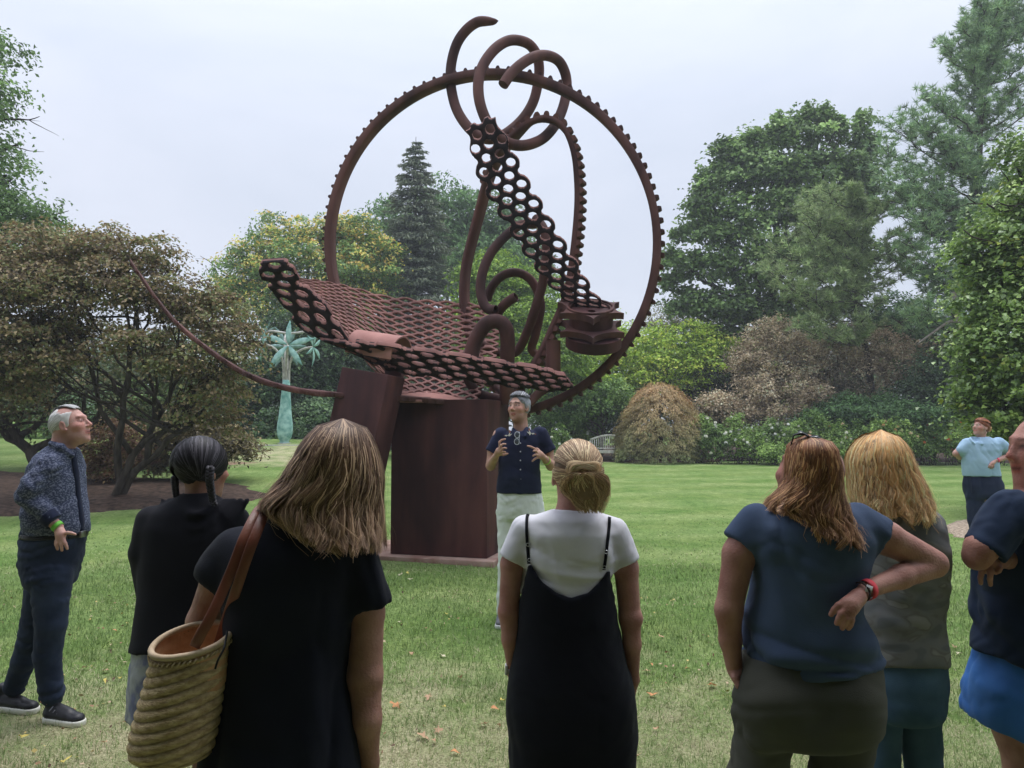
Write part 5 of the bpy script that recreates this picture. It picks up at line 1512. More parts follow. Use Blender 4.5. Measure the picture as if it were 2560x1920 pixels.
def head_sdf(p, c, R, s=1.0, male=False, ears=True):
    q = ((p - np.asarray(c)) @ R) / s
    ax = np.abs(q[:, 0])
    qm = np.stack([ax, q[:, 1], q[:, 2]], 1)                 # mirrored half
    d = sd_ell(q, (0, -0.014, 0.030), (0.0745, 0.094, 0.088))
    d = smin(d, sd_ell(q, (0, 0.022, -0.025), (0.060, 0.070, 0.085)), 0.03)
    d = smin(d, sd_ell(q, (0, 0.028, -0.070), (0.047 if not male else 0.053, 0.052, 0.040)), 0.025)
    d = smin(d, sd_ell(q, (0, 0.070, -0.098), (0.020, 0.016, 0.016)), 0.022)                 # chin
    d = smin(d, sd_ell(qm, (0.038, 0.056, -0.018), (0.026, 0.026, 0.022)), 0.02)             # cheekbones
    d = smin(d, sd_cap(qm, (0, 0.083, 0.034), (0.036, 0.074, 0.036), 0.011, 0.008), 0.015)  # brow
    d = smax(d, -sd_ell(qm, (0.031, 0.097, 0.012), (0.017, 0.018, 0.012)), 0.010)            # eye sockets
    d = smin(d, sd_ell(qm, (0.031, 0.073, 0.012), (0.0135, 0.0135, 0.0125)), 0.003)          # eyes with lids
    d = smin(d, sd_cap(q, (0, 0.086, 0.022), (0, 0.110, -0.020), 0.0075, 0.0105), 0.010)     # nose
    d = smin(d, sd_ell(qm, (0.0105, 0.098, -0.026), (0.009, 0.010, 0.008)), 0.006)
    d = smin(d, sd_cap(qm, (0, 0.092, -0.052), (0.023, 0.078, -0.056), 0.0062, 0.003), 0.006)
    d = smin(d, sd_cap(qm, (0, 0.090, -0.064), (0.021, 0.077, -0.060), 0.0070, 0.003), 0.006)
    d = smax(d, -sd_cap(qm, (0, 0.101, -0.0578), (0.022, 0.086, -0.058), 0.0022, 0.0015), 0.004)
    if ears:
        e = sd_ell(qm, (0.079, -0.006, 0.002), (0.009, 0.019, 0.032))
        e = smax(e, -sd_ell(qm, (0.090, -0.002, 0.004), (0.009, 0.011, 0.020)), 0.006)
        e = smin(e, sd_ell(qm, (0.077, 0.006, -0.024), (0.007, 0.009, 0.010)), 0.005)
        d = smin(d, e, 0.006)
    return d * s

def head_color(V, c, R, s=1.0, brow=(0.10, 0.08, 0.07), stubble=None, blush=0.0):
    q = ((V - np.asarray(c)) @ R) / s
    ax = np.abs(q[:, 0])
    C = np.ones((len(V), 3))
    near = (np.linalg.norm(q, axis=1) < 0.18)
    def put(mask, col, k=1.0):
        m = mask & near
        C[m] = C[m] * (1 - k) + np.array(col) * k
    # colours here multiply the skin tone
    put((q[:, 1] > 0.03) & (np.abs(q[:, 2] + 0.02) < 0.03) & (ax > .02), (1.12, 0.86, 0.84), 0.5)
    put((q[:, 1] > 0.10) & (np.abs(q[:, 2] + 0.022) < 0.02), (1.12, 0.84, 0.82), 0.7)
    if stubble: put((q[:, 1] > 0.0) & (q[:, 2] < -0.035), stubble, 0.35)
    put((q[:, 1] > 0.075) & (ax < 0.024) & (np.abs(q[:, 2] + 0.058) < 0.011), (0.95, 0.55, 0.55), 0.75)
    put((q[:, 1] > 0.080) & (ax < 0.022) & (np.abs(q[:, 2] + 0.058) < 0.0022), (0.25, 0.15, 0.15), 0.9)
    put((q[:, 1] > 0.062) & (np.abs(ax - 0.032) < 0.019) & (np.abs(q[:, 2] - 0.034 + (ax - .032) * .25) < 0.0055), tuple(b / .5 for b in brow), 0.8)
    e = np.sqrt(((ax - 0.031) / 0.0135) ** 2 + ((q[:, 2] - 0.011) / 0.0062) ** 2)
    put((q[:, 1] > 0.07) & (e < 1), (1.2, 1.5, 1.7), 0.6)
    put((q[:, 1] > 0.07) & (np.hypot(ax - 0.031, (q[:, 2] - 0.012)) < 0.0058), (0.12, 0.12, 0.12), 0.95)
    put((q[:, 1] > 0.065) & (e >= 1) & (e < 1.5), (0.45, 0.36, 0.36), 0.7)
    return C

def arm_sdf(p, pts, rs, k=0.015):
    """chain of round cones"""
    d = None
    for a, b, ra, rb in zip(pts[:-1], pts[1:], rs[:-1], rs[1:]):
        e = sd_cap(p, a, b, ra, rb)
        d = e if d is None else smin(d, e, k)
    return d

def hand_sdf(p, wrist, palm_c, fingers, thick=0.013, rw=0.026):
    """palm between wrist and palm centre; fingers = list of joint lists (world), from knuckle to tip"""
    wrist = np.asarray(wrist, float); palm_c = np.asarray(palm_c, float)
    d = sd_cap(p, wrist, palm_c, rw * 0.85, rw)
    for f in fingers:
        f = [np.asarray(x, float) for x in f]
        d = smin(d, sd_cap(p, palm_c * .5 + wrist * .5, f[0], 0.013, 0.0105), 0.014)
        r = [0.0100, 0.0092, 0.0082, 0.0070]
        e = None
        for i in range(len(f) - 1):
            c = sd_cap(p, f[i], f[i + 1], r[min(i, 3)], r[min(i + 1, 3)])
            e = c if e is None else smin(e, c, 0.002)
        d = smin(d, e, 0.004)
    return d

def finger(k, tip, bend, n=3):
    """knuckle -> tip with a bow towards bend"""
    k = np.asarray(k, float); tip = np.asarray(tip, float); bend = np.asarray(bend, float)
    return [k + (tip - k) * t + bend * (4 * t * (1 - t)) for t in (0, .42, .74, 1.0)]

def rowpx(Y, rows, dy=0.0):
    """rows (py, xl, xr, depth half[, y offset]) in photograph pixels at depth Y -> loft rows"""
    out = []
    for r_ in rows:
        py, xl, xr, b = r_[:4]
        yo = r_[4] if len(r_) > 4 else 0.0
        c = P((xl + xr) / 2, py, Y)
        out.append((c[2], c[0], Y + yo + dy, M((xr - xl) / 2, Y), b))
    return out

def emit(parent, name, f, lo, hi, h, m, colf=None, org=None, label=None, extra=None):
    V, Q = mesh_sdf(f, lo, hi, h)
    Cc = np.ones((len(V), 3)) if colf is None else colf(V)
    b = Bag(); b.add(V, Q, col=Cc)
    if extra:
        for (f2, lo2, hi2, h2, cf2) in extra:
            V2, Q2 = mesh_sdf(f2, lo2, hi2, h2)
            if len(V2): b.add(V2, Q2, col=np.ones((len(V2), 3)) if cf2 is None else cf2(V2))
    o = link(name, b.mesh(name, org), m, parent)
    if label: o['label'] = label
    return o

def box_of(points, pad):
    A = np.array(points); return A.min(0) - pad, A.max(0) + pad

# ---------- hair from ribbons
def ribbons(S, width, col, center, bag, taper=0.35):
    """S (n,k,3) strand points; width per strand; col (n,k,3)"""
    n, k, _ = S.shape
    T = np.gradient(S, axis=1); T = unit(T)
    out = S - center; out = out - (out * T).sum(-1, keepdims=True) * T; out = unit(out)
    B = np.cross(T, out)
    t = np.linspace(0, 1, k)
    w = width[:, None] * (1 - (1 - taper) * t ** 2.5)[None] * 0.5
    V = np.stack([S - B * w[..., None], S + B * w[..., None]], 2).reshape(-1, 3)
    i = (np.arange(n)[:, None] * k + np.arange(k - 1)[None]) * 2
    Q = np.stack([i, i + 1, i + 3, i + 2], -1).reshape(-1, 4)
    bag.add(V, Q, col=np.repeat(col.reshape(-1, 3), 2, 0))

def long_hair(parent, org, Y, table, bprof, n, seed, cols, th0=-120, th1=120, ends=None, wave=0.010, width=0.0022, clumps=70, back_off=0.0, root_dark=0.75, core=True, curl=1.0, k=14, flick=0.02, name='hair'):
    """table (py,xl,xr) outline seen from behind, bprof (py, depth half)"""
    r = np.random.RandomState(seed)
    T = np.array(table, float); Bp = np.array(bprof, float)
    bag = Bag()
    cxc = (T[:, 1] + T[:, 2]) / 2
    if core:
        rows = []
        for py, xl, xr in table:
            c = P((xl + xr) / 2, py, Y)
            b_ = np.interp(py, Bp[:, 0], Bp[:, 1])
            rows.append((c[2], c[0], Y + back_off, max(M((xr - xl) / 2, Y) * 0.90, 0.004), max(b_ * 0.90, 0.004)))
        rows = [(q[0] - .009,) + q[1:] for q in rows]
        zs = [q[0] for q in rows]; xs = [q[1] for q in rows]
        zmin = min(zs) + 0.02
        bd0, bd1 = np.array([min(xs) - .25, Y - .25, min(zs) - .02]), np.array([max(xs) + .25, Y + .25, max(zs) + .02])
        rm = rotm(0)
        def f(p):
            d = sd_loft(p, rows, 2.0)
            d = d + 0.004 * waves(p, seed, 0.02, aniso=(1, 1, .15))
            return np.maximum(d, zmin - p[:, 2] + 0.012 * waves(p, seed + 1, .05))
        f2 = f
        if th1 < 140 or th0 > -140:        # leave the face side open
            def f2(p):
                a = np.degrees(np.arctan2(p[:, 0] - np.interp(p[:, 2], zs[::-1], xs[::-1]), -(p[:, 1] - Y)))
                g = np.maximum(a - th1, th0 - a) * 0.0015
                return np.maximum(f(p), np.where(p[:, 2] > max(zs) - 0.03, -1, g))
        V, Q = mesh_sdf(f2, bd0, bd1, 0.006)
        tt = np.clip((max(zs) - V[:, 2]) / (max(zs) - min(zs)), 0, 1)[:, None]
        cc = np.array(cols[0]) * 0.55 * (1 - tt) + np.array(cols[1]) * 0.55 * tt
        bag.add(V, Q, col=cc)
    th_c = r.uniform(th0, th1, clumps); ph_c = r.rand(clumps) * 6.28; fr_c = r.uniform(0.8, 1.4, clumps); am_c = r.uniform(0.5, 1.4, clumps); tone_c = r.randn(clumps) * 0.20; len_c = r.randn(clumps)
    th = r.uniform(th0, th1, n)
    ci = np.argmin(np.abs(th[:, None] + r.randn(n, 1) * 3 - th_c[None]), 1)
    lay = r.uniform(0, 1, n) ** 0.7
    s = np.linspace(0, 1, k)[None]
    py0 = T[0, 0]
    E = np.array(ends, float) if ends is not None else np.array([[th0, T[-1, 0]], [th1, T[-1, 0]]])
    pe = np.interp(th, E[:, 0], E[:, 1]) + 13 * np.clip(len_c[ci], -1.5, 1.3) + 5 * r.randn(n) - 40 * (1 - lay) ** 2 * r.rand(n)
    py = py0 + (pe - py0)[:, None] * s ** 1.0
    cl = smooth(0.15, 0.98, s) * 0.74
    ang = th[:, None] * (1 - cl) + th_c[ci][:, None] * cl
    ang = np.radians(ang)
    rho = (0.90 + 0.10 * lay)[:, None] + 0.02 * r.randn(n)[:, None] * s
    xl = np.interp(py, T[:, 0], T[:, 1]); xr = np.interp(py, T[:, 0], T[:, 2])
    cx = np.interp(py, T[:, 0], np.convolve(np.pad(cxc, 1, 'edge'), [.25, .5, .25], 'valid')); bb = np.interp(py, Bp[:, 0], Bp[:, 1])
    sn = np.sin(ang); hw = np.where(sn > 0, xr - cx, cx - xl)
    X = cx + hw * sn * rho
    W = np.empty((n, k, 3))
    Yy = Y + back_off - bb * np.cos(ang) * rho
    r_, u_ = (X - 1280) / FPX, (960 - py) / FPX
    cy_, sy_ = math.cos(PITCH), math.sin(PITCH)
    dy = cy_ - u_ * sy_; dz = sy_ + u_ * cy_
    W[..., 0] = r_ / dy * Y; W[..., 1] = Yy; W[..., 2] = CAM_H + dz / dy * Y
    # waves grow towards the ends; clump members move together
    wv = wave * am_c[ci][:, None] * s ** 1.3
    phs = ph_c[ci][:, None] + 2 * np.pi * fr_c[ci][:, None] * 2.2 * curl * s + 0.25 * r.randn(n)[:, None]
    tx = np.cos(ang); W[..., 0] += wv * np.sin(phs) * np.abs(tx); W[..., 1] += wv * np.cos(phs) * 0.6 * np.sign(1) - flick * 0.3 * s ** 4
    W[..., 0] += flick * np.sign(sn) * np.clip(s - 0.8, 0, 1) ** 2 * 12 * r.rand(n)[:, None]
    # fly-away strands
    fly = r.rand(n) < 0.05
    W[fly] += (unit(r.randn(fly.sum(), 1, 3)) * r.uniform(.008, .032, (fly.sum(), 1, 1))) * (s[..., None] ** 1.2)
    c0 = np.array(cols)
    tone = (1 + tone_c[ci] + 0.17 * r.randn(n))[:, None, None]
    mixs = np.clip(s ** 1.1 + 0.25 * r.randn(n)[:, None] * s, 0, 1)[..., None]
    hi = (r.rand(n) < 0.30)[:, None, None]
    col = c0[0] * (1 - mixs) + c0[1] * mixs
    col = np.where(hi, col * 0.35 + c0[2] * 0.65, col) * tone
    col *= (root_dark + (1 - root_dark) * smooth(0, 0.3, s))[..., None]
    col = np.clip(col, 0.004, 0.9)
    cen = np.array([P(float(cxc.mean()), T[:, 0].mean(), Y)[0], Y, W[..., 2].mean()])
    cen_s = W.copy(); cen_s[..., 0] = (cx - 1280) / FPX * Y; cen_s[..., 1] = Y; cen_s[..., 2] = W[..., 2] - 0.02
    T_ = unit(np.gradient(W, axis=1)); out = unit(W - cen_s); out = unit(out - (out * T_).sum(-1, keepdims=True) * T_); B = np.cross(T_, out)
    tt = np.linspace(0, 1, k); w = (width * r.uniform(0.6, 1.5, n))[:, None] * (1 - 0.6 * tt ** 3)[None] * 0.5
    V = np.stack([W - B * w[..., None], W + B * w[..., None]], 2).reshape(-1, 3)
    i = (np.arange(n)[:, None] * k + np.arange(k - 1)[None]) * 2
    bag.add(V, np.stack([i, i + 1, i + 3, i + 2], -1).reshape(-1, 4), col=np.repeat(col.reshape(-1, 3), 2, 0))
    return link(name, bag.mesh(name, org), HAIR, parent)

def skull_hair(bag, c, R, s, knot, n, seed, cols, start, k=14, lift=0.006, width=0.0022, rad=(0.080, 0.101, 0.095), cc=(0, -0.014, 0.030)):
    """strands combed over the skull from start directions (local, callable) to the knot direction"""
    r = np.random.RandomState(seed)
    d0 = unit(start(r, n)); d1 = unit(np.array(knot, float))[None] + r.randn(n, 3) * 0.04; d1 = unit(d1)
    om = np.arccos(np.clip((d0 * d1).sum(1), -0.999, 0.999))[:, None, None]
    t = np.linspace(0, 1, k)[None, :, None]
    D = (np.sin((1 - t) * om) * d0[:, None] + np.sin(t * om) * d1[:, None]) / np.sin(om)
    L = np.array(cc) + D * (np.array(rad) + lift * (0.3 + r.rand(n)[:, None, None])) * (1 + 0.012 * np.sin(r.rand(n)[:, None, None] * 6.28 + t * 5))
    W = np.asarray(c) + (L * s) @ R.T
    tone = (1 + 0.22 * r.randn(n))[:, None, None]
    hi = (r.rand(n) < 0.35)[:, None, None]
    col = np.where(hi, cols[1], cols[0]) * tone * np.ones((1, k, 1))
    ribbons(W, width * r.uniform(.6, 1.4, n), np.clip(col, .004, .9), np.asarray(c) + (np.array(cc) * s) @ R.T, bag)

def hair_cap(c, R, s, cut, seed, off=0.006, amp=0.003):
    """volume over the skull, cut(q) < 0 keeps"""
    def f(p):
        q = ((p - np.asarray(c)) @ R) / s
        d = sd_ell(q, (0, -0.014, 0.030), (0.0745 + off, 0.094 + off, 0.088 + off))
        d = d + amp * waves(q, seed, 0.018)
        return smax(d, cut(q), 0.008) * s
    return f

def bulge(p, c, r, amp):
    d2 = ((p - np.asarray(c)) ** 2).sum(1); return -amp * np.exp(-d2 / (r * r))

def folds(p, seed, scale, amp, aniso=(1, 1, 1), mask=None):
    w = waves(p, seed, scale, n=4, aniso=aniso)
    w = 1 - 2 * np.abs(w) ** 0.8                    # ridged, like creases
    w = w * amp * np.clip(0.55 + 0.6 * waves(p, seed + 100, scale * 2.2, n=2), 0.05, 1.2)
    return w if mask is None else w * mask

def ribbon_strip(C, N, w, th, bag, col=(1, 1, 1)):
    """flat strap along C with face normals N"""
    C = np.asarray(C, float); T = unit(np.gradient(C, axis=0)); N = unit(np.asarray(N, float) - (np.asarray(N, float) * T).sum(1)[:, None] * T)
    B = np.cross(T, N)
    V = np.stack([C - B * w / 2 - N * th / 2, C + B * w / 2 - N * th / 2, C + B * w / 2 + N * th / 2, C - B * w / 2 + N * th / 2], 1).reshape(-1, 3)
    n = len(C); i = (np.arange(n - 1) * 4)[:, None]; k = np.arange(4)[None]; k2 = (k + 1) % 4
    Q = np.stack([i + k, i + k2, i + 4 + k2, i + 4 + k], -1).reshape(-1, 4).tolist() + [[0, 3, 2, 1], [4 * n - 4, 4 * n - 3, 4 * n - 2, 4 * n - 1]]
    bag.add(V, Q, col=col)

def band(parent, name, c, ax, r, w, th, m, org, flat=1.0):
    """wristband: short tube around axis ax"""
    ax = unit(np.asarray(ax, float)); a = unit(np.cross(ax, [0.3, 0.2, 1])); b_ = np.cross(ax, a)
    n = 28; t = np.linspace(0, 2 * np.pi, n, endpoint=False)
    rings = []
    for rr, o_ in ((r, -w / 2), (r + th, -w / 2), (r + th, w / 2), (r, w / 2)):
        rings.append(c + ax * o_ + rr * (np.cos(t)[:, None] * a + flat * np.sin(t)[:, None] * b_))
    V = np.vstack(rings); Q = []
    for s_ in range(4):
        for k in range(n):
            x, y = s_ * n, ((s_ + 1) % 4) * n
            Q.append((x + k, x + (k + 1) % n, y + (k + 1) % n, y + k))
    bag = Bag(); bag.add(V, Q); return link(name, bag.mesh(name, org), m, parent)

def shoe(parent, name, heel, toe, m, sole_m, org, w=0.045, h=0.075, ankle=None):
    heel = np.asarray(heel, float); toe = np.asarray(toe, float)
    d = unit((toe - heel) * [1, 1, 0]); L = np.linalg.norm((toe - heel)[:2]); up = np.array([0, 0, 1.]); sd = np.cross(up, d)
    a = heel + d * w; b_ = toe - d * w * .8
    def f(p):
        e = sd_cap(p, a + up * .045, b_ + up * .034, w * .92, w * .78, flat=up, fk=0.72)
        e = smin(e, sd_cap(p, a + up * .05, a + up * (h + .025) - d * .005, w * .80, w * .70), 0.02)
        e = smin(e, sd_cap(p, a + up * .06 + d * .04, a + d * L * .42 + up * .045, w * .72, w * .72), 0.015)
        return np.maximum(e, heel[2] + 0.018 - p[:, 2])
    lo, hi = box_of([heel, toe], 0.06); hi[2] = heel[2] + h + .06
    o = emit(parent, name, f, lo, hi, 0.006, m, org=org)
    def g(p):
        q = p.copy(); q[:, 2] = heel[2] + 0.03
        e = sd_cap(q, a + up * .03, b_ + up * .03, w * .98, w * .90)
        return np.maximum(e, np.abs(p[:, 2] - heel[2] - 0.013) - 0.015)
    emit(o, 'sole', g, lo - [0.02, 0.02, 0.02], hi, 0.006, sole_m, org=org)
    return o
def person(label, x, y):
    return thing('person', label, 'person', (x, y, gz(x, y)))
# ---------------------------------------------------------------- woman with long brown hair and black dress
def woman_basket():
    Y = 1.95; root = person('person with long wavy brown hair, black dress and straw basket on the shoulder', P(720, 1900, Y)[0], Y)
    O = offs(root); gzz = O[2]
    hc = P(852, 1176, Y + 0.01); R = Rhead(12, 14, -6)
    RA = [P(898, 1385, Y), P(920, 1530, Y), P(912, 1690, Y + .0), P(918, 1800, Y - .02), P(923, 1905, Y + .0), P(925, 1990, Y + .02)]
    LA = [P(575, 1385, Y), P(550, 1440, Y + .0), P(508, 1555, Y + .03), P(520, 1640, Y + .16)]
    rr = [0.046, 0.040, 0.043, 0.034, 0.023, 0.02]
    def skin(p):
        d = head_sdf(p, hc, R)
        d = smin(d, sd_cap(p, hc + [0, -.01, -.06], P(800, 1310, Y + .0), 0.052, 0.056), 0.03)
        d = np.minimum(d, arm_sdf(p, RA, rr)); d = smin(d, sd_ell(p, RA[2] + [0.012, -0.02, 0.0], (.026, .022, .024)), 0.02)
        d = np.minimum(d, arm_sdf(p, LA, [0.044, 0.043, 0.040, 0.03]))
        d = np.minimum(d, arm_sdf(p, [RA[5], RA[5] + [0, .02, -.09]], [.028, .026]))
        d = np.minimum(d, arm_sdf(p, [P(800, 1310, Y), P(730, 1420, Y), P(720, 1880, Y)], [.05, .07, .09]))
        d = np.minimum(d, sd_cap(p, LA[0], RA[0], .04))
        for sx in (-.085, .085):       # legs below the hem
            d = np.minimum(d, sd_cap(p, (O[0] + sx * .8, Y, gzz + .80), (O[0] + sx, Y, gzz + .08), .055, .038))
        return d
    lo, hi = np.array([-.88, Y - .25, gzz + 0.02]), np.array([-.27, Y + .3, hc[2] + .14])
    emit(root, 'body', skin, lo, hi, 0.009, SKIN, org=O)
    rows = rowpx(Y, [(1296, 690, 880, .05), (1312, 625, 905, .075), (1335, 575, 930, .095), (1380, 545, 925, .112), (1440, 548, 900, .122), (1500, 562, 882, .124), (1600, 570, 872, .120), (1700, 560, 872, .128),
                     (1800, 540, 890, .142), (1920, 514, 905, .158), (2100, 500, 920, .165), (2330, 490, 930, .170)])
    def dress(p):
        d = sd_loft(p, rows, 2.25)
        r0, r1, l0, l1 = P(885, 1378, Y), P(923, 1500, Y), P(590, 1375, Y), P(548, 1432, Y)
        ar, al = unit(r1 - P(890, 1378, Y)), unit(l1 - P(575, 1375, Y))
        s1 = smax(sd_cap(p, r0, r1, 0.056, 0.058) + folds(p, 8, .07, .003), (p - P(923, 1524, Y)) @ ar, 0.004)
        s2 = smax(sd_cap(p, l0, l1, 0.055, 0.060) + folds(p, 9, .07, .003), (p - P(545, 1464, Y)) @ al, 0.004)
        d = smin(smin(d, s1, 0.03), s2, 0.03)
        z = p[:, 2]
        lowm = smooth(P(0, 1500, Y)[2], P(0, 1900, Y)[2], z)
        d = d + folds(p, 3, 0.16, 0.012, (1, 1, .22), lowm) + folds(p, 4, 0.10, 0.005, (1.0, 1, .7), 1 - .5 * lowm)
        return d
    DRESS = cloth_mat('black_dress_cloth', (0.006, 0.007, 0.013), (0.011, 0.013, 0.022), rough=0.85)
    emit(root, 'dress', dress, (-.85, Y - .25, gzz + .40), (-.27, Y + .22, P(0, 1285, Y)[2]), 0.009, DRESS, org=O)
    cols = [(0.125, 0.068, 0.044), (0.31, 0.185, 0.11), (0.66, 0.45, 0.285)]
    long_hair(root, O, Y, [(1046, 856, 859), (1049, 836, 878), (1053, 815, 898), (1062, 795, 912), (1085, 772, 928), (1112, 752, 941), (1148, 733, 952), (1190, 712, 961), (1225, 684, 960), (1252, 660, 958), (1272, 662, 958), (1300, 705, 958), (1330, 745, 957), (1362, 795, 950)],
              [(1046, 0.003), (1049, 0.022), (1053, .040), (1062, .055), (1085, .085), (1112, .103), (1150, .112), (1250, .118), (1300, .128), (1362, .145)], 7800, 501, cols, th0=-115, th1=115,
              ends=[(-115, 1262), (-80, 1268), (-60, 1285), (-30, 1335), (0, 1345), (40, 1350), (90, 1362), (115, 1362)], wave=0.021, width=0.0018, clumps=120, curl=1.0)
    return root, O, Y

# ---------------------------------------------------------------- straw basket
def basket():
    Y = 1.86
    base = P(430, 1898, Y)
    root = thing('straw_basket', 'woven straw basket with brown leather straps hanging from the shoulder', 'basket', tuple(base))
    straw = mat('woven_straw', (0.36, 0.25, 0.125), rough=0.75, attr=True, col2=(0.58, 0.44, 0.25), vscale=50, stretch=(1, 1, 2.5), bump=0.5, bscale=120, detail=6)
    lining = mat('basket_inside', (0.50, 0.27, 0.14), rough=0.8, col2=(0.62, 0.37, 0.21), vscale=40, bump=0.3, bscale=100)
    leather = mat('brown_strap_leather', (0.14, 0.040, 0.022), rough=0.42, spec=0.5, col2=(0.22, 0.070, 0.038), vscale=8, bump=0.1, bscale=200)
    rimm = mat('leather_bound_rim', (0.42, 0.31, 0.19), rough=0.6, col2=(0.55, 0.42, 0.28), vscale=20)
    prof = np.array([(1600, 480, 90, .070), (1640, 474, 88, .072), (1700, 464, 92, .080), (1760, 452, 96, .088), (1820, 440, 99, .094), (1862, 433, 98, .094), (1885, 432, 90, .085), (1896, 433, 70, .066), (1900, 434, 20, .02)], float)
    NU, NV = 150, 130
    vv = np.linspace(0, 1, NV); py = 1600 + 300 * vv
    u = np.linspace(0, 2 * np.pi, NU, endpoint=False)
    V = []
    for i, y in enumerate(py):
        c, hw, dp = [np.interp(y, prof[:, 0], prof[:, k]) for k in (1, 2, 3)]
        # coils wind around and slope down to the left; braid scallops on each coil
        slope = 24 * np.cos(u) ; ph = ((y - 1600) + slope) / 27.0 * 2 * np.pi
        coil = np.abs(np.sin(ph / 2)) ** 0.7
        br = np.sin(u * 58 + np.floor(ph / (2 * np.pi)) * 1.7) * 0.5 + 0.5
        bump = 0.0045 * coil + 0.0016 * br * coil
        edge = 1 if y < 1880 else 0.3
        rx, ry = M(hw, Y) + bump * edge, dp + bump * edge
        tilt = 0.03 * (1 - vv[i])
        cc = P(c, y, Y)
        # the mouth tilts open towards the viewer
        open_ = (1 - smooth(0, .16, vv[i])) * 0.020
        V.append(np.stack([cc[0] + rx * np.cos(u), Y - ry * np.sin(u), cc[2] - open_ * np.sin(u) + 0.012 * (1 - vv[i]) ** 2 * np.cos(u)], 1))
    n = NU; V = np.vstack(V)
    i = np.arange(NV - 1)[:, None] * n; j = np.arange(n)[None]; j2 = (j + 1) % n
    Q = np.stack([i + j, i + n + j, i + n + j2, i + j2], -1).reshape(-1, 4)
    ph = ((np.repeat(py, n) - 1600) + 24 * np.cos(np.tile(u, NV))) / 27.0 * np.pi
    tone = 0.45 + 0.62 * np.abs(np.sin(ph)) ** 0.45
    b = Bag(); b.add(V, Q, col=np.stack([tone] * 3, 1)); link('woven_body', b.mesh('woven_body', base), straw, root)
    top = V[:n]
    inner = np.vstack([top * 1.0 - (top - top.mean(0)) * 0.04 - [0, 0, 0.002], top - (top - top.mean(0)) * 0.10 - [0, 0, .11], top - (top - top.mean(0)) * 0.7 - [0, 0, .16]])
    Q = np.concatenate([np.stack([k * n + j[0], k * n + j2[0], (k + 1) * n + j2[0], (k + 1) * n + j[0]], 1) for k in range(2)])
    b = Bag(); b.add(inner, Q); link('inside', b.mesh('inside', base, cols=False), lining, root)
    b = Bag(); C = np.vstack([top, top[:2]]); b.tube(C + [0, 0, .001], 0.0075, 10); link('rim', b.mesh('rim', base, cols=False), rimm, root)
    st = Bag()      # stitches round the rim
    for q in range(0, n, 3):
        a = top[q] * 1.0; o_ = unit(a - top.mean(0)) * .006
        st.tube(np.array([a + o_ + [0, 0, -.008], top[(q + 2) % n] + o_ + [0, 0, -.016]]), 0.0022, 5)
    link('stitching', st.mesh('stitching', base, cols=False), rimm, root)
    # straps over the shoulder
    def strap(pts, w):
        C = resample([P(*q) for q in pts], 40); N = np.tile([0.25, -1, 0.15], (40, 1)).astype(float); N[:5] = [0.1, -.5, .9]
        b = Bag(); ribbon_strip(C, N, w, 0.004, b); o = link('strap', b.mesh('strap', base, cols=False, smooth_shade=False), leather, root); bevel(o, .0012, 1)
    strap([(668, 1262, 2.08), (655, 1268, 1.98), (640, 1285, 1.90), (610, 1345, 1.845), (585, 1410, 1.83), (560, 1470, 1.82), (528, 1540, 1.80), (500, 1590, 1.795), (486, 1618, 1.80)], 0.024)
    strap([(690, 1262, 2.08), (678, 1268, 1.98), (662, 1285, 1.89), (636, 1345, 1.835), (612, 1410, 1.825), (592, 1470, 1.83), (572, 1530, 1.87), (556, 1580, 1.91), (545, 1615, 1.93)], 0.024)
    b = Bag(); C = resample([P(568, 1578, 1.85), P(560, 1620, 1.80), P(545, 1650, 1.79), (P(538, 1672, 1.79))], 14); b.tube(C, 0.0025, 6); link('tie_cord', b.mesh('tie_cord', base, cols=False), mat('dark_cord', (0.01, 0.01, 0.012)), root)

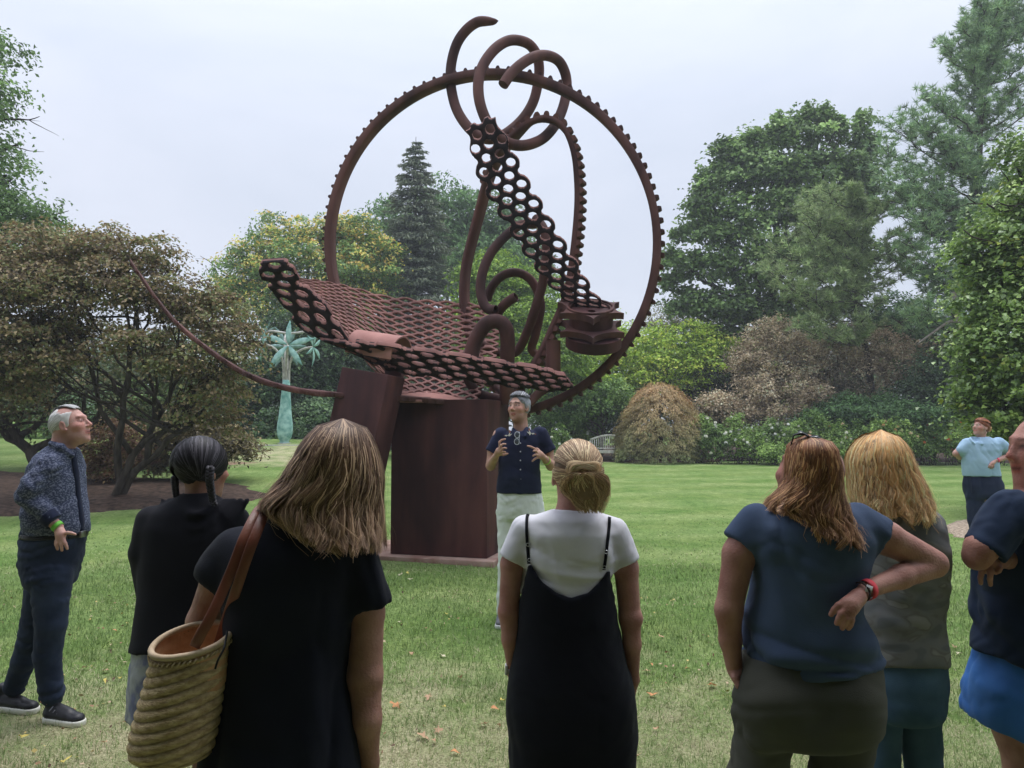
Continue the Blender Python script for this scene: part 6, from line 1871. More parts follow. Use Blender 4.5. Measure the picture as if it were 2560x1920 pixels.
# ---------------------------------------------------------------- woman with bun, white tee and black jumpsuit
def woman_bun():
    Y = 2.6; root = person('person with blonde hair in a messy bun wearing white tee under black strappy jumpsuit', P(1432, 1900, Y)[0], Y)
    O = offs(root); g0 = O[2]
    hc = P(1441, 1192, Y + .01); R = Rhead(8, 14, 0)
    LA = [P(1305, 1335, Y), P(1280, 1410, Y), P(1272, 1530, Y), P(1276, 1600, Y), P(1283, 1680, Y + .02), P(1300, 1745, Y + .05)]
    RA = [P(1545, 1340, Y), P(1565, 1420, Y), P(1575, 1545, Y), P(1580, 1610, Y), P(1583, 1700, Y + .02), P(1565, 1770, Y + .06)]
    def skin(p):
        d = head_sdf(p, hc, R)
        d = smin(d, sd_cap(p, hc + [0, -.005, -.05], P(1428, 1290, Y), 0.050, 0.058), 0.03)
        d = np.minimum(d, arm_sdf(p, LA, [.040, .037, .034, .027, .019, .022]))
        d = np.minimum(d, arm_sdf(p, RA, [.042, .040, .036, .029, .019, .022]))
        d = smin(d, sd_ell(p, RA[2] + [.014, -.012, 0], (.022, .02, .022)), .02)
        return np.minimum(np.minimum(d, sd_cap(p, LA[0], RA[0], .036)), sd_cap(p, P(1428, 1300, Y), P(1428, 1700, Y), .05))
    ear = lambda V: head_color(V, hc, R)
    emit(root, 'body', skin, (O[0] - .30, Y - .2, P(0, 1800, Y)[2]), (O[0] + .30, Y + .2, hc[2] + .14), 0.007, SKIN_R, org=O, colf=ear)
    rows = rowpx(Y, [(1274, 1378, 1482, .055), (1282, 1350, 1506, .072), (1296, 1318, 1532, .092), (1330, 1302, 1548, .110), (1400, 1306, 1543, .116), (1450, 1312, 1522, .110), (1560, 1312, 1530, .105)])
    sl = [P(1316, 1325, Y), P(1281, 1400, Y)]; sr = [P(1534, 1332, Y), P(1566, 1408, Y)]
    def tee(p):
        d = sd_loft(p, rows, 2.2)
        z = p[:, 2]
        d = d + folds(p, 11, 0.20, 0.009, (.35, 1, 1.6)) + folds(p, 18, 0.09, 0.0045, (.35, 1, 1.8)) + 0.0015 * waves(p, 12, .05)
        a1, a2 = unit(sl[1] - sl[0]), unit(sr[1] - sr[0])
        s1 = sd_cap(p, sl[0], sl[1], .052, .049) + folds(p, 13, .06, .003); s1 = smax(s1, (p - sl[1]) @ a1, .003)
        s2 = sd_cap(p, sr[0], sr[1], .052, .049) + folds(p, 14, .06, .003); s2 = smax(s2, (p - sr[1]) @ a2, .003)
        s1 = smax(s1, -(sd_cap(p, sl[0], sl[1] + a1 * .02, .036, .044) + 0 * z) , .002) if False else s1
        return smin(smin(d, s1, .02), s2, .02)
    TEE = cloth_mat('white_tshirt_cloth', (0.68, 0.67, 0.72), (0.76, 0.75, 0.80), bump=0.1)
    emit(root, 'tshirt', tee, (O[0] - .30, Y - .2, P(0, 1560, Y)[2]), (O[0] + .30, Y + .2, P(0, 1266, Y)[2]), 0.006, TEE, org=O)
    jr = rowpx(Y, [(1385, 1302, 1538, .124), (1440, 1302, 1536, .125), (1500, 1300, 1535, .125), (1580, 1294, 1548, .128), (1650, 1283, 1562, .138), (1700, 1272, 1578, .146), (1760, 1268, 1590, .150), (1830, 1274, 1592, .148), (1920, 1284, 1584, .135), (1990, 1292, 1576, .11)])
    zc = [P(0, y, Y)[2] for y in (1396, 1440, 1466, 1476, 1466, 1440, 1412)]; xc = [P(x, 1400, Y)[0] for x in (1322, 1350, 1388, 1423, 1462, 1492, 1516)]
    def suit(p):
        d = sd_loft(p, jr, 2.25)
        zcut = np.interp(p[:, 0], xc, zc)
        side = np.maximum(P(1322, 1400, Y)[0] - p[:, 0], p[:, 0] - P(1516, 1400, Y)[0])
        zcut = np.where(side > 0, zcut - side * 4.2, zcut)
        d = smax(d, p[:, 2] - zcut, .002)
        legs = []
        for a, b_ in ((P(1350, 1880, Y), P(1352, 2200, Y)), (P(1512, 1880, Y), P(1512, 2200, Y))):
            legs.append(sd_cap(p, a, b_, .096, .10))
        d = smax(d, -sd_cap(p, P(1441, 1905, Y) + [0, -.4, 0], P(1441, 1905, Y) + [0, .4, 0], .004), .01) if False else d
        d = np.where(p[:, 2] < P(0, 1900, Y)[2], smax(d, P(0, 1985, Y)[2] - p[:, 2], .05), d)
        d = smin(np.minimum(legs[0], legs[1]), smax(d, P(0, 1935, Y)[2] - p[:, 2], .02), .02)
        gap = sd_cap(p, P(1441, 1900, Y) + [0, -.3, 0], P(1441, 1900, Y) + [0, .3, 0], .006)
        gap = np.minimum(gap, np.maximum(np.abs(p[:, 0] - P(1441, 1950, Y)[0]) - 0.006 - 0.05 * np.clip(P(0, 1900, Y)[2] - p[:, 2], 0, 1), p[:, 2] - P(0, 1900, Y)[2]))
        d = smax(d, -gap, .008)
        d = np.maximum(d, g0 + .04 - p[:, 2])
        return d + folds(p, 15, .15, .006, (1, 1, .3), smooth(P(0, 1600, Y)[2], P(0, 1900, Y)[2], p[:, 2])) + .0015 * waves(p, 16, .05)
    SUIT = cloth_mat('black_jumpsuit_cloth', (0.003, 0.0035, 0.007), (0.006, 0.007, 0.012), rough=0.8)
    o = emit(root, 'jumpsuit', suit, (O[0] - .30, Y - .22, g0 + .02), (O[0] + .30, Y + .22, P(0, 1380, Y)[2]), 0.0095, SUIT, org=O)
    def snap(C):          # lay the strap on the cloth: march towards the viewer until just outside the tee
        C = C.copy()
        dirn = unit(np.array([0, -1.0, .45]))
        for _ in range(60):
            d = np.minimum(tee(C), suit(C))
            C += dirn * np.clip(.0035 - d, -.01, .01)[:, None] * .7
        return C
    b = Bag()
    for pts in ([(1323, 1402, Y - .118), (1321, 1375, Y - .120), (1319, 1345, Y - .118), (1317, 1318, Y - .104), (1317, 1300, Y - .075), (1318, 1290, Y - .03), (1320, 1292, Y + .01)], [(1513, 1418, Y - .118), (1516, 1392, Y - .120), (1520, 1358, Y - .118), (1523, 1332, Y - .104), (1524, 1314, Y - .075), (1522, 1304, Y - .03), (1520, 1304, Y + .01)]):
        C = resample([P(*q) for q in pts], 30); C = snap(C)
        ribbon_strip(C, np.tile([0, -1, .35], (30, 1)), 0.010, 0.003, b)
    link('shoulder_straps', b.mesh('shoulder_straps', O, cols=False), SUIT, o)
    ringm = mat('strap_ring_metal', (0.7, 0.7, 0.72), rough=0.3, metal=1.0)
    for q in ((1321, 1346, Y - .127), (1325, 1388, Y - .125), (1518, 1373, Y - .127), (1514, 1410, Y - .125)):
        c = snap(P(*q)[None])[0] + [0, -.003, 0]; t = np.linspace(0, 6.283, 17); b = Bag()
        b.tube(np.array([c + [.0062 * math.cos(a), 0, .0050 * math.sin(a)] for a in t]), .0011, 6); link('strap_ring', b.mesh('strap_ring', O, cols=False), ringm, o)
    # hair
    bag = Bag(); cols = [np.array((0.34, 0.215, 0.125)), np.array((0.78, 0.57, 0.35))]
    V, Q = mesh_sdf(hair_cap(hc, R, 1.0, lambda q: np.maximum(q[:, 1] - 0.055 - q[:, 2] * .5, -q[:, 2] - 0.055 + 0.45 * np.clip(q[:, 1], -.02, .08)), 31, off=.004), hc - .14, hc + .14, .006)
    bag.add(V, Q, col=cols[0] * .6)
    def start(r, n):
        a = r.uniform(-2.6, 2.6, n)              # around the hairline: front, sides, nape
        y = np.cos(a) * 0.9; x = np.sin(a); z = np.where(y > 0, 0.45 + .35 * y, -0.35 + 0.25 * np.abs(x)) + 0.1 * r.randn(n)
        top = r.rand(n) < .35
        x = np.where(top, r.uniform(-1, 1, n), x); y = np.where(top, 0.7, y); z = np.where(top, 0.75, z)
        return np.stack([x, y, z], 1)
    knot = (-0.05, -0.95, 0.20)
    skull_hair(bag, hc, R, 1.0, knot, 3400, 32, cols, start, k=10, width=.0020)
    kc = hc + R @ (np.array([-.005, -.118, .045]))
    r = np.random.RandomState(33); S = []
    # messy tail: loops up from the knot and falls in a loose fan
    n = 1500; k = 14
    t = np.linspace(0, 1, k)[None]
    a = r.uniform(-1, 1, n)[:, None]; ln = r.uniform(.6, 1.08, n)[:, None]; lift = r.uniform(.2, 1, n)[:, None]
    X = kc[0] + a * .080 * np.sin(np.clip(t * 1.25, 0, 1) * np.pi * .62) + 0.028 * t ** 2 * ln + 0.008 * np.sin(t * 5 + r.rand(n)[:, None] * 6.28) * t - 0.5 * a * .080 * smooth(.55, 1, t) + .006 * np.sin(t * 14 + a * 9)
    Zz = kc[2] + 0.020 * np.sin(t * np.pi * 1.1) * lift * (1 - t) * 2 - 0.118 * ln * t ** 1.25
    Yy = kc[1] - 0.034 * np.sin(t ** .6 * np.pi) * (0.6 + .6 * lift) * (1 - .3 * np.abs(a)) + 0.022 * t ** 2 + .004 * r.randn(n)[:, None]
    S = np.stack([X, Yy, Zz], -1)
    cc = np.where((r.rand(n) < .5)[:, None, None], cols[1], cols[0] * 1.2) * (1 + .25 * r.randn(n))[:, None, None] * np.ones((1, k, 1))
    ribbons(S, .0022 * r.uniform(.6, 1.4, n), np.clip(cc, .01, .9), kc + [0, .06, 0], bag)
    # stray loops around the tie
    for q in range(44):
        a0 = r.uniform(-1.4, 2.4); rad = r.uniform(.018, .046); w = r.uniform(.6, 1.6)
        tt = np.linspace(-w, w, 14)
        Lp = np.stack([kc[0] + rad * np.sin(tt + a0 * .4) * 1.2, np.full(14, kc[1] - .016 - .01 * r.rand()), kc[2] + .006 + rad * np.cos(tt) * .8], 1)
        ribbons(np.repeat(Lp[None], 7, 0) + r.randn(7, 1, 3) * .002, np.full(7, .0022), np.clip(np.ones((7, 14, 1)) * cols[1] * (1 + .2 * r.randn(7))[:, None, None], .01, .9), kc + [0, .05, 0], bag)
    V, Q = mesh_sdf(lambda p: smin(sd_ell(p, kc + [0.004, -.004, -.035], (.054, .024, .046)), sd_ell(p, kc, (.022, .02, .02)), .02) + .003 * waves(p, 36, .02), kc - .14, kc + .10, .006)
    bag.add(V, Q, col=cols[0] * .7)
    link('hair', bag.mesh('hair', O), HAIR, root)
    # white watch
    wm = mat('white_watch_band', (0.75, 0.73, 0.70), rough=0.5)
    ax = LA[4] - LA[3]; c = LA[4] + unit(ax) * -.01
    wo = band(root, 'wristwatch', c, ax, .0205, .018, .003, wm, O)
    b = Bag(); b.box(c + [-.022, -.006, .002], .010, .030, .032); wf = link('watch_face', b.mesh('watch_face', O, cols=False, smooth_shade=False), wm, wo); bevel(wf, .003)

# ---------------------------------------------------------------- woman in navy tee with hand on her back
def woman_navy():
    Y = 2.15; root = person('person with auburn hair, navy tee and one hand on the lower back', P(2020, 1900, Y)[0], Y)
    O = offs(root); g0 = O[2]
    hc = P(2021, 1192, Y + .03); R = Rhead(26, 18, 0)
    LA = [P(1880, 1320, Y), P(1848, 1385, Y), P(1822, 1525, Y - .01), P(1826, 1600, Y), P(1836, 1672, Y + .01)]
    RA = [P(2155, 1320, Y), P(2215, 1345, Y), P(2335, 1408, Y + .03)]
    FA = [P(2335, 1412, Y + .03), P(2250, 1442, Y - .03), P(2160, 1477, Y - .115)]
    wr = FA[-1]; pc = P(2128, 1512, Y - .155)
    fing = [finger(P(2114, 1520, Y - .165), P(2092, 1558, Y - .160), [-.004, -.008, 0.004]), finger(P(2120, 1528, Y - .166), P(2106, 1570, Y - .162), [-.002, -.008, .002]),
            finger(P(2127, 1532, Y - .164), P(2121, 1570, Y - .160), [0, -.008, 0]), finger(P(2112, 1506, Y - .160), P(2078, 1536, Y - .150), [-.004, -.006, .006])]
    def skin(p):
        d = head_sdf(p, hc, R, .93)
        d = smin(d, sd_cap(p, hc + [0, -.005, -.05], P(2030, 1285, Y), .048, .058), .03)
        d = np.minimum(d, arm_sdf(p, LA, [.044, .044, .036, .029, .022]))
        d = np.minimum(d, smin(arm_sdf(p, RA, [.048, .045, .038]), arm_sdf(p, FA, [.036, .031, .0205]), .006))
        return np.minimum(np.minimum(d, sd_cap(p, LA[0], RA[0], .036)), sd_cap(p, P(2030, 1300, Y), P(2020, 1600, Y), .05))
    LF = P(1842, 1678, Y + .01)
    lh = [finger(P(1838, 1695, Y - .015), P(1862, 1735, Y - .02), [-.004, -.006, 0]), finger(P(1844, 1694, Y + .0), P(1866, 1722, Y + .0), [0, -.004, 0]), finger(P(1850, 1690, Y + .02), P(1868, 1712, Y + .02), [0, 0, 0]), finger(P(1850, 1665, Y + .03), P(1862, 1655, Y + .05), [0, 0, .003])]
    emit(root, 'body', skin, (O[0] - .30, Y - .25, P(0, 1720, Y)[2]), (O[0] + .42, Y + .22, hc[2] + .14), 0.007, SKIN_R, org=O, colf=lambda V: head_color(V, hc, R),
         extra=[(lambda p: hand_sdf(p, wr, pc, fing, rw=.021), *box_of([wr, pc, fing[1][3], fing[3][3]], .035), .0032, None),
                (lambda p: hand_sdf(p, LA[4], LF, lh, rw=.024), *box_of([LA[4], LF, lh[0][3], lh[1][3]], .035), .0035, None)])
    rows = rowpx(Y, [(1252, 1985, 2082, .050), (1262, 1948, 2112, .072), (1280, 1902, 2150, .092), (1310, 1872, 2175, .112), (1350, 1868, 2180, .124), (1400, 1886, 2170, .128), (1460, 1887, 2150, .126), (1520, 1874, 2142, .128), (1580, 1866, 2166, .138), (1640, 1860, 2190, .148), (1672, 1862, 2190, .150)])
    sl = [P(1895, 1308, Y), P(1852, 1358, Y)]; sr = [P(2140, 1306, Y), P(2190, 1338, Y)]
    def tee(p):
        d = sd_loft(p, rows, 2.3)
        a1, a2 = unit(sl[1] - sl[0] + [-.01, 0, -.03]), unit(sr[1] - sr[0])
        s1 = smax(sd_cap(p, sl[0], sl[1], .052, .052), (p - sl[1]) @ a1 - .004, .003)
        s2 = smax(sd_cap(p, sr[0], sr[1], .056, .058), (p - sr[1]) @ a2 - .012, .003)
        d = smin(smin(d, s1, .022), s2, .022)
        z = p[:, 2]; low = smooth(P(0, 1480, Y)[2], P(0, 1640, Y)[2], z)
        zhem = P(0, 1668, Y)[2] + (p[:, 0] - O[0]) * .10
        d = np.maximum(d, zhem - z)
        d = d - .004 * np.exp(-((z - zhem - .012) / .010) ** 2)
        return d + folds(p, 21, .20, .013, (.30, 1, 1.7), low) + folds(p, 28, .09, .006, (.35, 1, 1.6), low) + folds(p, 22, .12, .007, (1, 1, .5), 1 - low) + folds(p, 29, .07, .002, (1, 1, 1))
    NAVY = cloth_mat('navy_tshirt_cloth', (0.046, 0.070, 0.125), (0.072, 0.103, 0.175), rough=.9)
    emit(root, 'tshirt', tee, (O[0] - .27, Y - .22, P(0, 1700, Y)[2]), (O[0] + .28, Y + .22, P(0, 1246, Y)[2]), .0065, NAVY, org=O)
    pr = rowpx(Y, [(1635, 1864, 2188, .138), (1700, 1848, 2194, .145), (1770, 1840, 2198, .152), (1830, 1836, 2190, .150), (1880, 1832, 2176, .140)])
    def pants(p):
        d = smax(sd_loft(p, pr, 2.3), P(0, 1838, Y)[2] - p[:, 2], .03)
        L1 = sd_cap(p, P(1906, 1835, Y), P(1868, 2050, Y), .080, .068); L1 = smin(L1, sd_cap(p, P(1868, 2050, Y), (P(1850, 2000, Y)[0], Y, g0 + .09), .066, .056), .03)
        L2 = sd_cap(p, P(2112, 1835, Y), P(2082, 2050, Y), .084, .070); L2 = smin(L2, sd_cap(p, P(2082, 2050, Y), (P(2090, 2000, Y)[0], Y, g0 + .09), .070, .056), .03)
        d = smin(d, np.minimum(L1, L2), .012)
        d = smin(d, sd_ell(p, P(2105, 1760, Y - .075), (.085, .085, .085)), .05); d = smin(d, sd_ell(p, P(1945, 1760, Y - .075), (.085, .085, .085)), .05)
        low = smooth(P(0, 1760, Y)[2], P(0, 1860, Y)[2], p[:, 2])
        return d + folds(p, 24, .13, .008, (.45, .8, 1.9), .35 + low) + folds(p, 25, .06, .003, (.4, .8, 1.9), .3 + low)
    OLIVE = cloth_mat('olive_trouser_cloth', (0.060, 0.060, 0.048), (0.088, 0.087, 0.070), rough=.9)
    emit(root, 'trousers', pants, (O[0] - .27, Y - .25, g0 + .05), (O[0] + .28, Y + .24, P(0, 1630, Y)[2]), .008, OLIVE, org=O)
    cols = [(0.30, 0.12, 0.055), (0.26, 0.13, 0.065), (0.82, 0.48, 0.23)]
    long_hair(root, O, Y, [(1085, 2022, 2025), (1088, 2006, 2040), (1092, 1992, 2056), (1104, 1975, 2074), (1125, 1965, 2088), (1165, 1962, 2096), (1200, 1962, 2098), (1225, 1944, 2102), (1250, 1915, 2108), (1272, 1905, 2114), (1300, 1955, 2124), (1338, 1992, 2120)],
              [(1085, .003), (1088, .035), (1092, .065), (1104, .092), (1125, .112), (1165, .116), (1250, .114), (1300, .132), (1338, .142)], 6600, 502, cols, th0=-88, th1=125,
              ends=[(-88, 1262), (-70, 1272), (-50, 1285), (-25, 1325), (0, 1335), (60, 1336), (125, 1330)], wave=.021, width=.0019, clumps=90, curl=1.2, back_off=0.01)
    red = mat('red_paper_wristband', (0.62, 0.05, 0.07), rough=.6); wh = mat('white_paper_label', (0.75, 0.76, 0.80), rough=.7); dk = mat('brown_hair_tie', (0.03, 0.015, 0.012), rough=.8)
    ax = FA[2] - FA[1]; c = FA[2] - unit(ax) * .012
    bo = band(root, 'wristband', c, ax, .0255, .020, .0015, red, O)
    C = P(2170, 1472, Y - .138); b = Bag(); b.box(C + [0.002, -.001, .0], .016, .002, .018, R=rotm(0, 0, .35)); link('white_label', b.mesh('white_label', O, cols=False, smooth_shade=False), wh, bo)
    band(root, 'hair_tie', FA[2] + unit(ax) * .012, ax, .0235, .006, .003, dk, O)
    # sunglasses pushed up on the hair
    g = thing('sunglasses', 'black sunglasses pushed up on top of the auburn brown hair', 'sunglasses', tuple(P(2022, 1092, Y)))
    blk = mat('black_acetate', (0.008, 0.008, 0.009), rough=.2, spec=.6); b = Bag()
    GO = offs(g)
    for x0, x1, y0, y1 in ((1985, 2022, 1088, 1090), (2026, 2066, 1092, 1110)):
        C = resample([P(x0, y0, Y - .02), P((x0 + x1) / 2, (y0 + y1) / 2 - 7, Y - .035), P(x1, y1, Y - .02)], 12)
        ribbon_strip(C, np.tile([0.1, -.5, .86], (12, 1)), .020, .004, b)
    link('frame', b.mesh('frame', GO, cols=False), blk, g)
    for pts in ([(1984, 1089, Y - .02), (1976, 1120, Y - .012), (1972, 1150, Y + .0)], [(2067, 1110, Y - .02), (2073, 1125, Y + .0), (2073, 1140, Y + .03)]):
        b = Bag(); b.tube(resample([P(*q) for q in pts], 10), .0022, 6); link('temple_arm', b.mesh('temple_arm', GO, cols=False), blk, g)

# ---------------------------------------------------------------- blonde woman in camouflage tee
def woman_camo():
    Y = 2.58; root = person('person with layered blonde hair, grey camouflage tee and blue jeans', P(2255, 1900, Y)[0], Y)
    O = offs(root); g0 = O[2]
    hc = P(2206, 1178, Y + .03); R = Rhead(10, 14, 0)
    RA = [P(2322, 1310, Y), P(2336, 1370, Y + .02), P(2330, 1450, Y + .06), P(2250, 1440, Y + .20)]
    LA = [P(2165, 1310, Y), P(2160, 1370, Y + .02), P(2165, 1450, Y + .08), P(2240, 1440, Y + .20)]
    def skin(p):
        d = head_sdf(p, hc, R)
        d = smin(d, sd_cap(p, hc + [0, -.005, -.05], P(2225, 1290, Y), .052, .060), .03)
        d = np.minimum(np.minimum(d, sd_cap(p, LA[0], RA[0], .036)), sd_cap(p, P(2235, 1300, Y), P(2240, 1500, Y), .05))
        return np.minimum(d, np.minimum(arm_sdf(p, RA, [.045, .042, .036, .026]), arm_sdf(p, LA, [.045, .042, .036, .026])))
    emit(root, 'body', skin, (O[0] - .3, Y - .2, P(0, 1560, Y)[2]), (O[0] + .3, Y + .28, hc[2] + .14), .008, SKIN, org=O)
    rows = rowpx(Y, [(1258, 2180, 2285, .055), (1268, 2160, 2312, .078), (1284, 2146, 2338, .095), (1310, 2140, 2352, .112), (1350, 2138, 2360, .122), (1420, 2142, 2364, .128), (1500, 2148, 2352, .128), (1560, 2148, 2346, .130), (1620, 2148, 2356, .140), (1656, 2150, 2354, .142)])
    def tee(p):
        d = sd_loft(p, rows, 2.3)
        d = smin(d, sd_cap(p, P(2318, 1312, Y), P(2334, 1385, Y + .01), .050, .050), .02)
        d = smax(d, (P(0, 1652, Y)[2] + .012 * np.cos((p[:, 0] - O[0]) * 9)) - p[:, 2], .003)
        return d + folds(p, 41, .18, .009, (.4, 1, 1.4)) + folds(p, 42, .08, .003, (.5, 1, 1.4))
    cm = mat('camouflage_cloth', (0.075, 0.078, 0.075), rough=.9, spec=.15)
    nt = cm.node_tree; N, L = nt.nodes, nt.links
    tc = N.new('ShaderNodeTexCoord'); mp = N.new('ShaderNodeMapping'); mp.inputs['Scale'].default_value = (1, 1, 2.1); L.new(tc.outputs['Object'], mp.inputs[0])
    nz = N.new('ShaderNodeTexNoise'); nz.inputs['Scale'].default_value = 9; nz.inputs['Detail'].default_value = 1.5; nz.inputs['Distortion'].default_value = .6; L.new(mp.outputs[0], nz.inputs['Vector'])
    cr = N.new('ShaderNodeValToRGB'); cr.color_ramp.interpolation = 'EASE'; e = cr.color_ramp.elements
    e[0].position = .40; e[0].color = (0.15, 0.155, 0.158, 1); e[1].position = .46; e[1].color = (0.185, 0.187, 0.186, 1)
    for p_, c_ in ((.54, (0.195, 0.192, 0.183, 1)), (.58, (0.165, 0.158, 0.147, 1)), (.64, (0.26, 0.255, 0.24, 1))):
        x = e.new(p_); x.color = c_
    L.new(nz.outputs[0], cr.inputs[0]); L.new(cr.outputs[0], N['Principled BSDF'].inputs['Base Color'])
    emit(root, 'tshirt', tee, (O[0] - .3, Y - .2, P(0, 1670, Y)[2]), (O[0] + .3, Y + .2, P(0, 1250, Y)[2]), .008, cm, org=O)
    pr = rowpx(Y, [(1630, 2160, 2350, .13), (1700, 2160, 2350, .14), (1760, 2162, 2346, .138), (1800, 2164, 2344, .13)])
    def jeans(p):
        d = smax(sd_loft(p, pr, 2.3), P(0, 1790, Y)[2] - p[:, 2], .03)
        L1 = sd_cap(p, P(2208, 1770, Y), P(2205, 2020, Y), .062, .052); L1 = smin(L1, sd_cap(p, P(2205, 2020, Y), (P(2202, 2000, Y)[0], Y, g0 + .08), .052, .045), .02)
        L2 = sd_cap(p, P(2300, 1770, Y), P(2315, 2020, Y), .064, .056); L2 = smin(L2, sd_cap(p, P(2315, 2020, Y), (P(2320, 2000, Y)[0], Y, g0 + .08), .056, .047), .02)
        return smin(d, np.minimum(L1, L2), .02) + folds(p, 43, .10, .005, (.6, 1, 1.8))
    JEAN = cloth_mat('blue_denim', (0.035, 0.075, 0.125), (0.075, 0.135, 0.20), vs=6, rough=.9)
    emit(root, 'jeans', jeans, (O[0] - .3, Y - .22, g0 + .04), (O[0] + .3, Y + .22, P(0, 1620, Y)[2]), .012, JEAN, org=O)
    cols = [(0.80, 0.44, 0.17), (0.80, 0.48, 0.23), (0.98, 0.73, 0.42)]
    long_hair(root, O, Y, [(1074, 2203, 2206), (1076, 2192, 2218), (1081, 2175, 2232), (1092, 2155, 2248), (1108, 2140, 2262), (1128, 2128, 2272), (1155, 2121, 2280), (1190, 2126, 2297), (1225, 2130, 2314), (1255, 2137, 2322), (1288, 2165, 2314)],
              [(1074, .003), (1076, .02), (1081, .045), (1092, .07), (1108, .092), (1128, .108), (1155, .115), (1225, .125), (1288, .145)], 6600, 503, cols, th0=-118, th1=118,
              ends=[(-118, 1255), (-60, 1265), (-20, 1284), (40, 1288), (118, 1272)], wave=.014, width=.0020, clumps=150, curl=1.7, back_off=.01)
    # short layered flicks
    return root

# ---------------------------------------------------------------- woman with braids in black hooded top
def woman_braids():
    Y = 2.9; root = person('person with two dark braids wearing black hooded top and grey patterned skirt', P(470, 1900, Y)[0], Y)
    O = offs(root); g0 = O[2]
    hc = P(505, 1176, Y + .02); R = Rhead(-36, -2, 0)
    sp = [P(375, 1300, Y), P(360, 1380, Y), P(372, 1480, Y + .06), P(440, 1440, Y + .22)]
    sq = [P(588, 1300, Y), P(600, 1380, Y), P(590, 1470, Y + .06), P(560, 1350, Y + .25)]
    def skin(p):
        d = head_sdf(p, hc, R, .97)
        d = smin(d, sd_cap(p, hc + [0, -.005, -.05], P(492, 1262, Y), .045, .055), .03)
        for sx in (-.075, .075): d = np.minimum(d, arm_sdf(p, [(O[0] + sx * .6, Y, g0 + .70), (O[0] + sx, Y, g0 + .42), (O[0] + sx, Y - .02, g0 + .30), (O[0] + sx, Y, g0 + .07)], [.06, .048, .052, .03]))
        d = np.minimum(np.minimum(d, sd_cap(p, sp[0], sq[0], .036)), sd_cap(p, P(480, 1290, Y), (O[0], Y, g0 + .66), .06))
        return np.minimum(d, np.minimum(arm_sdf(p, sp, [.036, .036, .034, .022]), arm_sdf(p, sq, [.036, .036, .034, .022])))
    emit(root, 'body', skin, (O[0] - .26, Y - .2, g0 + .03), (O[0] + .3, Y + .34, hc[2] + .14), .009, SKIN, org=O, colf=lambda V: head_color(V, hc, R, .97))
    rows = rowpx(Y, [(1232, 458, 526, .052), (1244, 440, 545, .070), (1258, 408, 572, .085), (1280, 374, 592, .102), (1320, 354, 602, .118), (1400, 352, 602, .126), (1480, 352, 604, .128), (1550, 343, 612, .138), (1640, 330, 622, .152)])
    def top(p):
        d = sd_loft(p, rows, 2.2)
        d = smin(d, arm_sdf(p, sp[:3], [.05, .052, .045]), .03); d = smin(d, arm_sdf(p, sq[:3], [.05, .052, .045]), .03)
        # draped hood folds across the back
        c = P(492, 1262, Y - .09)
        for k in range(4):
            tt = np.linspace(-1, 1, 9); rad = .072 + k * .024; dz = .045 + k * .050
            pts = [c + [t * rad * 1.1, -.012 + .085 * t * t, -dz * (1 - t * t) + 0.01] for t in tt]
            d = smin(d, arm_sdf(p, pts, [.010 - k * .0012] * 9, .01), .016)
        zhem = P(0, 1628, Y)[2] + .010 + (p[:, 0] - O[0] + .2) * .14
        d = smax(d, zhem - p[:, 2], .003)
        return d + folds(p, 52, .14, .004, (1, 1, .6))
    TOP = cloth_mat('black_hooded_top_cloth', (0.005, 0.005, 0.008), (0.009, 0.009, 0.014), rough=.85)
    emit(root, 'hooded_top', top, (O[0] - .28, Y - .22, P(0, 1660, Y)[2]), (O[0] + .3, Y + .24, P(0, 1222, Y)[2]), .008, TOP, org=O)
    sr = rowpx(Y, [(1600, 342, 606, .135), (1700, 331, 616, .150), (1790, 329, 622, .158)])
    def skirt(p):
        return sd_loft(p, sr, 2.2) + folds(p, 54, .12, .010, (1, 1, .12)) + .002 * waves(p, 55, .03)
    sm = mat('grey_patterned_skirt_cloth', (0.30, 0.31, 0.32), rough=.6, col2=(0.14, 0.15, 0.26), vscale=18, stretch=(1, 1, .7), detail=5, thr=(.45, .6), bump=.1)
    emit(root, 'skirt', skirt, (O[0] - .28, Y - .24, P(0, 1810, Y)[2]), (O[0] + .3, Y + .24, P(0, 1590, Y)[2]), .009, sm, org=O)
    bag = Bag(); cols = [np.array((0.016, 0.014, 0.018)), np.array((0.075, 0.068, 0.080))]
    V, Q = mesh_sdf(hair_cap(hc, R, .97, lambda q: np.maximum(q[:, 1] - 0.045 - q[:, 2] * .45, -q[:, 2] - 0.075 + 0.5 * np.clip(q[:, 1], -.03, .08)), 56, off=.006), hc - .14, hc + .14, .006)
    bag.add(V, Q, col=cols[0])
    def side(sgn):
        def start(r, n):
            t = r.uniform(-.9, 1, n)             # along the parting from nape to forehead
            return np.stack([sgn * (0.03 + .02 * r.rand(n)), np.sin(t * 1.9), np.cos(t * 1.9) + .05], 1)
        return start
    for sgn in (-1, 1):
        skull_hair(bag, hc, R, .97, (sgn * .80, -.35, -.62), 1300, 57 + sgn, cols, side(sgn), width=.003, lift=.008)
    def braid(pts, rad):
        C = resample([P(*q) for q in pts], 60); t = np.linspace(0, 1, 60)
        for k in range(3):
            ph = t * 2 * np.pi * 4.0 + k * 2 * np.pi / 3
            off = np.stack([np.sin(ph) * rad * .62, np.sin(2 * ph) * rad * .38, 0 * ph], 1)
            b_ = Bag(); bag.tube(C + off, rad * .56 * (1 - .45 * t ** 2), 8, col=cols[0] * 1.6 + k * .006)
    braid([(437, 1192, Y - .01), (438, 1215, Y - .015), (441, 1240, Y - .02), (443, 1258, Y - .03)], .012)
    braid([(526, 1168, Y - .075), (524, 1195, Y - .082), (527, 1222, Y - .078), (532, 1250, Y - .075), (536, 1262, Y - .08)], .014)
    link('hair', bag.mesh('hair', O), HAIR, root)
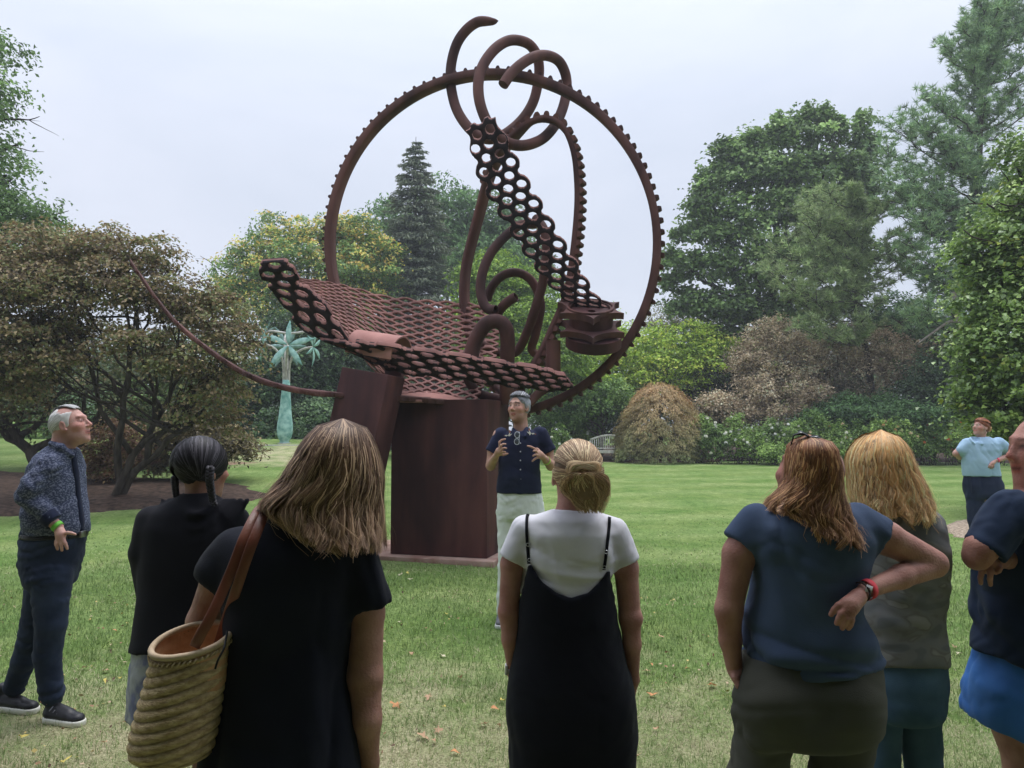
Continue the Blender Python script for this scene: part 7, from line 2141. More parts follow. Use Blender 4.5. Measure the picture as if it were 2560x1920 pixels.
SKIN_O = skin_mat('warm_skin_tone', (0.40, 0.215, 0.155), (0.48, 0.28, 0.21))  # even skin tone of the speaker
SKIN_P = skin_mat('pink_skin', (0.48, 0.24, 0.195), (0.56, 0.33, 0.275))
# ---------------------------------------------------------------- speaker in front of the block
def speaker():
    Y = 6.35; root = person('person with short grey hair gesturing with both hands, navy shirt and white trousers', P(1298, 1540, Y)[0], Y)
    O = offs(root); g0 = O[2]
    hc = P(1297, 1021, Y); R = Rhead(180 - 32, 7, 2); s = 1.02
    LA = [P(1247, 1088, Y), P(1232, 1128, Y), P(1227, 1164, Y - .02), P(1240, 1140, Y - .20)]
    RA = [P(1354, 1086, Y), P(1370, 1126, Y), P(1377, 1164, Y - .02), P(1361, 1146, Y - .20)]
    lw, rw_ = LA[3], RA[3]
    lp = P(1247, 1128, Y - .24); rp = P(1351, 1137, Y - .24); D = Y - .27
    lf = [finger(P(1250, 1117, D), P(1263, 1098, D), [-.022, 0, .012]), finger(P(1252, 1122, D - .01), P(1264, 1110, D - .02), [-.014, -.01, .012]), finger(P(1253, 1128, D - .01), P(1266, 1121, D - .03), [-.006, -.012, .012]),
          finger(P(1253, 1133, D), P(1264, 1131, D - .03), [0, -.012, .008]), finger(P(1250, 1136, D + .03), P(1269, 1134, D + .02), [0, 0, -.006])]
    rf = [finger(P(1345, 1130, D), P(1319, 1115, D - .02), [.006, -.004, .008]), finger(P(1344, 1134, D - .01), P(1334, 1128, D - .05), [.0, -.01, .012]), finger(P(1345, 1139, D - .01), P(1333, 1140, D - .05), [0, -.01, .010]),
          finger(P(1347, 1143, D), P(1331, 1153, D - .03), [0, -.01, .006]), finger(P(1348, 1128, D + .02), P(1340, 1121, D + .03), [.003, 0, .004])]
    def skin(p):
        d = head_sdf(p, hc, R, s, male=True)
        d = smin(d, sd_cap(p, hc + [.012, .02, -.06], P(1303, 1086, Y + .01), .056, .062), .03)
        d = np.minimum(np.minimum(d, sd_cap(p, LA[0] + [.02, 0, -.03], RA[0] + [-.02, 0, -.03], .035)), sd_cap(p, P(1301, 1090, Y), P(1301, 1180, Y), .06))
        return np.minimum(d, np.minimum(arm_sdf(p, LA, [.05, .044, .040, .027]), arm_sdf(p, RA, [.05, .044, .040, .027])))
    hand = lambda w, pc, fs: (lambda p: hand_sdf(p, w, pc, fs, rw=.028), *box_of([w, pc] + [q for f in fs for q in f], .035), .0042, None)
    emit(root, 'body', skin, (O[0] - .34, Y - .3, P(0, 1190, Y)[2]), (O[0] + .36, Y + .2, hc[2] + .15), .0072, SKIN_O, org=O,
         colf=lambda V: head_color(V, hc, R, s, brow=(0.06, 0.05, 0.045), stubble=(.78, .74, .74)), extra=[hand(lw, lp, lf), hand(rw_, rp, rf)])
    rows = rowpx(Y, [(1070, 1290, 1318, .06), (1078, 1275, 1334, .085), (1088, 1256, 1348, .11), (1105, 1250, 1354, .125), (1140, 1250, 1350, .135), (1180, 1246, 1350, .145), (1215, 1243, 1353, .142), (1232, 1243, 1354, .14)])
    sl = [P(1253, 1087, Y), P(1233, 1130, Y)]; sr = [P(1349, 1086, Y), P(1368, 1126, Y)]
    def shirt(p):
        d = sd_loft(p, rows, 2.4)
        a1, a2 = unit(sl[1] - sl[0]), unit(sr[1] - sr[0])
        s1 = smax(sd_cap(p, sl[0], sl[1], .066, .070), (p - sl[1]) @ a1 - .01, .003)
        s2 = smax(sd_cap(p, sr[0], sr[1], .066, .072), (p - sr[1]) @ a2 - .015, .003)
        d = smin(smin(d, s1, .03), s2, .03)
        # collar wings and open neck
        nk = P(1300, 1082, Y - .10)
        for sx in (-1, 1):
            d = smin(d, sd_cap(p, nk + [sx * .055, .07, .035], nk + [sx * .040, -.015, -.030], .016, .012), .006)
        d = smax(d, -sd_cap(p, nk + [0, -.1, .03], nk + [0, .08, .05], .020, .045), .006)
        pl = np.where(p[:, 1] < Y, np.exp(-((p[:, 0] - nk[0]) / .014) ** 2), 0) * .004
        return d - pl + folds(p, 61, .18, .007, (.8, 1, 1.1)) + folds(p, 62, .08, .0025)
    SH = cloth_mat('dark_navy_shirt_cloth', (0.010, 0.013, 0.034), (0.018, 0.023, 0.055), rough=.8)
    so = emit(root, 'shirt', shirt, (O[0] - .36, Y - .24, P(0, 1236, Y)[2]), (O[0] + .38, Y + .22, P(0, 1062, Y)[2]), .008, SH, org=O)
    # buttons
    bm = mat('pearl_button', (0.55, 0.55, 0.58), rough=.3)
    for py in (1108, 1129, 1151, 1174, 1197):
        b = Bag(); c = P(1301, py, Y - .145); b.tube(np.array([c, c + [0, -.006, 0]]), .006, 10); link('button', b.mesh('button', O, cols=False), bm, so)
    # embroidered birds lying on the chest: wings, body, neck
    bw = mat('white_embroidery', (0.72, 0.68, 0.60), rough=.8); br = mat('rust_embroidery', (0.35, 0.13, 0.09), rough=.8)
    def bird(cx, cy, sc_, flip):
        shapes = [([(0, 0), (6, -9), (8, 0), (3, 6)], bw), ([(0, 0), (-8, -1), (-11, 2), (-4, 4)], bw), ([(2, 4), (1, 11), (4, 12), (6, 3)], bw), ([(6, -1), (12, -5), (13, -4), (7, 2)], bw), ([(3, -8), (4, -17), (9, -11), (7, -6)], br), ([(-10, 1), (-16, 2), (-12, 5)], br)]
        for pts, m_ in shapes:
            V = []
            for (u_, v_) in pts:
                px = cx + flip * u_ * sc_; q = P(px, cy + v_ * sc_, Y - .135 + .0009 * abs(px - 1300) ** 1.15)
                V.append(q)
            n = len(V); V = V + [q + np.array([0, .012, 0]) for q in V]
            F = [tuple(range(n))] + [(k, (k + 1) % n, (k + 1) % n + n, k + n) for k in range(n)]
            me = new_mesh('embroidered_bird', np.array(V) - O, F=F, smooth_shade=False); link('embroidered_bird', me, m_, so)
    bird(1270, 1088, .78, 1); bird(1328, 1083, .82, -1)
    pr = rowpx(Y, [(1222, 1247, 1352, .125), (1250, 1243, 1358, .135), (1285, 1244, 1360, .135), (1300, 1246, 1358, .13)])
    def pants(p):
        d = smax(sd_loft(p, pr, 2.3), P(0, 1298, Y)[2] - p[:, 2], .03)
        L1 = arm_sdf(p, [P(1272, 1285, Y), P(1266, 1400, Y - .02), (P(1256, 1500, Y)[0], Y, g0 + .09)], [.098, .066, .050])
        L2 = arm_sdf(p, [P(1332, 1285, Y), P(1337, 1400, Y - .02), (P(1340, 1500, Y)[0], Y, g0 + .09)], [.098, .068, .050])
        return smin(d, np.minimum(L1, L2), .02) + folds(p, 64, .10, .007, (.6, 1, 1.5)) + folds(p, 65, .05, .003)
    PM = cloth_mat('white_trouser_cloth', (0.58, 0.62, 0.57), (0.70, 0.73, 0.69), rough=.85)
    po = emit(root, 'trousers', pants, (O[0] - .28, Y - .22, g0 + .05), (O[0] + .30, Y + .22, P(0, 1218, Y)[2]), .009, PM, org=O)
    sm = mat('grey_shoe', (0.12, 0.12, 0.13), rough=.6); so_ = mat('pale_sole', (0.6, 0.6, 0.58), rough=.7)
    for lx in (P(1256, 1500, Y)[0], P(1340, 1500, Y)[0]): shoe(root, 'shoe', (lx, Y + .07, g0 + .005), (lx - .02, Y - .22, g0 + .005), sm, so_, O)
    gm = mat('lime_paper_wristband', (0.42, 0.62, 0.12), rough=.6)
    band(root, 'wristband', RA[3] * .72 + RA[2] * .28, RA[3] - RA[2], .033, .022, .0015, gm, O)
    # hair: grey sides, darker wavy top
    bag = Bag()
    cut = lambda q: np.maximum(np.maximum(q[:, 1] - 0.062 + 0.55 * np.clip(.055 - q[:, 2], 0, .2), -q[:, 2] - .045), np.where(q[:, 1] > 0.0, (.030 - q[:, 2]) - np.clip((.03 - q[:, 1]) * 2.2, 0, 1), -1) * 1.0)
    V, Q = mesh_sdf(hair_cap(hc, R, s, cut, 66, off=.010, amp=.004), hc - .15, hc + .16, .0055)
    q = ((V - hc) @ R) / s
    tcol = smooth(.03, .09, q[:, 2])[:, None] * smooth(.02, -.02, -q[:, 1])[:, None] 
    bag.add(V, Q, col=np.array((0.26, 0.27, 0.29)) * (1 - tcol * .6) * (1 + .15 * waves(V, 67, .012))[:, None])
    def start(r, n): 
        a = r.uniform(-2.3, 2.3, n); return np.stack([np.sin(a) * .9, np.cos(a) * .75, .55 + .35 * r.rand(n)], 1)
    skull_hair(bag, hc, R, s, (0, -.6, .75), 1500, 68, [np.array((0.13, 0.13, 0.14)), np.array((0.42, 0.43, 0.46))], start, width=.003, lift=.016)
    link('hair', bag.mesh('hair', O), HAIR, root)
    # sunglasses hooked on the shirt placket
    c = P(1293, 1085, Y - .15)
    g = thing('hanging_sunglasses', 'clear framed sunglasses hooked on the navy shirt of the speaker', 'sunglasses', tuple(c)); GO = offs(g)
    fm = mat('clear_frame', (0.55, 0.58, 0.62), rough=.2); lm = mat('grey_lens', (0.06, 0.075, 0.09), rough=.12, spec=.6)
    for k, (px, py) in enumerate([(1293, 1087), (1292, 1104)]):
        cc = P(px, py, Y - .165); t = np.linspace(0, 6.283, 25); b = Bag()
        C = np.array([cc + [.020 * math.cos(a), 0, .024 * math.sin(a)] for a in t]); b.tube(C, .0028, 6); link('frame', b.mesh('frame', GO, cols=False), fm, g)
        b = Bag(); b.add(np.vstack([C[:-1], C[:-1] + [0, .002, 0], cc[None] - [0, .002, 0]]), T=[(48, k2, (k2 + 1) % 24) for k2 in range(24)], Q=[(k2, 24 + k2, 24 + (k2 + 1) % 24, (k2 + 1) % 24) for k2 in range(24)]); link('lens', b.mesh('lens', GO, cols=False), lm, g)
    b = Bag(); b.tube(resample([P(1298, 1080, Y - .15), P(1298, 1095, Y - .17), P(1297, 1111, Y - .155)], 8), .003, 6); link('temple_arm', b.mesh('temple_arm', GO, cols=False), fm, g)

# ---------------------------------------------------------------- old man at the left
def old_man():
    Y = 4.32; root = person('person with white hair in profile, patterned navy shirt and dark jeans, hand on hip', P(110, 1700, Y)[0], Y)
    O = offs(root); g0 = O[2]
    hc = P(178, 1066, Y); R = Rhead(-90, 16, 0); s = .97
    LA = [P(112, 1178, Y - .06), P(70, 1222, Y - .16), P(64, 1240, Y - .17), P(142, 1312, Y - .16)]
    def skin(p):
        d = head_sdf(p, hc, R, s, male=True)
        d = smin(d, sd_cap(p, hc + [-.03, 0, -.05], P(150, 1140, Y), .060, .068), .035)
        d = np.minimum(d, sd_cap(p, P(118, 1292, Y - .165), P(146, 1318, Y - .165), .034, .026))
        return np.minimum(d, arm_sdf(p, [P(150, 1140, Y), P(118, 1178, Y - .10), P(80, 1222, Y - .17), P(76, 1238, Y - .17), P(118, 1292, Y - .165)], [.06, .045, .04, .036, .034]))
    w = P(145, 1317, Y - .165); pc = P(152, 1336, Y - .175)
    fs = [finger(P(158, 1334, Y - .18), P(188, 1336, Y - .17), [0, -.006, .008]), finger(P(158, 1348, Y - .185), P(168, 1372, Y - .185), [.006, -.006, 0]), finger(P(153, 1350, Y - .185), P(155, 1376, Y - .185), [.002, -.006, 0]),
          finger(P(148, 1348, Y - .185), P(144, 1373, Y - .185), [-.004, -.006, 0]), finger(P(146, 1345, Y - .18), P(140, 1364, Y - .18), [-.004, -.004, 0])]
    emit(root, 'body', skin, (hc[0] - .34, Y - .26, P(0, 1350, Y)[2]), (hc[0] + .16, Y + .14, hc[2] + .15), .005, SKIN_P, org=O,
         colf=lambda V: head_color(V, hc, R, s, brow=(.35, .3, .27)), extra=[(lambda p: hand_sdf(p, w, pc, fs, rw=.027), *box_of([w, pc] + [q for f in fs for q in f], .035), .004, None)])
    # shirt: profile torso
    rows = rowpx(Y, [(1104, 136, 180, .075), (1112, 130, 190, .085), (1125, 118, 192, .10), (1140, 100, 194, .14), (1165, 86, 197, .175), (1200, 78, 200, .185), (1240, 76, 203, .18), (1280, 70, 209, .18), (1310, 68, 212, .18), (1332, 70, 209, .175)])
    def shirt(p):
        d = sd_loft(p, rows, 2.2)
        d = smax(d, p[:, 2] - P(0, 1112, Y)[2] - (P(150, 1300, Y)[0] - p[:, 0]) * .35, .01)
        a = arm_sdf(p, [P(118, 1172, Y - .13), P(80, 1218, Y - .19), P(70, 1240, Y - .19)], [.072, .060, .058]); a = smin(a, sd_cap(p, P(68, 1238, Y - .19), P(122, 1292, Y - .175), .056, .044), .012)
        d = smin(d, a + folds(p, 71, .07, .007, (1.2, 1, 1.2)), .02)
        # collar
        d = smin(d, arm_sdf(p, [P(128, 1108, Y - .075), P(150, 1118, Y - .085), P(180, 1138, Y - .06)], [.020, .018, .014]), .01)
        return d + folds(p, 72, .14, .008, (.9, 1, 1.3)) + folds(p, 73, .06, .002)
    fm = mat('patterned_navy_shirt', (0.035, 0.045, 0.085), rough=.8, spec=.25, col2=(0.16, 0.175, 0.245), vscale=95, stretch=(1, 1, 1.5), detail=2.0, thr=(.47, .62), bump=.2, bscale=300)
    so = emit(root, 'shirt', shirt, (P(35, 1300, Y)[0], Y - .30, P(0, 1342, Y)[2]), (P(225, 1300, Y)[0], Y + .22, P(0, 1098, Y)[2]), .007, fm, org=O)
    dk = cloth_mat('dark_navy_cuff_cloth', (0.012, 0.016, 0.035))
    C = [P(117, 1288, Y - .175), P(134, 1303, Y - .172)]
    emit(so, 'turned_cuff', lambda p: smax(sd_cap(p, C[0], C[1], .050, .046) + folds(p, 74, .04, .002), np.abs((p - (C[0] + C[1]) / 2) @ unit(C[1] - C[0])) - .026, .003), *box_of(C, .08), .005, dk, org=O)
    b = Bag(); Cc = resample([P(188, 1134, Y - .04), P(196, 1180, Y - .04), P(202, 1240, Y - .03), P(210, 1300, Y - .03), (P(208, 1330, Y - .03))], 20); ribbon_strip(Cc - [.012, 0, 0], np.tile([1, -.4, 0], (20, 1)), .03, .006, b); link('button_placket', b.mesh('button_placket', O, cols=False), dk, so)
    def pants(p):
        rows2 = rowpx(Y, [(1322, 66, 207, .150), (1345, 62, 206, .160), (1400, 60, 196, .168), (1440, 70, 182, .165), (1470, 76, 176, .15)])
        d = smax(sd_loft(p, rows2, 2.2), P(0, 1466, Y)[2] - p[:, 2], .03)
        F = arm_sdf(p, [P(128, 1440, Y - .07), P(128, 1560, Y - .09), P(118, 1640, Y - .08), P(130, 1738, Y - .07)], [.108, .078, .068, .062])
        B = arm_sdf(p, [P(118, 1440, Y + .07), P(86, 1575, Y + .06), P(60, 1650, Y + .07), P(36, 1715, Y + .09)], [.105, .076, .062, .056])
        return smin(d, np.minimum(F, B), .02) + folds(p, 76, .10, .007, (.7, 1, 1.5)) + folds(p, 77, .05, .003)
    JM = cloth_mat('dark_indigo_jeans', (0.010, 0.016, 0.034), (0.024, 0.036, 0.066), vs=5)
    emit(root, 'jeans', pants, (P(-15, 1300, Y)[0], Y - .26, g0 + .06), (P(225, 1300, Y)[0], Y + .26, P(0, 1318, Y)[2]), .008, JM, org=O)
    bl = mat('black_belt_leather', (0.010, 0.010, 0.012), rough=.4)
    rb = rowpx(Y, [(1328, 64, 209, .163), (1342, 62, 208, .166)])
    bo = emit(root, 'belt', lambda p: np.maximum(sd_loft(p, rb, 2.2), -sd_loft(p * 1.0, [(z, x, y, a - .008, b_ - .008) for z, x, y, a, b_ in rb], 2.2) - .001 + 0 * p[:, 0]), (P(50, 1300, Y)[0], Y - .22, P(0, 1346, Y)[2]), (P(220, 1300, Y)[0], Y + .22, P(0, 1324, Y)[2]), .007, bl, org=O)
    b = Bag(); b.box(P(207, 1335, Y - .03), .012, .05, .034); k = link('buckle', b.mesh('buckle', O, cols=False, smooth_shade=False), mat('dull_buckle_metal', (.3, .3, .3), rough=.3, metal=1), bo); bevel(k, .002)
    bk = mat('black_trainer_leather', (0.018, 0.018, 0.022), rough=.45, var=.2); wh = mat('white_rubber_sole', (0.66, 0.65, 0.58), rough=.6)
    fx = P(112, 1775, Y - .07); tx = P(225, 1785, Y - .07)
    s1 = shoe(root, 'shoe', (fx[0], Y - .06, g0 + .004), (tx[0], Y - .14, g0 + .004), bk, wh, O, w=.050, h=.085)
    fx = P(-18, 1745, Y + .09); tx = P(106, 1745, Y + .09)
    s2 = shoe(root, 'shoe', (fx[0], Y + .12, g0 + .004), (tx[0], Y + .04, g0 + .004), bk, wh, O, w=.050, h=.085)
    lc = mat('grey_shoelace', (.16, .16, .18), rough=.7); tn = mat('tan_heel_tab', (.45, .20, .09), rough=.6); gy = mat('grey_toe_cap', (.20, .21, .25), rough=.5)
    b = Bag()
    for q in range(5):
        x = P(160 + q * 9, 1740 + q * 7, Y)[0]; z = g0 + .088 - q * .0075
        b.tube(np.array([[x, Y - .135, z - .012], [x + .006, Y - .11, z + .004], [x + .002, Y - .08, z - .010]]), .003, 5)
    link('laces', b.mesh('laces', O, cols=False), lc, s1)
    b = Bag(); b.box((P(158, 1300, Y)[0], Y - .10, g0 + .118), .04, .05, .010, R=rotm(0, 0, .3)); link('shoe_tongue', b.mesh('shoe_tongue', O, cols=False, smooth_shade=False), tn, s1)
    gm = mat('green_paper_wristband', (0.16, 0.50, 0.06), rough=.6)
    band(root, 'wristband', P(143, 1316, Y - .165), P(146, 1318, Y - .165) - P(118, 1292, Y - .165), .030, .024, .0015, gm, O)
    # white hair, thin on top
    bag = Bag()
    cut = lambda q: np.maximum(np.maximum(q[:, 1] - 0.030 - .35 * np.clip(q[:, 2] - .02, 0, 1), -q[:, 2] - .060), np.where((q[:, 2] > .075) & (q[:, 1] > -.03), .004, -1))
    V, Q = mesh_sdf(hair_cap(hc, R, s, cut, 78, off=.0065, amp=.002), hc - .15, hc + .16, .005)
    bag.add(V, Q, col=np.array((0.62, 0.60, 0.57)) * (1 + .12 * waves(V, 79, .02, aniso=(.5, 1, 1)))[:, None])
    def start(r, n): 
        sg = np.sign(r.randn(n)); return np.stack([sg * r.uniform(.75, .95, n), r.uniform(-.5, .12, n), r.uniform(-.1, .55, n)], 1)
    skull_hair(bag, hc, R, s, (0, -.85, -.45), 1200, 80, [np.array((0.55, 0.53, 0.50)), np.array((0.85, 0.84, 0.82))], start, width=.0016, lift=.004)
    def start2(r, n): 
        return np.stack([r.uniform(-.5, .5, n), .75 + .1 * r.randn(n), .75 + 0 * r.rand(n)], 1)
    skull_hair(bag, hc, R, s, (0, -.75, .6), 420, 81, [np.array((0.70, 0.69, 0.67)), np.array((0.88, 0.88, 0.87))], start2, width=.0016, lift=.006)
    link('hair', bag.mesh('hair', O), HAIR, root)

# ---------------------------------------------------------------- woman in light blue at the right
def woman_blue():
    Y = 10.0; root = person('person with hands on hips looking up, light blue shirt and navy trousers', P(2460, 1370, Y)[0], Y)
    O = offs(root); g0 = O[2]
    hc = P(2452, 1070, Y); R = Rhead(90 + 18, 16, 0); s = 1.0
    LA = [P(2408, 1116, Y), P(2391, 1134, Y + .02), P(2400, 1142, Y + .05), P(2425, 1150, Y + .10)]
    RA = [P(2508, 1112, Y), P(2534, 1130, Y), P(2530, 1138, Y), P(2488, 1152, Y - .12)]
    w = RA[3]; pc = P(2481, 1158, Y - .14); D = Y - .15
    fs = [finger(P(2478, 1160, D), P(2476, 1171, D), [-.01, -.01, 0]), finger(P(2476, 1160, D), P(2471, 1169, D), [-.01, -.01, 0]), finger(P(2480, 1161, D), P(2480, 1171, D), [-.004, -.01, 0]), finger(P(2482, 1160, D), P(2484, 1169, D), [0, -.01, 0])]
    def skin(p):
        d = head_sdf(p, hc, R, s)
        d = smin(d, sd_cap(p, hc + [.02, 0, -.06], P(2449, 1112, Y), .046, .056), .03)
        d = np.minimum(d, np.minimum(arm_sdf(p, LA, [.05, .044, .038, .03]), arm_sdf(p, RA, [.052, .045, .042, .026])))
        d = np.minimum(np.minimum(d, arm_sdf(p, [LA[0], P(2449, 1112, Y), RA[0]], [.04, .05, .04])), sd_cap(p, P(2449, 1112, Y), (P(2458, 1300, Y)[0], Y, g0 + .9), .06))
        for sx in (2440, 2478): d = np.minimum(d, sd_cap(p, (P(2458, 1300, Y)[0], Y, g0 + .9), (P(sx, 1300, Y)[0], Y, g0 + .25), .05, .036))
        for sx in (2440, 2478): d = np.minimum(d, sd_cap(p, (P(sx, 1300, Y)[0], Y, g0 + .25), (P(sx, 1300, Y)[0], Y, g0 + .08), .036, .032))
        return d
    emit(root, 'body', skin, (O[0] - .42, Y - .28, g0 + .04), (O[0] + .45, Y + .25, hc[2] + .15), .011, SKIN_P, org=O, colf=lambda V: head_color(V, hc, R, s),
         extra=[(lambda p: hand_sdf(p, w, pc, fs, rw=.027), *box_of([w, pc] + [q for f in fs for q in f], .035), .006, None)])
    rows = rowpx(Y, [(1092, 2430, 2472, .06), (1099, 2418, 2490, .09), (1108, 2408, 2502, .115), (1124, 2404, 2504, .135), (1150, 2406, 2494, .145), (1175, 2408, 2496, .145), (1190, 2410, 2502, .145)])
    def shirt(p):
        d = sd_loft(p, rows, 2.3)
        s1 = smax(sd_cap(p, P(2418, 1110, Y), P(2404, 1126, Y), .075, .070), P(2396, 1300, Y)[0] - p[:, 0], .004)
        s2 = smax(sd_cap(p, P(2496, 1108, Y), P(2514, 1122, Y), .080, .080), p[:, 0] - P(2524, 1300, Y)[0], .004)
        d = smin(smin(d, s1, .03), s2, .03)
        nk = P(2446, 1106, Y - .12); d = smax(d, -sd_cap(p, nk + [0, -.1, .04], nk + [0, .08, .06], .022, .05), .006)
        for sx in (-1, 1): d = smin(d, sd_cap(p, nk + [sx * .06, .07, .045], nk + [sx * .045, -.01, -.02], .016, .013), .006)
        return d + folds(p, 83, .12, .006, (1, 1, .5)) + folds(p, 84, .06, .003)
    SB = cloth_mat('light_blue_shirt_cloth', (0.30, 0.44, 0.58), (0.38, 0.53, 0.67))
    so = emit(root, 'shirt', shirt, (O[0] - .40, Y - .24, P(0, 1194, Y)[2]), (O[0] + .42, Y + .24, P(0, 1088, Y)[2]), .012, SB, org=O)
    pr = rowpx(Y, [(1184, 2413, 2500, .13), (1210, 2412, 2505, .145), (1235, 2415, 2504, .145), (1250, 2418, 2500, .13)])
    def pants(p):
        d = smax(sd_loft(p, pr, 2.3), P(0, 1248, Y)[2] - p[:, 2], .03)
        L1 = arm_sdf(p, [P(2438, 1240, Y), P(2437, 1300, Y), (P(2441, 1300, Y)[0], Y, g0 + .16)], [.11, .085, .07])
        L2 = arm_sdf(p, [P(2482, 1240, Y), P(2478, 1300, Y), (P(2476, 1300, Y)[0], Y, g0 + .16)], [.11, .09, .07])
        return smin(d, np.minimum(L1, L2), .02) + folds(p, 86, .12, .008, (1, 1, .6))
    emit(root, 'trousers', pants, (O[0] - .32, Y - .24, g0 + .08), (O[0] + .32, Y + .24, P(0, 1180, Y)[2]), .012, cloth_mat('navy_trouser_cloth', (0.014, 0.020, 0.045), (0.022, 0.032, 0.068)), org=O)
    sm = mat('dark_flat_shoe', (0.03, 0.03, 0.03), rough=.6)
    for sx in (2440, 2478): x = P(sx, 1300, Y)[0]; shoe(root, 'shoe', (x, Y + .06, g0 + .004), (x - .05, Y - .18, g0 + .004), sm, sm, O)
    band(root, 'wristband', RA[3] * .9 + RA[2] * .1, RA[3] - RA[2], .032, .03, .002, mat('pink_paper_wristband', (.75, .08, .14), rough=.6), O)
    bag = Bag(); cols = [np.array((0.20, 0.065, 0.030)), np.array((0.42, 0.16, 0.07))]
    cut = lambda q: np.maximum(q[:, 1] - 0.080 + .8 * np.clip(.055 - q[:, 2], 0, .06) * 2, -q[:, 2] - .060)
    V, Q = mesh_sdf(hair_cap(hc, R, s, cut, 87, off=.010, amp=.004), hc - .15, hc + .16, .008); bag.add(V, Q, col=cols[0])
    def start(r, n): a = r.uniform(-2.4, 2.4, n); return np.stack([np.sin(a) * .95, np.cos(a) * .9, .45 + .4 * r.rand(n)], 1)
    skull_hair(bag, hc, R, s, (0, -.95, .1), 1200, 88, cols, start, width=.006, lift=.014)
    kc = hc + R @ np.array([0, -.125, .03]); V, Q = mesh_sdf(lambda p: sd_ell(p, kc, (.035, .035, .045)) + .008 * waves(p, 89, .02), kc - .08, kc + .08, .009); bag.add(V, Q, col=np.array((0.5, 0.30, 0.14)))
    link('hair', bag.mesh('hair', O), HAIR, root)
    g = thing('eyeglasses', 'thin eyeglasses worn by the auburn haired person in light blue', 'glasses', tuple(hc + R @ np.array([0, .09, .01]))); GO = offs(g); gm = mat('thin_glasses_frame', (.5, .45, .35), rough=.3)
    for sx in (-.032, .032):
        t = np.linspace(0, 6.283, 17); b = Bag(); b.tube(np.array([hc + R @ np.array([sx + .021 * math.cos(a), .102, .010 + .017 * math.sin(a)]) for a in t]), .0022, 5); link('rim', b.mesh('rim', GO, cols=False), gm, g)

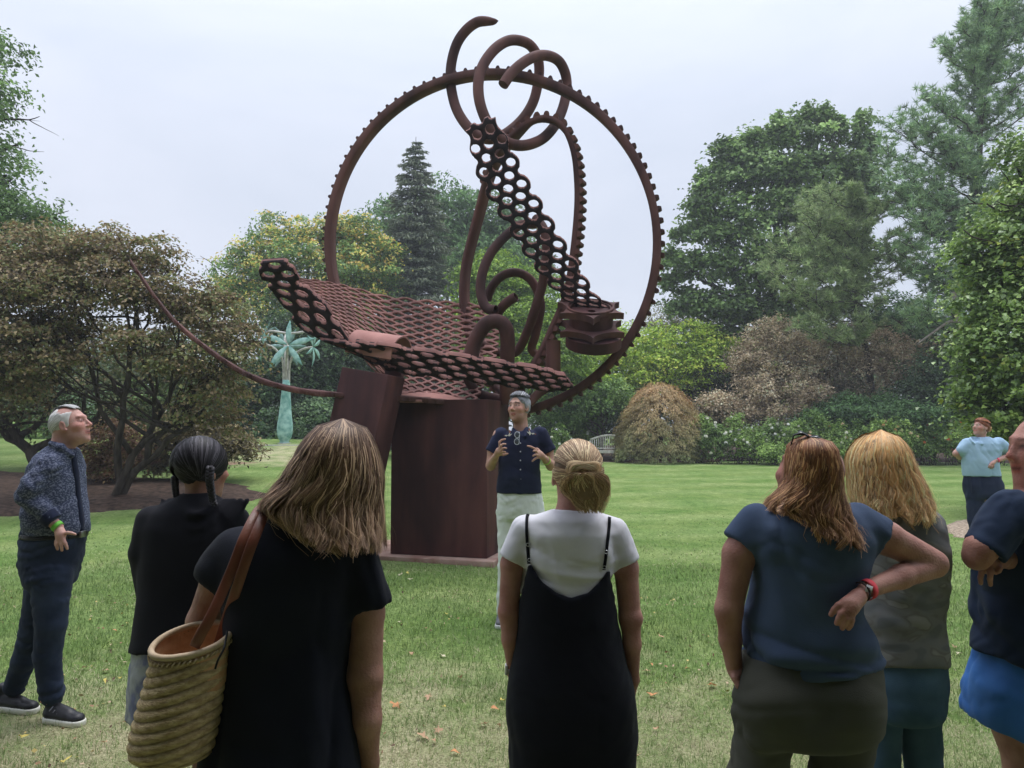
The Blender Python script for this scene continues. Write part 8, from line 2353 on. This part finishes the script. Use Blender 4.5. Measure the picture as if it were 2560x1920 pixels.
# ---------------------------------------------------------------- man cut by the right edge
def man_edge():
    Y = 2.62; root = person('person at the right edge with shaved head, dark navy tee and bright blue shorts', P(2560, 1900, Y)[0], Y)
    O = offs(root); g0 = O[2]
    hc = P(2604, 1128, Y); R = Rhead(92, 2, 0); s = 1.06
    NA = [P(2530, 1290, Y - .13), P(2452, 1372, Y - .17), P(2442, 1392, Y - .17), P(2500, 1425, Y + .10)]
    hw = P(2512, 1398, Y - .10); hp = P(2482, 1406, Y - .15); D = Y - .17
    fs = [finger(P(2468, 1404, D), P(2452, 1458, D + .01), [-.012, -.006, 0]), finger(P(2474, 1410, D), P(2473, 1448, D - .005), [-.002, -.010, 0]), finger(P(2480, 1408, D), P(2476, 1462, D + .02), [-.006, -.004, 0]), finger(P(2492, 1410, D), P(2489, 1432, D - .01), [.004, -.01, 0])]
    def skin(p):
        d = head_sdf(p, hc, R, s, male=True)
        d = smin(d, sd_cap(p, hc + [.03, 0, -.06], P(2590, 1260, Y), .066, .078), .035)
        a = smin(arm_sdf(p, NA[:3], [.055, .048, .040]), sd_cap(p, NA[2], NA[3], .040, .032), .012)
        far = sd_cap(p, hw, P(2590, 1410, Y - .05), .030, .042)
        legs = arm_sdf(p, [P(2540, 1800, Y), (P(2536, 1300, Y)[0], Y, g0 + .48), (P(2532, 1300, Y)[0], Y, g0 + .34), (P(2540, 1300, Y)[0], Y, g0 + .09)], [.085, .060, .062, .036])
        leg2 = arm_sdf(p, [P(2600, 1800, Y + .14), (P(2600, 1300, Y)[0], Y + .14, g0 + .48), (P(2600, 1300, Y)[0], Y + .14, g0 + .34), (P(2600, 1300, Y)[0], Y + .14, g0 + .09)], [.085, .060, .062, .036])
        core = np.minimum(arm_sdf(p, [P(2530, 1290, Y - .13), P(2590, 1270, Y), P(2590, 1500, Y), P(2575, 1790, Y + .05)], [.05, .07, .10, .11]), arm_sdf(p, [P(2540, 1800, Y), P(2600, 1800, Y + .14)], [.08, .08]))
        return np.minimum(np.minimum(d, core), np.minimum(np.minimum(a, far), np.minimum(legs, leg2)))
    def colf(V):
        C = head_color(V, hc, R, s, brow=(.2, .16, .14), stubble=(.8, .76, .76))
        q = ((V - hc) @ R) / s; m = (q[:, 2] > .02) & (q[:, 1] < .05) & (np.linalg.norm(q, axis=1) < .16); C[m] *= np.array([.62, .64, .68]); return C
    emit(root, 'body', skin, (P(2405, 1300, Y)[0] - .18, Y - .50, g0 + .03), (P(2700, 1300, Y)[0], Y + .26, hc[2] + .15), .011, SKIN_R, org=O, colf=colf,
         extra=[(lambda p: hand_sdf(p, hw, hp, fs, rw=.029), *box_of([hw, hp] + [q for f in fs for q in f], .035), .004, None)])
    rows = rowpx(Y, [(1228, 2560, 2660, .075), (1240, 2530, 2690, .12), (1258, 2502, 2700, .16), (1290, 2486, 2710, .195), (1350, 2474, 2716, .21), (1420, 2466, 2720, .205), (1500, 2465, 2720, .20), (1580, 2460, 2720, .205), (1640, 2456, 2722, .21), (1700, 2455, 2722, .21)])
    def shirt(p):
        d = sd_loft(p, rows, 2.2)
        a1 = unit(P(2454, 1374, Y) - P(2505, 1290, Y))
        s1 = smax(sd_cap(p, P(2524, 1284, Y - .12), P(2462, 1366, Y - .16), .078, .066), (p - P(2456, 1374, Y - .16)) @ a1, .004)
        d = smin(d, s1 + folds(p, 91, .08, .005), .03)
        zh = P(0, 1632, Y)[2] - np.clip(p[:, 0] - P(2456, 1300, Y)[0], 0, .2) * .55
        d = smax(d, zh - p[:, 2], .003)
        return d + folds(p, 92, .16, .009, (.9, 1, 1.1)) + folds(p, 93, .07, .003)
    emit(root, 'tshirt', shirt, (P(2405, 1300, Y)[0] - .18, Y - .50, P(0, 1710, Y)[2]), (P(2735, 1300, Y)[0], Y + .26, P(0, 1222, Y)[2]), .008, cloth_mat('dark_navy_tshirt_cloth', (0.012, 0.022, 0.048), (0.022, 0.038, 0.075)), org=O)
    sr = rowpx(Y, [(1615, 2474, 2700, .165), (1660, 2462, 2708, .18), (1710, 2446, 2716, .20), (1780, 2440, 2718, .205), (1860, 2442, 2720, .20)])
    def shorts(p):
        d = sd_loft(p, sr, 2.3)
        zh = P(0, 1804, Y)[2] - np.clip(p[:, 0] - P(2446, 1300, Y)[0], 0, .2) * .42
        d = smax(d, zh - p[:, 2], .003)
        return d + folds(p, 95, .14, .012, (1, 1, .35)) + folds(p, 96, .06, .003)
    so = emit(root, 'shorts', shorts, (P(2405, 1300, Y)[0] - .18, Y - .40, P(0, 1870, Y)[2]), (P(2735, 1300, Y)[0], Y + .26, P(0, 1608, Y)[2]), .008, cloth_mat('bright_blue_shorts_cloth', (0.035, 0.13, 0.42), (0.055, 0.19, 0.52), rough=.6), org=O)
    sm = mat('white_trainer', (.6, .6, .6), rough=.5)
    for x, yy in ((P(2540, 1300, Y)[0], Y), (P(2600, 1300, Y)[0], Y + .14)): shoe(root, 'shoe', (x + .08, yy, g0 + .004), (x - .20, yy, g0 + .004), sm, sm, O)
speaker(); old_man(); woman_blue(); man_edge()
woman_basket(); basket(); woman_bun(); woman_navy(); woman_camo(); woman_braids()
# ================================================================== thin humid air
def build_haze():
    b = Bag(); b.box((0, 50, 11.5), 230, 190, 26)
    me = b.mesh('haze', cols=False, smooth_shade=False)
    m = bpy.data.materials.new('thin_haze'); m.use_nodes = True
    nt = m.node_tree; nt.nodes.clear()
    out = nt.nodes.new('ShaderNodeOutputMaterial'); v = nt.nodes.new('ShaderNodeVolumePrincipled')
    v.inputs['Color'].default_value = (0.86, 0.90, 0.96, 1); v.inputs['Density'].default_value = 0.0016
    v.inputs['Anisotropy'].default_value = 0.2
    nt.links.new(v.outputs[0], out.inputs['Volume'])
    o = link('haze', me, m)
    tag(o, 'thin humid haze over the whole garden', 'haze', kind='stuff')
build_haze()
